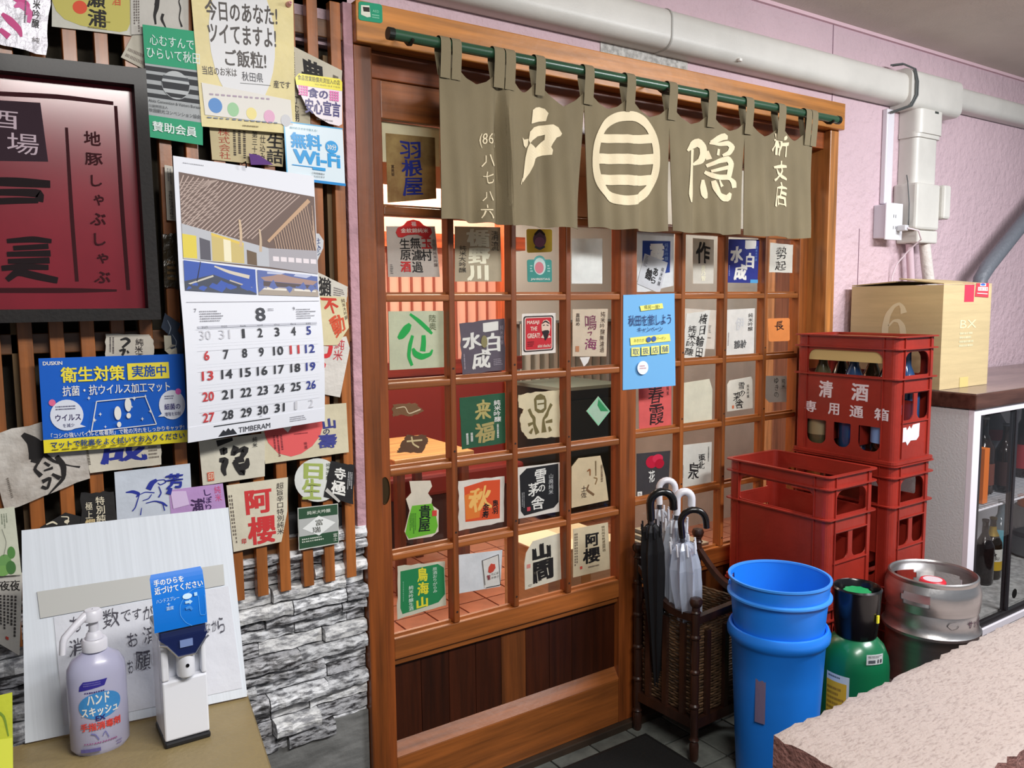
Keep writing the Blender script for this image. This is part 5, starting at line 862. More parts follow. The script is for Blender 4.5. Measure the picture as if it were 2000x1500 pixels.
# ---------------- red bottle crates ----------------
CRM = mat((156, 44, 32), rough=.38, var=.12, vscale=(6, 6, 6), bump=.08, bscale=60, coat=.1)
CH = .4117
def arch(a0, a1, z0, z1, rt, rb, n=5):    # opening with rounded top (rt) and bottom (rb) corners, counter-clockwise
    pts = []
    for cx0, cz0, r, s in ((a1, z0, rb, -90), (a1, z1, rt, 0), (a0, z1, rt, 90), (a0, z0, rb, 180)):
        cx1 = cx0-r if cx0 == a1 else cx0+r; cz1 = cz0+r if cz0 == z0 else cz0-r
        for i in range(n+1): t = math.radians(s+90*i/n); pts.append((cx1+r*math.cos(t), cz1+r*math.sin(t)))
    return pts
def crate(base, w_, l_, label, group, solid=False):
    x0, y0, z0 = base; c = empty('bottle_crate', (x0+w_/2, y0+l_/2, z0)); tag(c, label, 'crate', group); e = .006; t = .004
    def long(side):
        X_ = x0+e if side < 0 else x0+w_-e-t
        loop = [(y0+e+.02, .012), (y0+l_-e-.02, .012), (y0+l_-e-.02, CH-.004), (y0+e+.02, CH-.004)]; L1 = l_-.012
        hol = [arch(y0+.055, y0+l_-.055, .282, .362, .03, .008)]
        g = (l_-.11)/3
        if not solid:
            for i in range(3): hol.append(arch(y0+.055+g*i+.014*(i > 0), y0+.055+g*(i+1)-.014*(i < 2), .036, .118, .004, .028))
        obj('side_panel', MB().slab([loop]+hol, lambda a, b, d: Vector((X_+d, a, z0+b)), t), CRM, c)
    def short(front):
        Y_ = y0+e if front else y0+l_-e-t
        loop = [(x0+e+.02, .012), (x0+w_-e-.02, .012), (x0+w_-e-.02, CH-.004), (x0+e+.02, CH-.004)]; m = x0+w_/2
        hol = [arch(x0+.048, x0+w_-.048, .286, .362, .035, .004), arch(x0+.040, m-.011, .142, .228, .004, .022), arch(m+.011, x0+w_-.040, .142, .228, .004, .022)]
        obj('end_panel', MB().slab([loop]+hol, lambda a, b, d: Vector((a, Y_+d, z0+b)), t), CRM, c)
    long(-1); long(1); short(1); short(0)
    for cx_, sx_ in ((x0+e, 1), (x0+w_-e, -1)):
        for cy_, sy2 in ((y0+e, 1), (y0+l_-e, -1)):      # rounded corner posts
            V = []; F = []; r = .022; n = 5
            for z in (z0+.004, z0+CH-.003):
                for i in range(n+1): a = math.pi/2*i/n; V.append((cx_+sx_*(r-r*math.cos(a)), cy_+sy2*(r-r*math.sin(a)), z))
                for i in range(n+1): a = math.pi/2*(n-i)/n; V.append((cx_+sx_*(r-(r-.004)*math.cos(a)), cy_+sy2*(r-(r-.004)*math.sin(a)), z))
            m = 2*n+2; F = [(i, (i+1) % m, (i+1) % m+m, i+m) for i in range(m)]+[tuple(range(m)), tuple(range(m, 2*m))[::-1]]
            obj('corner_post', MB().quadlist(V, F), CRM, c)
    def ring(z, o_, th, nm):
        def rr_(k, r): return [(a, b) for a, b in rrect(x0+k, y0+k, x0+w_-k, y0+l_-k, r)]
        obj(nm, MB().slab([rr_(-o_, .02), rr_(e+.0045, .016)[::-1]], lambda a, b, d: Vector((a, b, z0+z-d)), th), CRM, c)
    ring(CH, .004, .004, 'top_rim'); ring(.374, .004, .004, 'flange'); ring(.279, .004, .004, 'flange'); ring(.012, .001, .010, 'foot_ring')
    for k in (.052, ): 
        for yy in (y0+.05, y0+l_-.05-.003):
            for xx in (x0+.0015, x0+w_-.0055): obj('rib', MB().box(xx, xx+.004, yy, yy+.003, z0+.02, z0+CH-.005), CRM, c)
    for xx in (x0+.042, x0+w_-.042-.003):
        for yy in (y0+.0015, y0+l_-.0055): obj('rib', MB().box(xx, xx+.003, yy, yy+.004, z0+.02, z0+CH-.005), CRM, c)
    obj('short_ledge', MB().box(x0+.045, x0+w_-.045, y0+.001, y0+.0058, z0+.232, z0+.235), CRM, c); obj('short_ledge', MB().box(x0+.040, x0+w_-.040, y0+.001, y0+.0058, z0+.134, z0+.138), CRM, c)
    for i in range(4): obj('floor_bar', MB().box(x0+.012, x0+w_-.012, y0+.03+i*(l_-.08)/3, y0+.05+i*(l_-.08)/3, z0+.013, z0+.017), CRM, c)
    obj('divider', MB().box(x0+w_/2-.001, x0+w_/2+.001, y0+.012, y0+l_-.012, z0+.05, z0+.20), CRM, c)
    for i in (1, 2): obj('divider', MB().box(x0+.012, x0+w_/2-.0015, y0+l_*i/3, y0+l_*i/3+.002, z0+.05, z0+.20), CRM, c); obj('divider', MB().box(x0+w_/2+.0015, x0+w_-.012, y0+l_*i/3, y0+l_*i/3+.002, z0+.05, z0+.20), CRM, c)
    return c
gR = 'red plastic bottle crates stacked beside the door'
CX, CY, CW, CLn = 2.425, -.432, .237, .385
c3 = crate((CX, CY, 2*CH), CW, CLn, 'topmost red crate with white lettering panel, bottles inside it', gR)
crate((CX, CY, CH), CW, CLn, 'red crate directly under the lettered top crate in the taller stack', gR); crate((CX, CY, 0), CW, CLn, 'lowest red crate of the taller stack, behind keg and gas cylinder', gR)
cb = crate((2.125, -.405, CH), .255, .395, 'open red crate on top of the shorter stack behind the blue bucket', gR, solid=True); crate((2.125, -.405, 0), .255, .395, 'lower red crate of the shorter stack behind the umbrella stand', gR)
side = [ch for ch in c3.children if ch.name.startswith('side_panel')][0]
def lf(a, b, h):     # left face of the top crate: a runs front->... photo left to right = back to front
    return Vector((CX+.006-h, CY+CLn-a*CLn, 3*CH-b*CH))
put_prints(side, [T('清', .26, .38, .40, .52, (226, 214, 220), b=.05), T('酒', .58, .38, .74, .52, (226, 214, 220), b=.05), T('専', .12, .56, .24, .655, (226, 214, 220), b=.04), T('用', .36, .56, .47, .655, (226, 214, 220), b=.04), T('通', .57, .56, .70, .655, (226, 214, 220), b=.04), T('箱', .80, .56, .93, .655, (226, 214, 220), b=.04)], lf)
paper('torn_sticker', 'torn white sticker remnant on the short end of the top red crate', 'sticker', [(1763, 833), (1796, 826), (1794, 858), (1762, 866)], CY+.0055, (226, 220, 224), [], poly=[(0, .1), (.2, .1), (.25, .3), (.4, .05), (.5, .25), (.6, .02), (1, 0), (1, .8), (.85, 1), (.5, .95), (.3, 1.2), (.2, .95), (0, .95)], bump=.3)
def bottle(loc, r, h, col, label, group, lab_col=None, cap=(30, 30, 30), alpha=1, neck=None, name='sake_bottle', lz=(.12, .45), band=None):
    b = empty(name, loc); tag(b, label, 'bottle', group); x, y, z = loc
    pr = [(.001, 0), (r*.9, 0), (r, .008), (r, h*.55), (r*.96, h*.60), (r*.6, h*.70), (r*.34, h*.78), (r*.30, h*.94), (r*.34, h*.95), (r*.34, h*.965), (.001, h*.965)]
    obj('glass_body', MB().lathe([(a, c) for a, c in pr], loc, 20), mat(col, rough=.08, coat=.5), b, smooth=True)
    obj('cap', MB().lathe([(.001, h*.966), (r*.37, h*.966), (r*.37, h*.995), (r*.3, h), (.001, h)], loc, 16), mat(cap, rough=.3), b, smooth=True)
    if lab_col: obj('bottle_label', MB().lathe([(r+.0006, h*lz[0]), (r+.0006, h*lz[1])], loc, 20), mat(lab_col, rough=.5), b, smooth=True)
    if band: obj('neck_band', MB().lathe([(r*.62+.001, h*.70), (r*.36+.001, h*.78), (r*.33, h*.85)], loc, 16), mat(band, rough=.4, metal=.3), b, smooth=True)
    return b
gb = 'big sake bottles standing in the top red crate'
for i in range(3):
    for j in range(2):
        cxx = CX+.064+j*.108; cyy = CY+.072+i*.12; colr = [(26, 22, 14), (40, 70, 110), (90, 84, 60)][(i+j) % 3]
        bottle((cxx, cyy, 2*CH+.018), .045, .375, colr, ['blue labelled', 'dark brown', 'olive'][(i*2+j) % 3] + ' big bottle in the %s cell of the top red crate, %s row' % (['front', 'middle', 'rear'][i], ['door-side', 'wall-side'][j]), gb, lab_col=[(120, 160, 214), None, (150, 136, 100)][(i+j) % 3], cap=[(206, 214, 220), (24, 24, 24), (210, 200, 160)][(i+j) % 3])
tag(obj('cardboard_sheet', MB().box(CX+.015, CX+CW-.02, CY+.03, CY+CLn-.03, 3*CH-.0126-.002, 3*CH-.010, 0), mat((196, 172, 112), rough=.85)), 'tan cardboard sheet laid over the bottles in the top red crate', 'cardboard')
tag(obj('folded_cardboard', MB().box(CX+.0115, CX+.0135, CY+.05, CY+CLn-.05, 2*CH+.325, 3*CH-.015), mat((206, 180, 120), rough=.85)), 'tan folded cardboard edge standing inside the top red crate opening', 'cardboard')
# ---------------- display cabinet and carton ----------------
KX, KY, KT = 2.775, -.50, 1.036
kb = empty('display_cabinet', (3.6, -.27, 0)); tag(kb, 'white low glass fronted cabinet with dark wood grain top at the right', 'cabinet')
wm = mat((206, 208, 208), rough=.5, bump=.15, bscale=150); xe = 4.7
obj('side_wall', MB().box(KX, KX+.03, KY+.02, -.03, .10, KT-.055), wm, kb); obj('side_wall', MB().box(xe-.03, xe, KY+.02, -.03, .10, KT-.055), wm, kb)
obj('back_wall', MB().box(KX+.03, xe-.03, -.05, -.03, .10, KT-.055), mat((196, 194, 196), rough=.6), kb)
obj('cabinet_floor', MB().box(KX+.03, xe-.03, KY+.03, -.05, .20, .22), mat((196, 194, 188), rough=.5, var=.25, vscale=(40, 40, 40)), kb)
obj('plinth', MB().box(KX+.02, xe-.02, KY+.04, -.04, 0, .10), mat((90, 90, 92), rough=.6), kb)
obj('worktop', MB().box(KX-.008, xe+.01, KY-.008, -.02, KT-.052, KT, .004), mat((92, 60, 50), rough=.3, var=.4, vscale=(3, 30, 30), rgb2=(60, 36, 30)), kb)
obj('top_laminate', MB().box(KX-.004, xe+.006, KY-.004, -.024, KT+.0002, KT+.002), mat((142, 122, 114), rough=.25, var=.2, vscale=(3, 14, 14)), kb)
fw = mat((232, 226, 234), rough=.35)
obj('frame_upright', MB().box(KX, KX+.045, KY, KY+.02, .12, KT-.053, .002), fw, kb); obj('frame_rail', MB().box(KX+.046, xe, KY, KY+.02, KT-.075, KT-.053, .002), fw, kb); obj('frame_rail', MB().box(KX+.046, xe, KY-.006, KY+.02, .175, .20, .002), fw, kb); obj('frame_rail', MB().box(KX+.046, xe, KY-.006, KY+.02, .12, .172, .002), mat((206, 200, 196), rough=.35), kb)
obj('door_track', MB().box(KX+.046, xe, KY+.001, KY+.018, .201, .222, .001), mat((40, 38, 40), rough=.4), kb)
dkf = mat((52, 50, 54), rough=.3, metal=.3)
def gdoor(x0, x1, y):
    g = [obj('glass_door', MB().box(x0+.014, x1-.014, y+.003, y+.006, .225, KT-.08), glass_mat((244, 244, 245)), kb)]
    for a, b, c_, d in ((x0, x0+.016, .222, KT-.077), (x1-.016, x1, .222, KT-.077)): obj('door_frame', MB().box(a, b, y, y+.01, c_, d, .002), dkf, g[0])
    return g[0]
xm = P(1984, 900, KY).x
g1 = gdoor(KX+.048, xm+.01, KY+.002); g2 = gdoor(xm-.01, xm+.62, KY+.0135); gdoor(xm+.60, xe-.01, KY+.002)
px_ = P(1981, 1163, KY-.0).x; obj('finger_pull', MB().slab([[(px_+.0+.018*math.cos(t/14*2*math.pi), .268+.018*math.sin(t/14*2*math.pi)) for t in range(14)]], lambda a, b, d: Vector((a+.03, KY+.0122+d, b)), .001), mat((18, 18, 18), rough=.5), g2)
zsH = P(1910, 985, KY+.08).z
sw = empty('wire_shelf', (3.5, -.3, zsH)); tag(sw, 'white wire shelf inside the display cabinet', 'shelf')
for y in (KY+.035, -.07): obj('shelf_edge', MB().tube([(KX+.031, y, zsH), (xe-.031, y, zsH)], .004, 8), mat((222, 220, 222), rough=.4), sw)
for i in range(70): x = KX+.045+i*.026; obj('shelf_wire', MB().tube([(x, KY+.035, zsH+.002), (x, -.07, zsH+.002)], .0016, 6), mat((222, 220, 222), rough=.4), sw)
gk = 'bottles inside the glass cabinet'
zs_ = zsH+.006; zf = .222
bottle((3.165, -.35, zs_), .038, .29, (40, 24, 18), 'dark bottle with speckled label on the upper cabinet shelf at left', gk, cap=(160, 160, 160), lab_col=(110, 60, 46), lz=(.12, .4))
bottle((3.255, -.385, zs_), .036, .26, (34, 20, 16), 'dark brown bottle with orange strip on the upper cabinet shelf', gk, cap=(120, 120, 126), lab_col=(60, 34, 30), lz=(.1, .45))
bottle((3.40, -.27, zs_), .06, .36, (120, 120, 126), 'large clear bottle with red and white round label on the upper cabinet shelf', gk, cap=(200, 200, 206), lab_col=(120, 36, 46), lz=(.48, .6))
bottle((3.60, -.30, zs_), .045, .30, (46, 26, 26), 'dark bottle behind the second cabinet door on the upper shelf', gk, cap=(90, 90, 90), lab_col=(150, 40, 44))
tag(obj('orange_carton', MB().box(2.985, 3.02, KY+.06, KY+.10, zs_, zs_+.20, .001), mat((232, 120, 34), rough=.5)), 'narrow orange carton standing at the left end of the cabinet shelf', 'carton')
bottle((3.315, -.30, zf), .036, .26, (16, 14, 14), 'black bottle at the far left on the cabinet floor', gk, cap=(30, 26, 26))
b_ = bottle((3.41, -.285, zf), .037, .25, (26, 22, 10), 'brown beer bottle with white and gold star label on the cabinet floor', gk, cap=(60, 50, 20), lab_col=(214, 212, 200), band=(170, 140, 50), lz=(.24, .50), name='beer_bottle')
obj('gold_label_band', MB().lathe([(.0379, .038), (.0379, .075)], (3.41, -.285, zf), 20), mat((196, 160, 40), rough=.4), b_, smooth=True)
def cyl_fn(c, r, a0, wid, zt, hgt): return lambda a, b, h: Vector((c[0]+(r+h)*math.cos(a0+(a-.5)*wid/r), c[1]+(r+h)*math.sin(a0+(a-.5)*wid/r), zt-b*hgt))
put_prints(b_, [T('EBISU', .12, .5, .88, .72, K, b=.02), ('G', [(.5, .08), (.56, .26), (.70, .27), (.59, .37), (.64, .5), (.5, .42), (.36, .5), (.41, .37), (.30, .27), (.44, .26)], K)], cyl_fn((3.41, -.285), .0376, math.radians(-140), .05, zf+.122, .055))
bottle((3.55, -.25, zf), .042, .30, (96, 110, 116), 'clear bottle with turquoise label on the cabinet floor', gk, cap=(160, 160, 160), lab_col=(110, 190, 206), lz=(.15, .58))
kg2 = empty('small_keg', (3.86, -.25, zf)); tag(kg2, 'grey metal container behind the second cabinet door', 'keg')
obj('shell', MB().lathe([(.001, 0), (.08, 0), (.09, .01), (.09, .20), (.08, .22), (.001, .22)], (3.86, -.25, zf), 24), mat((120, 122, 124), rough=.4, metal=.6), kg2, smooth=True); obj('band', MB().lathe([(.0905, .09), (.093, .10), (.0905, .11)], (3.86, -.25, zf), 24), mat((100, 100, 104), rough=.4, metal=.6), kg2, smooth=True); obj('orange_lid', MB().lathe([(.001, .2205), (.07, .2205), (.07, .26), (.001, .26)], (3.86, -.25, zf), 24), mat((190, 90, 40), rough=.5), kg2, smooth=True)
# carton with the big six
by0, by1 = -.375, -.03; bx0 = KX+.006; bx1 = P(1930, 700, by0).x; bz0 = KT+.003; bz1 = P(1833, 556, by0).z
bx = empty('number_carton', ((bx0+bx1)/2, (by0+by1)/2, bz0)); tag(bx, 'tan cardboard carton with pale number six standing on the white cabinet', 'box')
cm_ = mat((200, 178, 134), rough=.8, var=.06, vscale=(4, 4, 50), bump=.05, bscale=120)
for nm, b5 in (('left_face', (bx0, bx0+.004, by0, by1)), ('right_face', (bx1-.004, bx1, by0, by1)), ('front_face', (bx0+.0042, bx1-.0042, by0, by0+.004)), ('back_face', (bx0+.0042, bx1-.0042, by1-.004, by1))):
    o = obj(nm, MB().box(*b5, bz0, bz1), cm_, bx)
    if nm == 'left_face': put_prints(o, [('B', [(.60, .27, .07), (.585, .215, .05), (.55, .175, .025), (.49, .20, .035), (.425, .29, .06), (.40, .42, .075), (.405, .52, .07), (.44, .60, .05), (.50, .635, .03), (.57, .59, .05), (.605, .49, .07), (.59, .40, .065), (.55, .345, .04), (.49, .345, .02), (.44, .40, .02)], (222, 210, 176))], lambda a, b, h: Vector((bx0-h, by1-a*(by1-by0), bz1-b*(bz1-bz0))), 1.0)
    if nm == 'front_face': put_prints(o, [Rr(.42, 0, .62, .165, (206, 54, 80)), T('BX', .36, .34, .70, .42, (222, 210, 170)), D_(.36, .46, .7, .62, 4, (226, 214, 176)), Rr(.40, .90, .58, 1, (206, 186, 120))], lambda a, b, h: Vector((bx0+a*(bx1-bx0), by0-h, bz1-b*(bz1-bz0))), 1.0)
obj('bottom_face', MB().box(bx0+.0042, bx1-.0042, by0+.0042, by1-.0042, bz0, bz0+.004), cm_, bx)
V = [(bx0, by0, bz1+.001), (bx1, by0, bz1+.001), (bx1, by0+.16, bz1+.018), (bx0, by0+.16, bz1+.022)]
obj('top_flap', MB().quadlist(V+[(a, b, c+.004) for a, b, c in V], [(0, 1, 2, 3), (7, 6, 5, 4), (0, 4, 5, 1), (1, 5, 6, 2), (2, 6, 7, 3), (3, 7, 4, 0)]), cm_, bx)
V = [(bx0, by1, bz1+.001), (bx1, by1, bz1+.001), (bx1, by0+.175, bz1+.012), (bx0, by0+.175, bz1+.012)]
obj('top_flap', MB().quadlist(V+[(a, b, c+.004) for a, b, c in V], [(0, 1, 2, 3), (7, 6, 5, 4), (0, 4, 5, 1), (1, 5, 6, 2), (2, 6, 7, 3), (3, 7, 4, 0)]), cm_, bx)
obj('red_tape', MB().box(bx0+.42*(bx1-bx0), bx0+.62*(bx1-bx0), by0, by0+.14, bz1+.0055, bz1+.0065), mat((206, 54, 80), rough=.3), bx)
paper('carton_sticker', 'red and white care sticker with blue mark at the carton top corner', 'sticker', [(1907, 553), (1931, 553), (1930, 581), (1904, 579)], by0-.0008, (222, 70, 84), [Rr(.15, .28, .92, .55, WT), T('取扱注意', .18, .30, .9, .52, (214, 60, 70)), Rr(.28, .02, .75, .22, WT), E_(.5, .1, .2, .08, (60, 110, 200)), Rr(.1, .72, .9, .78, WT)], bump=0, rough=.3)
# ---------------- stone block in the foreground ----------------
bx_, by_, bw_, bh_ = 1.478, -.722, 4.0, .372
V = []; F = []; nx, ny = 150, 22
bk = struct(empty('trim_low_wall', (2.5, -.9, 0)))
def nz_(x, y, s=1): return .0028*math.sin(x*71+y*33)*math.sin(y*89-x*13)+.002*math.sin(x*160+y*120)*math.sin(y*170)
for j in range(ny+1):
    for i in range(nx+1):
        x = 1.478+(3.2)*i/nx; y = -1.075+(.353)*j/ny
        ed = 1 if (i == 0 or j in (0, ny)) else 0
        V.append((x+nz_(y*3, x)*1.2*(i == 0), y+nz_(x*2, .3)*2*(j in (0, ny)), bh_-.006*ed+nz_(x, y)))
for j in range(ny):
    for i in range(nx): a = j*(nx+1)+i; F.append((a, a+1, a+nx+2, a+nx+1))
n0 = len(V); per = [j*(nx+1) for j in range(ny, -1, -1)]+[i for i in range(1, nx+1)]+[j*(nx+1)+nx for j in range(1, ny+1)]+[ny*(nx+1)+i for i in range(nx-1, 0, -1)]
for k in per: V.append((V[k][0], V[k][1], 0))
m = len(per); VS = []; FS = []; nl = 10
for l in range(nl+1):
    for k in per:
        x, y, z = V[k]; t = l/nl; j_ = .003*math.sin(x*90+t*40+y*60)*math.sin(y*70-t*55)*(1 if 0 < t else 0)
        VS.append((x+j_*(1 if x < 1.49 else 0), y+j_*(0 if x < 1.49 else 1), z*(1-t)))
for l in range(nl):
    for k in range(m): FS.append((l*m+k, l*m+(k+1) % m, (l+1)*m+(k+1) % m, (l+1)*m+k))
V = V[:n0]
mt_ = mat((176, 161, 154), rough=.9, var=.2, rgb2=(146, 130, 124), vscale=(50, 170, 60), bump=.5, bscale=130, bdist=.006, contrast=(.30, .50), detail=8)
obj('rough_stone_top', MB().quadlist(V, F), mt_, bk, smooth=True)
obj('pink_stucco_sides', MB().quadlist(VS, FS), mat((170, 122, 114), rough=.9, var=.2, rgb2=(128, 88, 82), vscale=(50, 50, 90), bump=.8, bscale=90, bdist=.008, contrast=(.3, .6), detail=6), bk, smooth=True)
# ---------------- blue buckets ----------------
BM = mat((30, 130, 240), rough=.42, var=.05, vscale=(4, 4, 4), coat=.1); bc = (1.862, -.437)
def ring_flange(z, r, h_=.008, d=.006): return [(r, z), (r+d, z+.001), (r+d, z+h_), (r, z+h_+.001)]
rb = lambda z: .108+.027*z/.55
bl_ = empty('blue_bucket', (*bc, 0)); tag(bl_, 'lower blue plastic bucket with tape marks and thick rim ring', 'bucket', 'nested blue buckets beside the umbrella stand')
pr = [(.001, 0), (rb(0)-.008, 0), (rb(0), .008)]+[(rb(z), z) for z in (.1, .2, .3, .398)]+[(rb(.40)+.004, .405), (rb(.41)+.011, .415), (rb(.42)+.012, .431), (rb(.43)+.006, .445), (rb(.44)+.001, .447), (rb(.44)-.004, .443), (rb(.1)-.006, .1), (rb(0)-.004, .012), (.001, .012)]
obj('shell', MB().lathe(pr, (*bc, 0), 48), BM, bl_, smooth=True)
up = empty('blue_bucket', (*bc, .10)); tag(up, 'upper blue plastic bucket nested in the lower one, open top with slot handles', 'bucket', 'nested blue buckets beside the umbrella stand')
ur = lambda z: .1195+.0165*(z-.40)/.18
# wall of the upper bucket with two hand slots
V = []; F = []; n = 96; zl = [.14, .30, .42, .455, .470, .485, .5, .512, .55]; sl = {math.radians(-142+d) for d in range(0)}
def inslot(a, z): 
    for c0 in (-18, 138):
        if abs(((math.degrees(a)-c0+180) % 360)-180) < 17 and ((.455 <= z < .485) if c0 == -18 else (.512 <= z < .512)): return True
    return False
zl = [.14, .30, .42, .482, .492, .506, .516, .528, .544, .554, .568, .575, .583]
def rr2(z): return .105+(z-.14)*.055 if z < .42 else ur(z)
for off in (0, -.003):
    for z in zl:
        for k in range(n): a = 2*math.pi*k/n; V.append((bc[0]+(rr2(z)+off)*math.cos(a), bc[1]+(rr2(z)+off)*math.sin(a), z))
NR = len(zl)*n
slots = [(-18, .492, .516, 15), (125, .554, .568, 15)]
def cut(k, j):
    a = 360*(k+.5)/n; z = (zl[j]+zl[j+1])/2
    return any(abs(((a-c+180) % 360)-180) < w_ and z0 < z < z1 for c, z0, z1, w_ in slots)
for j in range(len(zl)-1):
    for k in range(n):
        if cut(k, j): continue
        k2 = (k+1) % n; F += [(j*n+k, j*n+k2, (j+1)*n+k2, (j+1)*n+k), (NR+j*n+k, NR+(j+1)*n+k, NR+(j+1)*n+k2, NR+j*n+k2)]
e = (len(zl)-1)*n
for k in range(n): F.append((e+k, e+(k+1) % n, NR+e+(k+1) % n, NR+e+k))
F.append(tuple(NR+k for k in range(n)))
obj('shell', MB().quadlist(V, F), BM, up, smooth=True, fix=False)
obj('rim_lip', MB().lathe([(ur(.58)-.004, .580), (ur(.58)-.003, .5855), (ur(.58)+.004, .5855), (ur(.58)+.004, .580)], (*bc, 0), 64), mat((60, 144, 236), rough=.35), up, smooth=True)
obj('collar_ring', MB().lathe([(ur(.53)+.0006, .530), (ur(.53)+.010, .533), (ur(.53)+.010, .538), (ur(.53)+.0006, .541)], (*bc, 0), 64), mat((60, 144, 236), rough=.35), up, smooth=True)
for c, z0, z1, w_ in slots:
    pts = [(bc[0]+(ur(z)+.004)*math.cos(math.radians(a)), bc[1]+(ur(z)+.004)*math.sin(math.radians(a)), z) for a, z in ((c-w_, z1), (c-w_-1, (z0+z1)/2), (c-w_+4, z0-.001), (c, z0-.003), (c+w_-4, z0-.001), (c+w_+1, (z0+z1)/2), (c+w_, z1))]
    obj('handle_lip', MB().tube(pts, .0025, 8), mat((60, 144, 236), rough=.35), up, smooth=True)
r1 = rb(.3)+.0005
put_prints(bl_, [Rr(.42, .22, .74, 1.0, (120, 106, 136)), ('G', [(.06, .0), (.30, .02), (.34, .14), (.22, .18), (.12, .15)], (176, 172, 140))], cyl_fn(bc, r1, math.radians(-166), .09, .392, .19), dens=.2)
# ---------------- gas cylinder ----------------
gc_ = (2.103, -.523); gz = empty('gas_cylinder', (*gc_, 0)); tag(gz, 'green gas cylinder with black valve guard between the bucket and the keg', 'gas cylinder')
obj('cylinder_body', MB().lathe([(.001, 0), (.08, 0), (.092, .012), (.094, .03), (.094, .30), (.090, .33), (.078, .36), (.058, .382), (.045, .390), (.001, .392)], (*gc_, 0), 40), mat((16, 104, 66), rough=.28, coat=.3), gz, smooth=True)
obj('valve_guard', MB().lathe([(.052, .376), (.058, .39), (.063, .45), (.066, .515), (.068, .525), (.064, .530), (.060, .525), (.056, .46), (.050, .39)], (*gc_, 0), 40), mat((14, 14, 16), rough=.22, coat=.4), gz, smooth=True)
obj('valve_body', MB().lathe([(.012, .39), (.018, .40), (.018, .46), (.012, .47), (.012, .498), (.001, .498)], (*gc_, 0), 16), mat((190, 190, 180), rough=.3, metal=.9), gz, smooth=True)
V = []
pr = [(.026+.004*(k % 2), 0) for k in range(20)]
obj('green_handwheel', MB().slab([[(gc_[0]+(.034+.004*(k % 2))*math.cos(k/20*2*math.pi), gc_[1]+(.034+.004*(k % 2))*math.sin(k/20*2*math.pi)) for k in range(20)]], lambda a, b, d: Vector((a, b, .516-d)), .014), mat((30, 150, 90), rough=.3), gz)
put_prints(gz, [Rr(0, 0, 1, 1, (206, 210, 210)), D_(.1, .15, .9, .4, 2, (40, 40, 50)), Rr(.1, .55, .5, .85, (80, 84, 90)), Rr(.62, .5, .72, .85, (90, 90, 96)), Rr(.8, .5, .9, .85, (60, 60, 66))], cyl_fn(gc_, .0912, math.radians(-112), .052, .362, .030), dens=.3)
put_prints(gz, [Rr(0, 0, 1, 1, (206, 214, 214)), Rr(.0, .14, .90, 1, (226, 176, 40)), D_(.1, .04, .8, .10, 1, (60, 70, 80)), D_(.05, .25, .8, .9, 7, (150, 110, 30))], cyl_fn(gc_, .0946, math.radians(-176), .07, .29, .16), dens=.2)
obj('yellow_tag', MB().box(gc_[0]-.006, gc_[0]+.003, gc_[1]-.070, gc_[1]-.066, .44, .462), mat((236, 222, 50), rough=.4), gz)
# ---------------- beer keg ----------------
kc = (2.425, -.570); KR = .03; kz = empty('beer_keg', (*kc, 0)); tag(kz, 'stainless steel beer keg with red cap in front of the white cabinet', 'keg')
SM = mat((200, 198, 198), rough=.34, metal=.95, var=.1, vscale=(3, 3, 30), bump=.05, bscale=60)
obj('shell', MB().lathe([(.001, .03), (.10, .03), (.125, .06), (.128, .325), (.131, .34), (.139, .35), (.139, .358), (.131, .368), (.129, .385), (.127, .42), (.115, .452), (.001, .462)], (*kc, 0), 56), SM, kz, smooth=True)
obj('lower_band', MB().lathe([(.1285, .165), (.139, .172), (.139, .180), (.1285, .188)], (*kc, 0), 56), SM, kz, smooth=True)
obj('foot_ring', MB().lathe([(.112, .0), (.126, 0), (.128, .02), (.126, .055), (.118, .05)], (*kc, 0), 48), SM, kz, smooth=True)
# chime with hand holes
V = []; F = []; n = 96; zz = [.421, .446, .456, .474, .484, .508]; rad = [.131, .1335, .134, .134, .133, .124]
for off in (0, -.004):
    for z, r in zip(zz, rad):
        for k in range(n): a = 2*math.pi*k/n; V.append((kc[0]+(r+off)*math.cos(a), kc[1]+(r+off)*math.sin(a), z))
NR = len(zz)*n
for j in range(len(zz)-1):
    for k in range(n):
        a = 360*(k+.5)/n
        if 0 < j < 4 and any(abs(((a-c+180) % 360)-180) < (20 if j == 2 else 17) for c in (-172, -52+120, 0+8)): continue
        k2 = (k+1) % n; F += [(j*n+k, j*n+k2, (j+1)*n+k2, (j+1)*n+k), (NR+j*n+k, NR+(j+1)*n+k, NR+(j+1)*n+k2, NR+j*n+k2)]
obj('top_chime', MB().quadlist(V, F), SM, kz, smooth=True, fix=False)
obj('top_rim', MB().lathe([(.119, .508), (.118, .516), (.121, .521), (.126, .518), (.1265, .510), (.124, .504)], (*kc, 0), 64), SM, kz, smooth=True)
obj('valve_neck', MB().lathe([(.032, .458), (.030, .474), (.001, .474)], (*kc, 0), 24), SM, kz, smooth=True)
cp_ = obj('red_cap', MB().lathe([(.036, .4745), (.038, .477), (.038, .491), (.034, .496), (.001, .496)], (*kc, 0), 32), mat((206, 36, 52), rough=.35), kz, smooth=True)
obj('cap_disc', MB().lathe([(.027, .4962), (.027, .4968), (.001, .497)], (*kc, 0), 32), mat((206, 190, 196), rough=.5), kz, smooth=True)
put_prints(kz, [T('サッポロ', .45, .05, 1.0, .75, (70, 40, 56), b=.03, w=.03), B_([(.22, .0, .012), (.10, .1, .012), (.06, .4, .015), (.14, .75, .015), (.24, .6, .012), (.26, .35, .01)], (50, 46, 50))], cyl_fn(kc, .1296, math.radians(-100), .17, .412, .034), dens=.06)
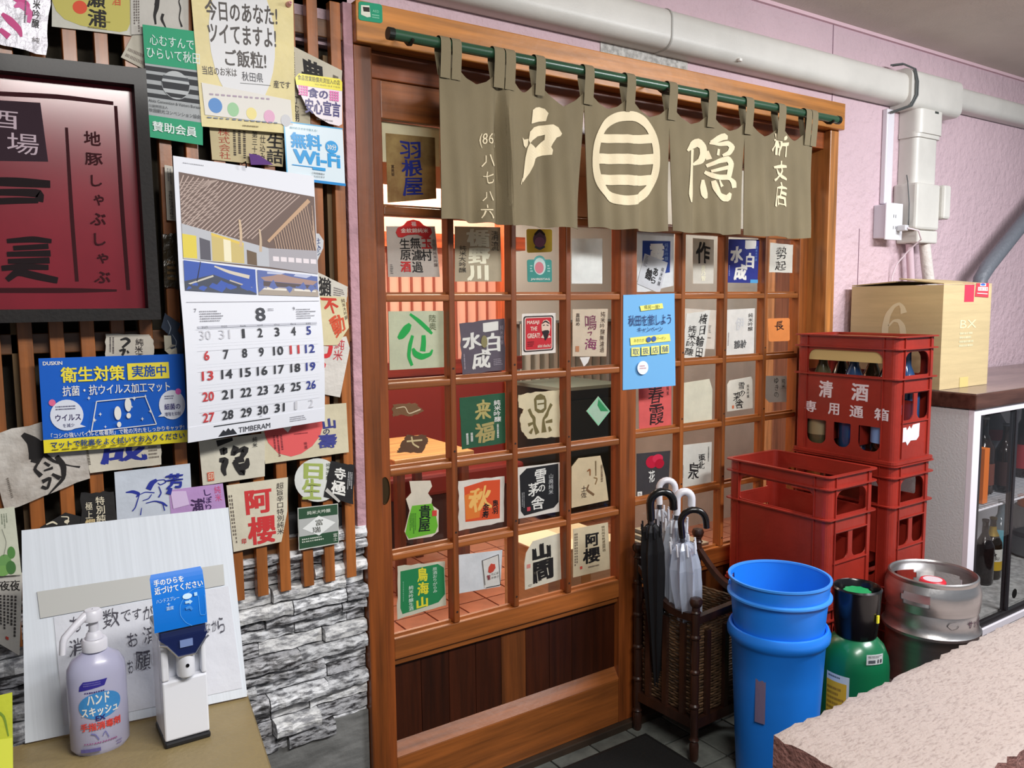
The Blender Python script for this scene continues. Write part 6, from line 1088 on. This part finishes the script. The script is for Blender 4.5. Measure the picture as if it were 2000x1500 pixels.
# ---------------- umbrella stand ----------------
us = empty('umbrella_stand', (1.85, -.15, 0)); tag(us, 'dark wood and wicker umbrella stand with turned posts beside the blue bucket', 'umbrella stand')
UW = mat((62, 36, 26), rough=.35, var=.4, vscale=(20, 20, 5), coat=.2); UWl = mat((112, 84, 58), rough=.5, var=.4, vscale=(20, 20, 20))
PA, PB, PC, PD = (1.702, -.035), (1.716, -.262), (1.955, -.045), (1.985, -.255)
hts = {PA: .608, PB: .50, PC: .615, PD: .50}
for p, h in hts.items():
    pr = [(.001, 0), (.010, 0), (.014, .01), (.014, .05), (.011, .06), (.015, .066), (.011, .072)]
    z = .072
    while z < h-.09:
        pr += [(.0115, z+.008), (.013, z+.05), (.0115, z+.09), (.0155, z+.095), (.0155, z+.100), (.011, z+.105)]; z += .105
    pr += [(.011, h-.05), (.016, h-.045), (.010, h-.038), (.008, h-.034), (.017, h-.024), (.020, h-.013), (.016, h-.003), (.001, h)]
    obj('turned_post', MB().lathe([(r, min(zz_, h)) for r, zz_ in pr], (*p, 0), 16), UW, us, smooth=True)
def railc(p, q_, h0, h1, sag, nm='curved_rail', th=.010, hh=.022, m=UW):
    n = 14; V = []; F = []; d = Vector((q_[0]-p[0], q_[1]-p[1], 0)); nn = Vector((-d.y, d.x, 0)).normalized()*th
    for i in range(n+1):
        t = i/n; z = h0*(1-t)+h1*t-sag*math.sin(math.pi*t)*(1.0-.0*t); b = Vector((p[0], p[1], 0))+d*t
        for s, zz_ in ((-1, z), (1, z), (1, z+hh), (-1, z+hh)): V.append((b.x+nn.x*s, b.y+nn.y*s, zz_))
    for i in range(n):
        for k in range(4): F.append((i*4+k, i*4+(k+1) % 4, i*4+4+(k+1) % 4, i*4+4+k))
    F += [(0, 1, 2, 3), (n*4+3, n*4+2, n*4+1, n*4)]
    obj(nm, MB().quadlist(V, F), m, us)
railc(PA, PB, .53, .43, .045); railc(PC, PD, .54, .44, .045); railc(PB, PD, .42, .43, .0); railc(PA, PC, .50, .50, .02)
for a, b in ((PA, PB), (PB, PD), (PC, PD), (PA, PC)): railc(a, b, .10, .10, 0, 'bottom_rail', .008, .03)
for a, b, z1 in ((PA, PB, .44), (PB, PD, .42), (PC, PD, .44), (PA, PC, .48)):
    d = Vector((b[0]-a[0], b[1]-a[1], 0)); nn = Vector((-d.y, d.x, 0)).normalized()
    for t in (.2, .5, .8):
        c = Vector((a[0], a[1], 0))+d*t; dd = d.normalized()*.009
        V = [c-dd-nn*.006, c+dd-nn*.006, c+dd+nn*.006, c-dd+nn*.006]; obj('slat', MB().quadlist([(v.x, v.y, .131) for v in V]+[(v.x, v.y, z1-.03) for v in V], [(0, 1, 2, 3), (7, 6, 5, 4), (0, 4, 5, 1), (1, 5, 6, 2), (2, 6, 7, 3), (3, 7, 4, 0)]), UW, us)
    inn = Vector((1.845, -.15, 0)); mb = MB()
    s = 1 if (inn-Vector((a[0], a[1], 0))).dot(nn) > 0 else -1; z = .135; k = 0
    while z < z1-.01:
        p0 = Vector((a[0], a[1], z))+nn*s*.010+d*.07; p1 = Vector((a[0], a[1], z))+nn*s*.010+d*.93
        pts = [p0*(1-t/10)+p1*(t/10)+nn*.0022*(1 if (t+k) % 2 else -1) for t in range(11)]
        mb.tube(pts, .0036, 5); z += .0086; k += 1
    o = obj('wicker_weave', mb, UWl, us); o['kind'] = 'stuff'
obj('tray', MB().slab([[(p[0], p[1]) for p in (PA, PB, PD, PC)]], lambda a, b, d: Vector((a, b, .105-d)), .006), UW, us)
def umbrella(base, tip_dir, Lz, hcol, ccol, label, hook_dir, alpha=1.0, r_=.035, hk=.034, hr=.0115, gl=None):
    """base point on the tray; shaft rises along tip_dir"""
    u_ = empty('umbrella', base); tag(u_, label, 'umbrella', 'umbrellas in the wicker stand'); b = Vector(base); d = Vector(tip_dir).normalized(); hd = Vector(hook_dir); hd = (hd-d*hd.dot(d)).normalized()
    at = lambda t: b+d*t
    obj('shaft', MB().tube([at(0), at(Lz*.84)], .004, 8), mat((190, 190, 196), rough=.3, metal=.7), u_, smooth=True)
    n = 16; V = []; F = []; prof = [(.006, .02), (.016, .08), (.6*r_, .30), (r_, .60), (r_*1.05, .70), (r_*.8, .79), (r_*.35, .815)]
    a0 = d.orthogonal().normalized(); b0 = d.cross(a0)
    for r, t in prof:
        for k in range(n): rr_ = r*(1.0 if k % 2 else .72); an = 2*math.pi*k/n+t*1.2; V.append(at(Lz*t)+(a0*math.cos(an)+b0*math.sin(an))*rr_)
    for i in range(len(prof)-1):
        for k in range(n): k2 = (k+1) % n; F.append((i*n+k, i*n+k2, (i+1)*n+k2, (i+1)*n+k))
    cmt = mat(ccol, rough=.25 if gl else .7, alpha=alpha, coat=.3 if gl else 0)
    obj('folded_canopy', MB().quadlist(V, F), cmt, u_, smooth=False, fix=False)
    for k in range(8): an = 2*math.pi*(2*k+1)/n+.7; p = at(Lz*.785)+(a0*math.cos(an)+b0*math.sin(an))*r_*.8; obj('rib_tip', MB().tube([p-d*.012, p+d*.026], .0028, 6), mat((226, 226, 232) if gl else (30, 30, 34), rough=.4), u_)
    obj('runner', MB().tube([at(Lz*.815), at(Lz*.85)], .0075, 10), mat((60, 60, 66), rough=.4), u_, smooth=True)
    top = at(Lz*.90); pts = [at(Lz*.835), at(Lz*.87), top]
    for i in range(1, 11): an = math.pi*i/10; pts.append(top+hd*(hk-hk*math.cos(an))+d*(hk*1.05*math.sin(an)))
    pts.append(pts[-1]-d*.022)
    obj('curved_handle', MB().tube(pts, hr, 14), mat(hcol, rough=.25, coat=.3), u_, smooth=True)
def umb(px_h, py_h, Yh, bx__, by__, *a, **k):
    t = P(px_h, py_h, Yh); b = Vector((bx__, by__, .115)); v = t-b; L_ = v.length/.90
    umbrella(b, v, L_, *a, **k)
umb(1322, 975, -.17, 1.765, -.13, (222, 220, 226), (190, 196, 206), 'clear plastic umbrella with white crook handle, frontmost of the two white ones', (.83, -.56, 0), alpha=.6, gl=1, r_=.042, hk=.022)
umb(1287, 955, -.07, 1.79, -.07, (222, 220, 226), (200, 204, 212), 'umbrella with white crook handle behind the black handled one', (.83, -.56, 0), alpha=.6, gl=1, r_=.036, hk=.025, hr=.010)
umb(1270, 985, -.15, 1.735, -.10, (16, 16, 18), (20, 20, 24), 'black umbrella with black crook handle at the left of the stand', (.83, -.5, 0), r_=.036, hk=.034, hr=.012)
umb(1330, 1022, -.22, 1.80, -.20, (20, 16, 16), (196, 204, 222), 'clear plastic umbrella with black crook handle at the right of the stand', (.8, -.6, 0), alpha=.55, gl=1, r_=.047, hk=.036, hr=.0095)
# ---------------- table, board, sanitiser ----------------
zt = .66
tb = empty('vinyl_covered_stand', (.12, -.5, 0)); tag(tb, 'khaki vinyl covered stand carrying the sanitiser bottle and dispenser', 'stand')
VM = mat((150, 132, 92), rough=.45, var=.08, vscale=(6, 6, 6), bump=.15, bscale=120)
tl = [G(-120, 1490, zt), G(60, 1395, zt), G(487, 1350, zt), G(540, 1540, zt)]
cn = [Vector((-.16, -.74, 0)), Vector((-.16, -.385, 0)), Vector((G(485, 1352, zt).x, -.385, 0)), Vector((0, -.74, 0))]
ga, gb_ = G(484, 1362, zt), G(526, 1495, zt); tt = (-.74-ga.y)/(gb_.y-ga.y); cn[3].x = ga.x+(gb_.x-ga.x)*tt; tt = (-.385-ga.y)/(gb_.y-ga.y); cn[2].x = ga.x+(gb_.x-ga.x)*tt
obj('cushion_top', MB().slab([[(c.x, c.y) for c in cn]], lambda a, b, d: Vector((a, b, zt-d)), .035), VM, tb)
obj('body', MB().slab([[(c.x*.985, c.y+(.004 if c.y < -.5 else -.004)) for c in cn]], lambda a, b, d: Vector((a, b, zt-.037-d)), .623), mat((170, 142, 90), rough=.6), tb)
obj('seam_piping', MB().tube([(c.x, c.y, zt-.002) for c in cn[1:]], .0022, 6), mat((120, 104, 70), rough=.5), tb)
# white corrugated board leaning back
bd = empty('white_board', (.22, -.40, zt)); tag(bd, 'white corrugated board with handwritten note leaning behind the sanitiser', 'board')
bq3 = [P(42, 1036, -.31), P(446, 991, -.31), G(483, 1360, zt+.004), G(49, 1452, zt+.004)]
pnb = (bq3[2]-bq3[1]).cross(bq3[3]-bq3[1]).normalized(); rd = ray(42, 1036); bq3[0] = CAM+rd*((bq3[1]-CAM).dot(pnb)/rd.dot(pnb))      # keeps the sheet flat
nb_ = (bq3[1]-bq3[0]).cross(bq3[3]-bq3[0]).normalized(); nb_ = -nb_ if nb_.y > 0 else nb_
bfn = lambda a, b, h: bil(bq3, a, b)+nb_*h
sheetb = obj('corrugated_sheet', MB().slab([[(0, 0), (1, 0), (1, 1), (0, 1)]], lambda a, b, d: bil(bq3, a, b)-nb_*d, .005), mat((214, 220, 228), rough=.6, var=.04, vscale=(220, 3, 3), bump=.1, bscale=10), bd)
nq = [inv([(42, 1036), (446, 991), (483, 1360), (49, 1452)], x, y) for x, y in ((100, 1212), (445, 1150), (472, 1345), (118, 1420))]
obj('note_paper', MB().slab([nq], lambda a, b, d: bfn(a, b, .0012-d), .001), mat((206, 208, 216), rough=.6, bump=.3, bscale=20), bd)
tq = [inv([(42, 1036), (446, 991), (483, 1360), (49, 1452)], x, y) for x, y in ((70, 1162), (434, 1107), (437, 1148), (76, 1215))]
obj('clear_tape', MB().slab([tq], lambda a, b, d: bfn(a, b, .0022-d), .0006), mat((190, 190, 186), rough=.2, coat=.5), bd)
bi = lambda x, y: inv([(42, 1036), (446, 991), (483, 1360), (49, 1452)], x, y)
def bt(s, x0, y0, x1, y1): a = bi(x0, y0); b = bi(x1, y1); return T(s, a[0], min(a[1], b[1]), b[0], max(a[1], b[1]), (60, 60, 70), w=.04)
put_prints(bd, [bt('お手数ですが', 130, 1212, 292, 1222), ], lambda a, b, h: bfn(a, b, h+.0014)) if False else None
its = []
for s, x0, y0, x1, y1 in (('お', 130, 1212, 152, 1240), ('手', 158, 1206, 180, 1238), ('数', 190, 1200, 224, 1230), ('で', 226, 1202, 246, 1222), ('す', 248, 1198, 266, 1216), ('が', 268, 1192, 290, 1216), ('消', 128, 1258, 155, 1285), ('お', 238, 1244, 260, 1268), ('済', 268, 1232, 296, 1262), ('お', 238, 1296, 250, 1320), ('願', 253, 1282, 285, 1312), ('い', 288, 1282, 306, 1302), ('か', 408, 1218, 420, 1238), ('ら', 420, 1212, 437, 1240), ('な', 394, 1222, 406, 1240)):
    a = bi(x0, y0); b = bi(x1, y1); its.append(T(s, a[0], a[1]+.0, b[0], b[1], (62, 60, 72), w=.04))
put_prints(bd, its, lambda a, b, h: bfn(a, b, h+.0014))
# pump bottle
pc = G(187, 1452, zt); pc = Vector((pc.x+.006, -.462, zt)); K_ = 1.28
sbm = mat((206, 206, 236), rough=.3, trans=.25, coat=.2)
sb_ = empty('pump_bottle', pc); tag(sb_, 'translucent hand sanitiser pump bottle with white nozzle at the lower left', 'bottle')
rw = .0425
obj('bottle_body', MB().lathe([(r_1, z_1*.82) for r_1, z_1 in [(.001, 0), (rw*.86, 0), (rw, .010), (rw, .150), (rw*.97, .165), (rw*.80, .182), (rw*.48, .192), (.018, .196), (.001, .196)]], pc, 40, sy_=.72), sbm, sb_, smooth=True)
obj('screw_collar', MB().lathe([(r_1, z_1*.82) for r_1, z_1 in [(.0185, .1965), (.0185, .214), (.016, .218), (.001, .218)]], pc, 24), mat((226, 226, 236), rough=.4), sb_, smooth=True)
obj('pump_stem', MB().lathe([(r_1, z_1*.82) for r_1, z_1 in [(.013, .2185), (.011, .228), (.007, .232), (.007, .250), (.001, .250)]], pc, 20), mat((222, 222, 232), rough=.4), sb_, smooth=True)
obj('pump_head', MB().lathe([(r_1, z_1*.82) for r_1, z_1 in [(.008, .2505), (.014, .254), (.0145, .268), (.011, .274), (.001, .275)]], pc, 20), mat((230, 230, 240), rough=.35), sb_, smooth=True)
obj('nozzle', MB().tube([pc+Vector((v[0], v[1], v[2]*.82)) for v in ((0, 0, .266), (-.012, -.004, .265), (-.030, -.010, .248), (-.041, -.013, .236), (-.044, -.014, .228), (-.046, -.014, .205))], [.007, .0065, .0055, .0055, .005, .0045], 12), mat((230, 230, 240), rough=.35), sb_, smooth=True)
va = math.atan2(CAM.y-pc.y, CAM.x-pc.x)
def ell(a, b, h, zt_=.122, hg=.113, wd=1.75): an = va+.02+(a-.5)*wd; return Vector((pc.x+(rw+h)*math.cos(an), pc.y+(rw*.72+h)*math.sin(an), zt+zt_-b*hg))
put_prints(sb_, [('G', [(.16, .06), (.24, .0), (.70, .0), (.64, .09), (.14, .13)], (48, 40, 150)), D_(.24, .02, .6, .08, 2, (120, 116, 190)), D_(.26, .15, .86, .19, 1, (60, 50, 120)), E_(.54, .36, .42, .19, (60, 140, 206)), T('ハンド', .30, .19, .72, .34, WT, b=.05), T('スキッシュ', .18, .37, .88, .50, WT, b=.05), T('EX', .44, .50, .62, .57, (40, 30, 110), b=.05), T('手指消毒剤', .14, .585, .92, .70, (222, 70, 60), b=.05), B_([(.34, .74, .02), (.42, .76, .02), (.48, .84, .02)], (110, 110, 170)), B_([(.55, .80, .015), (.60, .73, .015), (.66, .84, .015)], (110, 110, 170)), D_(.20, .87, .88, .91, 1, (150, 90, 140)), Rr(.12, .95, .50, 1.0, (96, 90, 150)), D_(.80, .92, .92, 1, 2, (120, 110, 160))], ell, dens=.12)
# touch-free dispenser
dx0 = P(318, 1440, -.475); 
ds = empty('spray_dispenser', (.262, -.500, zt)); tag(ds, 'white touch free dispenser with blue instruction card on top', 'dispenser')
ang = math.radians(-1)
def rotd(x, y, z): x *= .87; z *= .965; return Vector((.262+x*math.cos(ang)-y*math.sin(ang), -.500+x*math.sin(ang)+y*math.cos(ang), zt+z))
def rbox(nm, x0, x1, y0, y1, z0, z1, b, m, parent=ds, smooth=False):
    mb = MB().box(x0, x1, y0, y1, z0, z1, b); mb.v = [rotd(*v) for v in mb.v]; return obj(nm, mb, m, parent)
wmt = mat((228, 230, 238), rough=.3, coat=.2)
rbox('base', -.040, .040, -.036, .050, 0, .010, .003, mat((26, 26, 30), rough=.4))
rbox('column', -.039, .039, -.014, .048, .0105, .183, .005, wmt); rbox('front_shell', -.039, .039, -.033, -.0145, .0105, .112, .003, wmt); rbox('front_cheek', -.039, -.026, -.033, -.0145, .1125, .183, .003, wmt); rbox('front_cheek', .030, .039, -.033, -.0145, .1125, .183, .003, wmt)
rbox('head', -.041, .041, -.036, .048, .1835, .200, .004, mat((34, 44, 84), rough=.15, coat=.5))
mb = MB().slab([[(-.041, .188), (.041, .188), (.036, .178), (.018, .156), (-.012, .156), (-.030, .178)]], lambda a, b, d: rotd(a, -.044+d, b), .008); obj('dark_visor', mb, mat((22, 34, 80), rough=.12, coat=.6), ds)
obj('chrome_trim', MB().tube([rotd(-.042, -.045, .181), rotd(-.030, -.045, .177), rotd(-.012, -.045, .155), rotd(.018, -.045, .155), rotd(.036, -.045, .177), rotd(.042, -.045, .181)], .0016, 8), mat((220, 220, 228), rough=.12, metal=.95), ds)
rbox('small_display', -.008, .014, -.0458, -.0442, .170, .182, 0, mat((120, 140, 190), rough=.3))
mb = MB().lathe([(.015, 0), (.016, .004), (.016, .036), (.001, .037)], (0, 0, 0), 24); mb.v = [rotd(v.x+.003, v.y-.030, v.z+.118) for v in mb.v]; obj('nozzle_housing', mb, wmt, ds, smooth=True)
mb = MB().lathe([(.004, 0), (.010, .001), (.011, .005)], (0, 0, 0), 20); mb.v = [rotd(v.x+.003, v.y-.030, v.z+.1125) for v in mb.v]; obj('nozzle_tip', mb, mat((214, 216, 222), rough=.4), ds, smooth=True)
mb = MB().slab([[(.003+.0032*math.cos(t/12*2*math.pi), .138+.0032*math.sin(t/12*2*math.pi)) for t in range(12)]], lambda a, b, d: rotd(a, -.0466+d, b), .001); obj('sensor_dot', mb, mat((14, 14, 18), rough=.2), ds)
# card
cqd = [rotd(-.047, .0, .288), rotd(.043, .0, .288), rotd(.043, -.036, .196), rotd(-.047, -.036, .196)]
cqd = [rotd(-.048, -.020, .291), rotd(.042, -.020, .291), rotd(.042, -.040, .201), rotd(-.048, -.040, .201)]
nc = (cqd[1]-cqd[0]).cross(cqd[3]-cqd[0]).normalized(); nc = -nc if nc.y > 0 else nc
bendc = lambda b: .006*math.sin(math.pi*b)
cfd = lambda a, b, h: bil(cqd, a, b)+nc*(h+bendc(b))
V = []; F = []; n = 14
out = rrect(0, 0, 1, 1, .08)
mbc = MB()
for i in range(n):
    b0_, b1_ = i/n, (i+1)/n
    ins = lambda b: .03 if b in (0,) else 0
    Vq = [cfd(ins(b0_), b0_, 0), cfd(1-ins(b0_), b0_, 0), cfd(1, b1_, 0), cfd(0, b1_, 0)]; mbc.quadlist(Vq+[v-nc*.001 for v in Vq], [(0, 1, 2, 3), (7, 6, 5, 4), (1, 5, 6, 2), (3, 7, 4, 0)]+([(0, 4, 5, 1)] if i == 0 else [])+([(2, 6, 7, 3)] if i == n-1 else []))
cdp = obj('blue_card', mbc, mat((14, 116, 214), rough=.2, coat=.4), ds)
put_prints(cdp, [T('手のひらを', .06, .10, .62, .21, WT, b=.03), T('近づけてください', .06, .23, .97, .35, WT, b=.03), T('ハンドスプレー', .07, .43, .50, .50, (190, 220, 244), b=.01), T('+', .26, .52, .32, .57, (190, 220, 244)), T('温度', .24, .585, .38, .65, (190, 220, 244), b=.02), B_([(.98, .36, .008), (.80, .36, .008), (.62, .44, .008), (.50, .60, .008), (.49, .78, .008), (.58, .92, .008), (.70, 1.0, .008)], (90, 170, 236)), E_(.65, .47, .09, .05, (200, 226, 244)), ('G', [(.60, .55), (.68, .55), (.68, .53), (.74, .575), (.68, .62), (.68, .595), (.60, .595)], (170, 210, 240)), B_([(.86, .50, .008), (.86, .84, .008), (.98, .86, .008), (.98, .50, .008)], (90, 170, 236)), B_([(.6, .68, .05), (.68, .66, .05), (.72, .72, .04)], (60, 140, 220)), Rr(.78, .43, .84, .49, (170, 210, 240))], cfd, 1.0, dens=.15)
# leaflets at the far lower left
lf_ = [(-60, 1372), (24, 1352), (26, 1560), (-60, 1560)]
paper('leaflet', 'yellow green leaflet standing at the lower left edge of the stand', 'leaflet', lf_, -.56, (206, 214, 60), [B_([(.5, .1, .06), (.8, .2, .06), (.9, .4, .03)], (120, 150, 50)), Rr(.3, .42, 1, .9, (226, 232, 80))], group=None)
# push pin on the rice poster
q = P(564, 8, -.07); o = obj('push_pin', MB().lathe([(.001, 0), (.006, .001), (.0055, .006), (.0035, .010), (.0035, .016), (.001, .017)], (0, 0, 0), 16), mat((226, 160, 160), rough=.3)); o.rotation_euler = (math.radians(90), 0, 0); o.location = Vector((q.x, -.066, q.z)); tag(o, 'small pink push pin at the top right of the rice poster', 'pin')
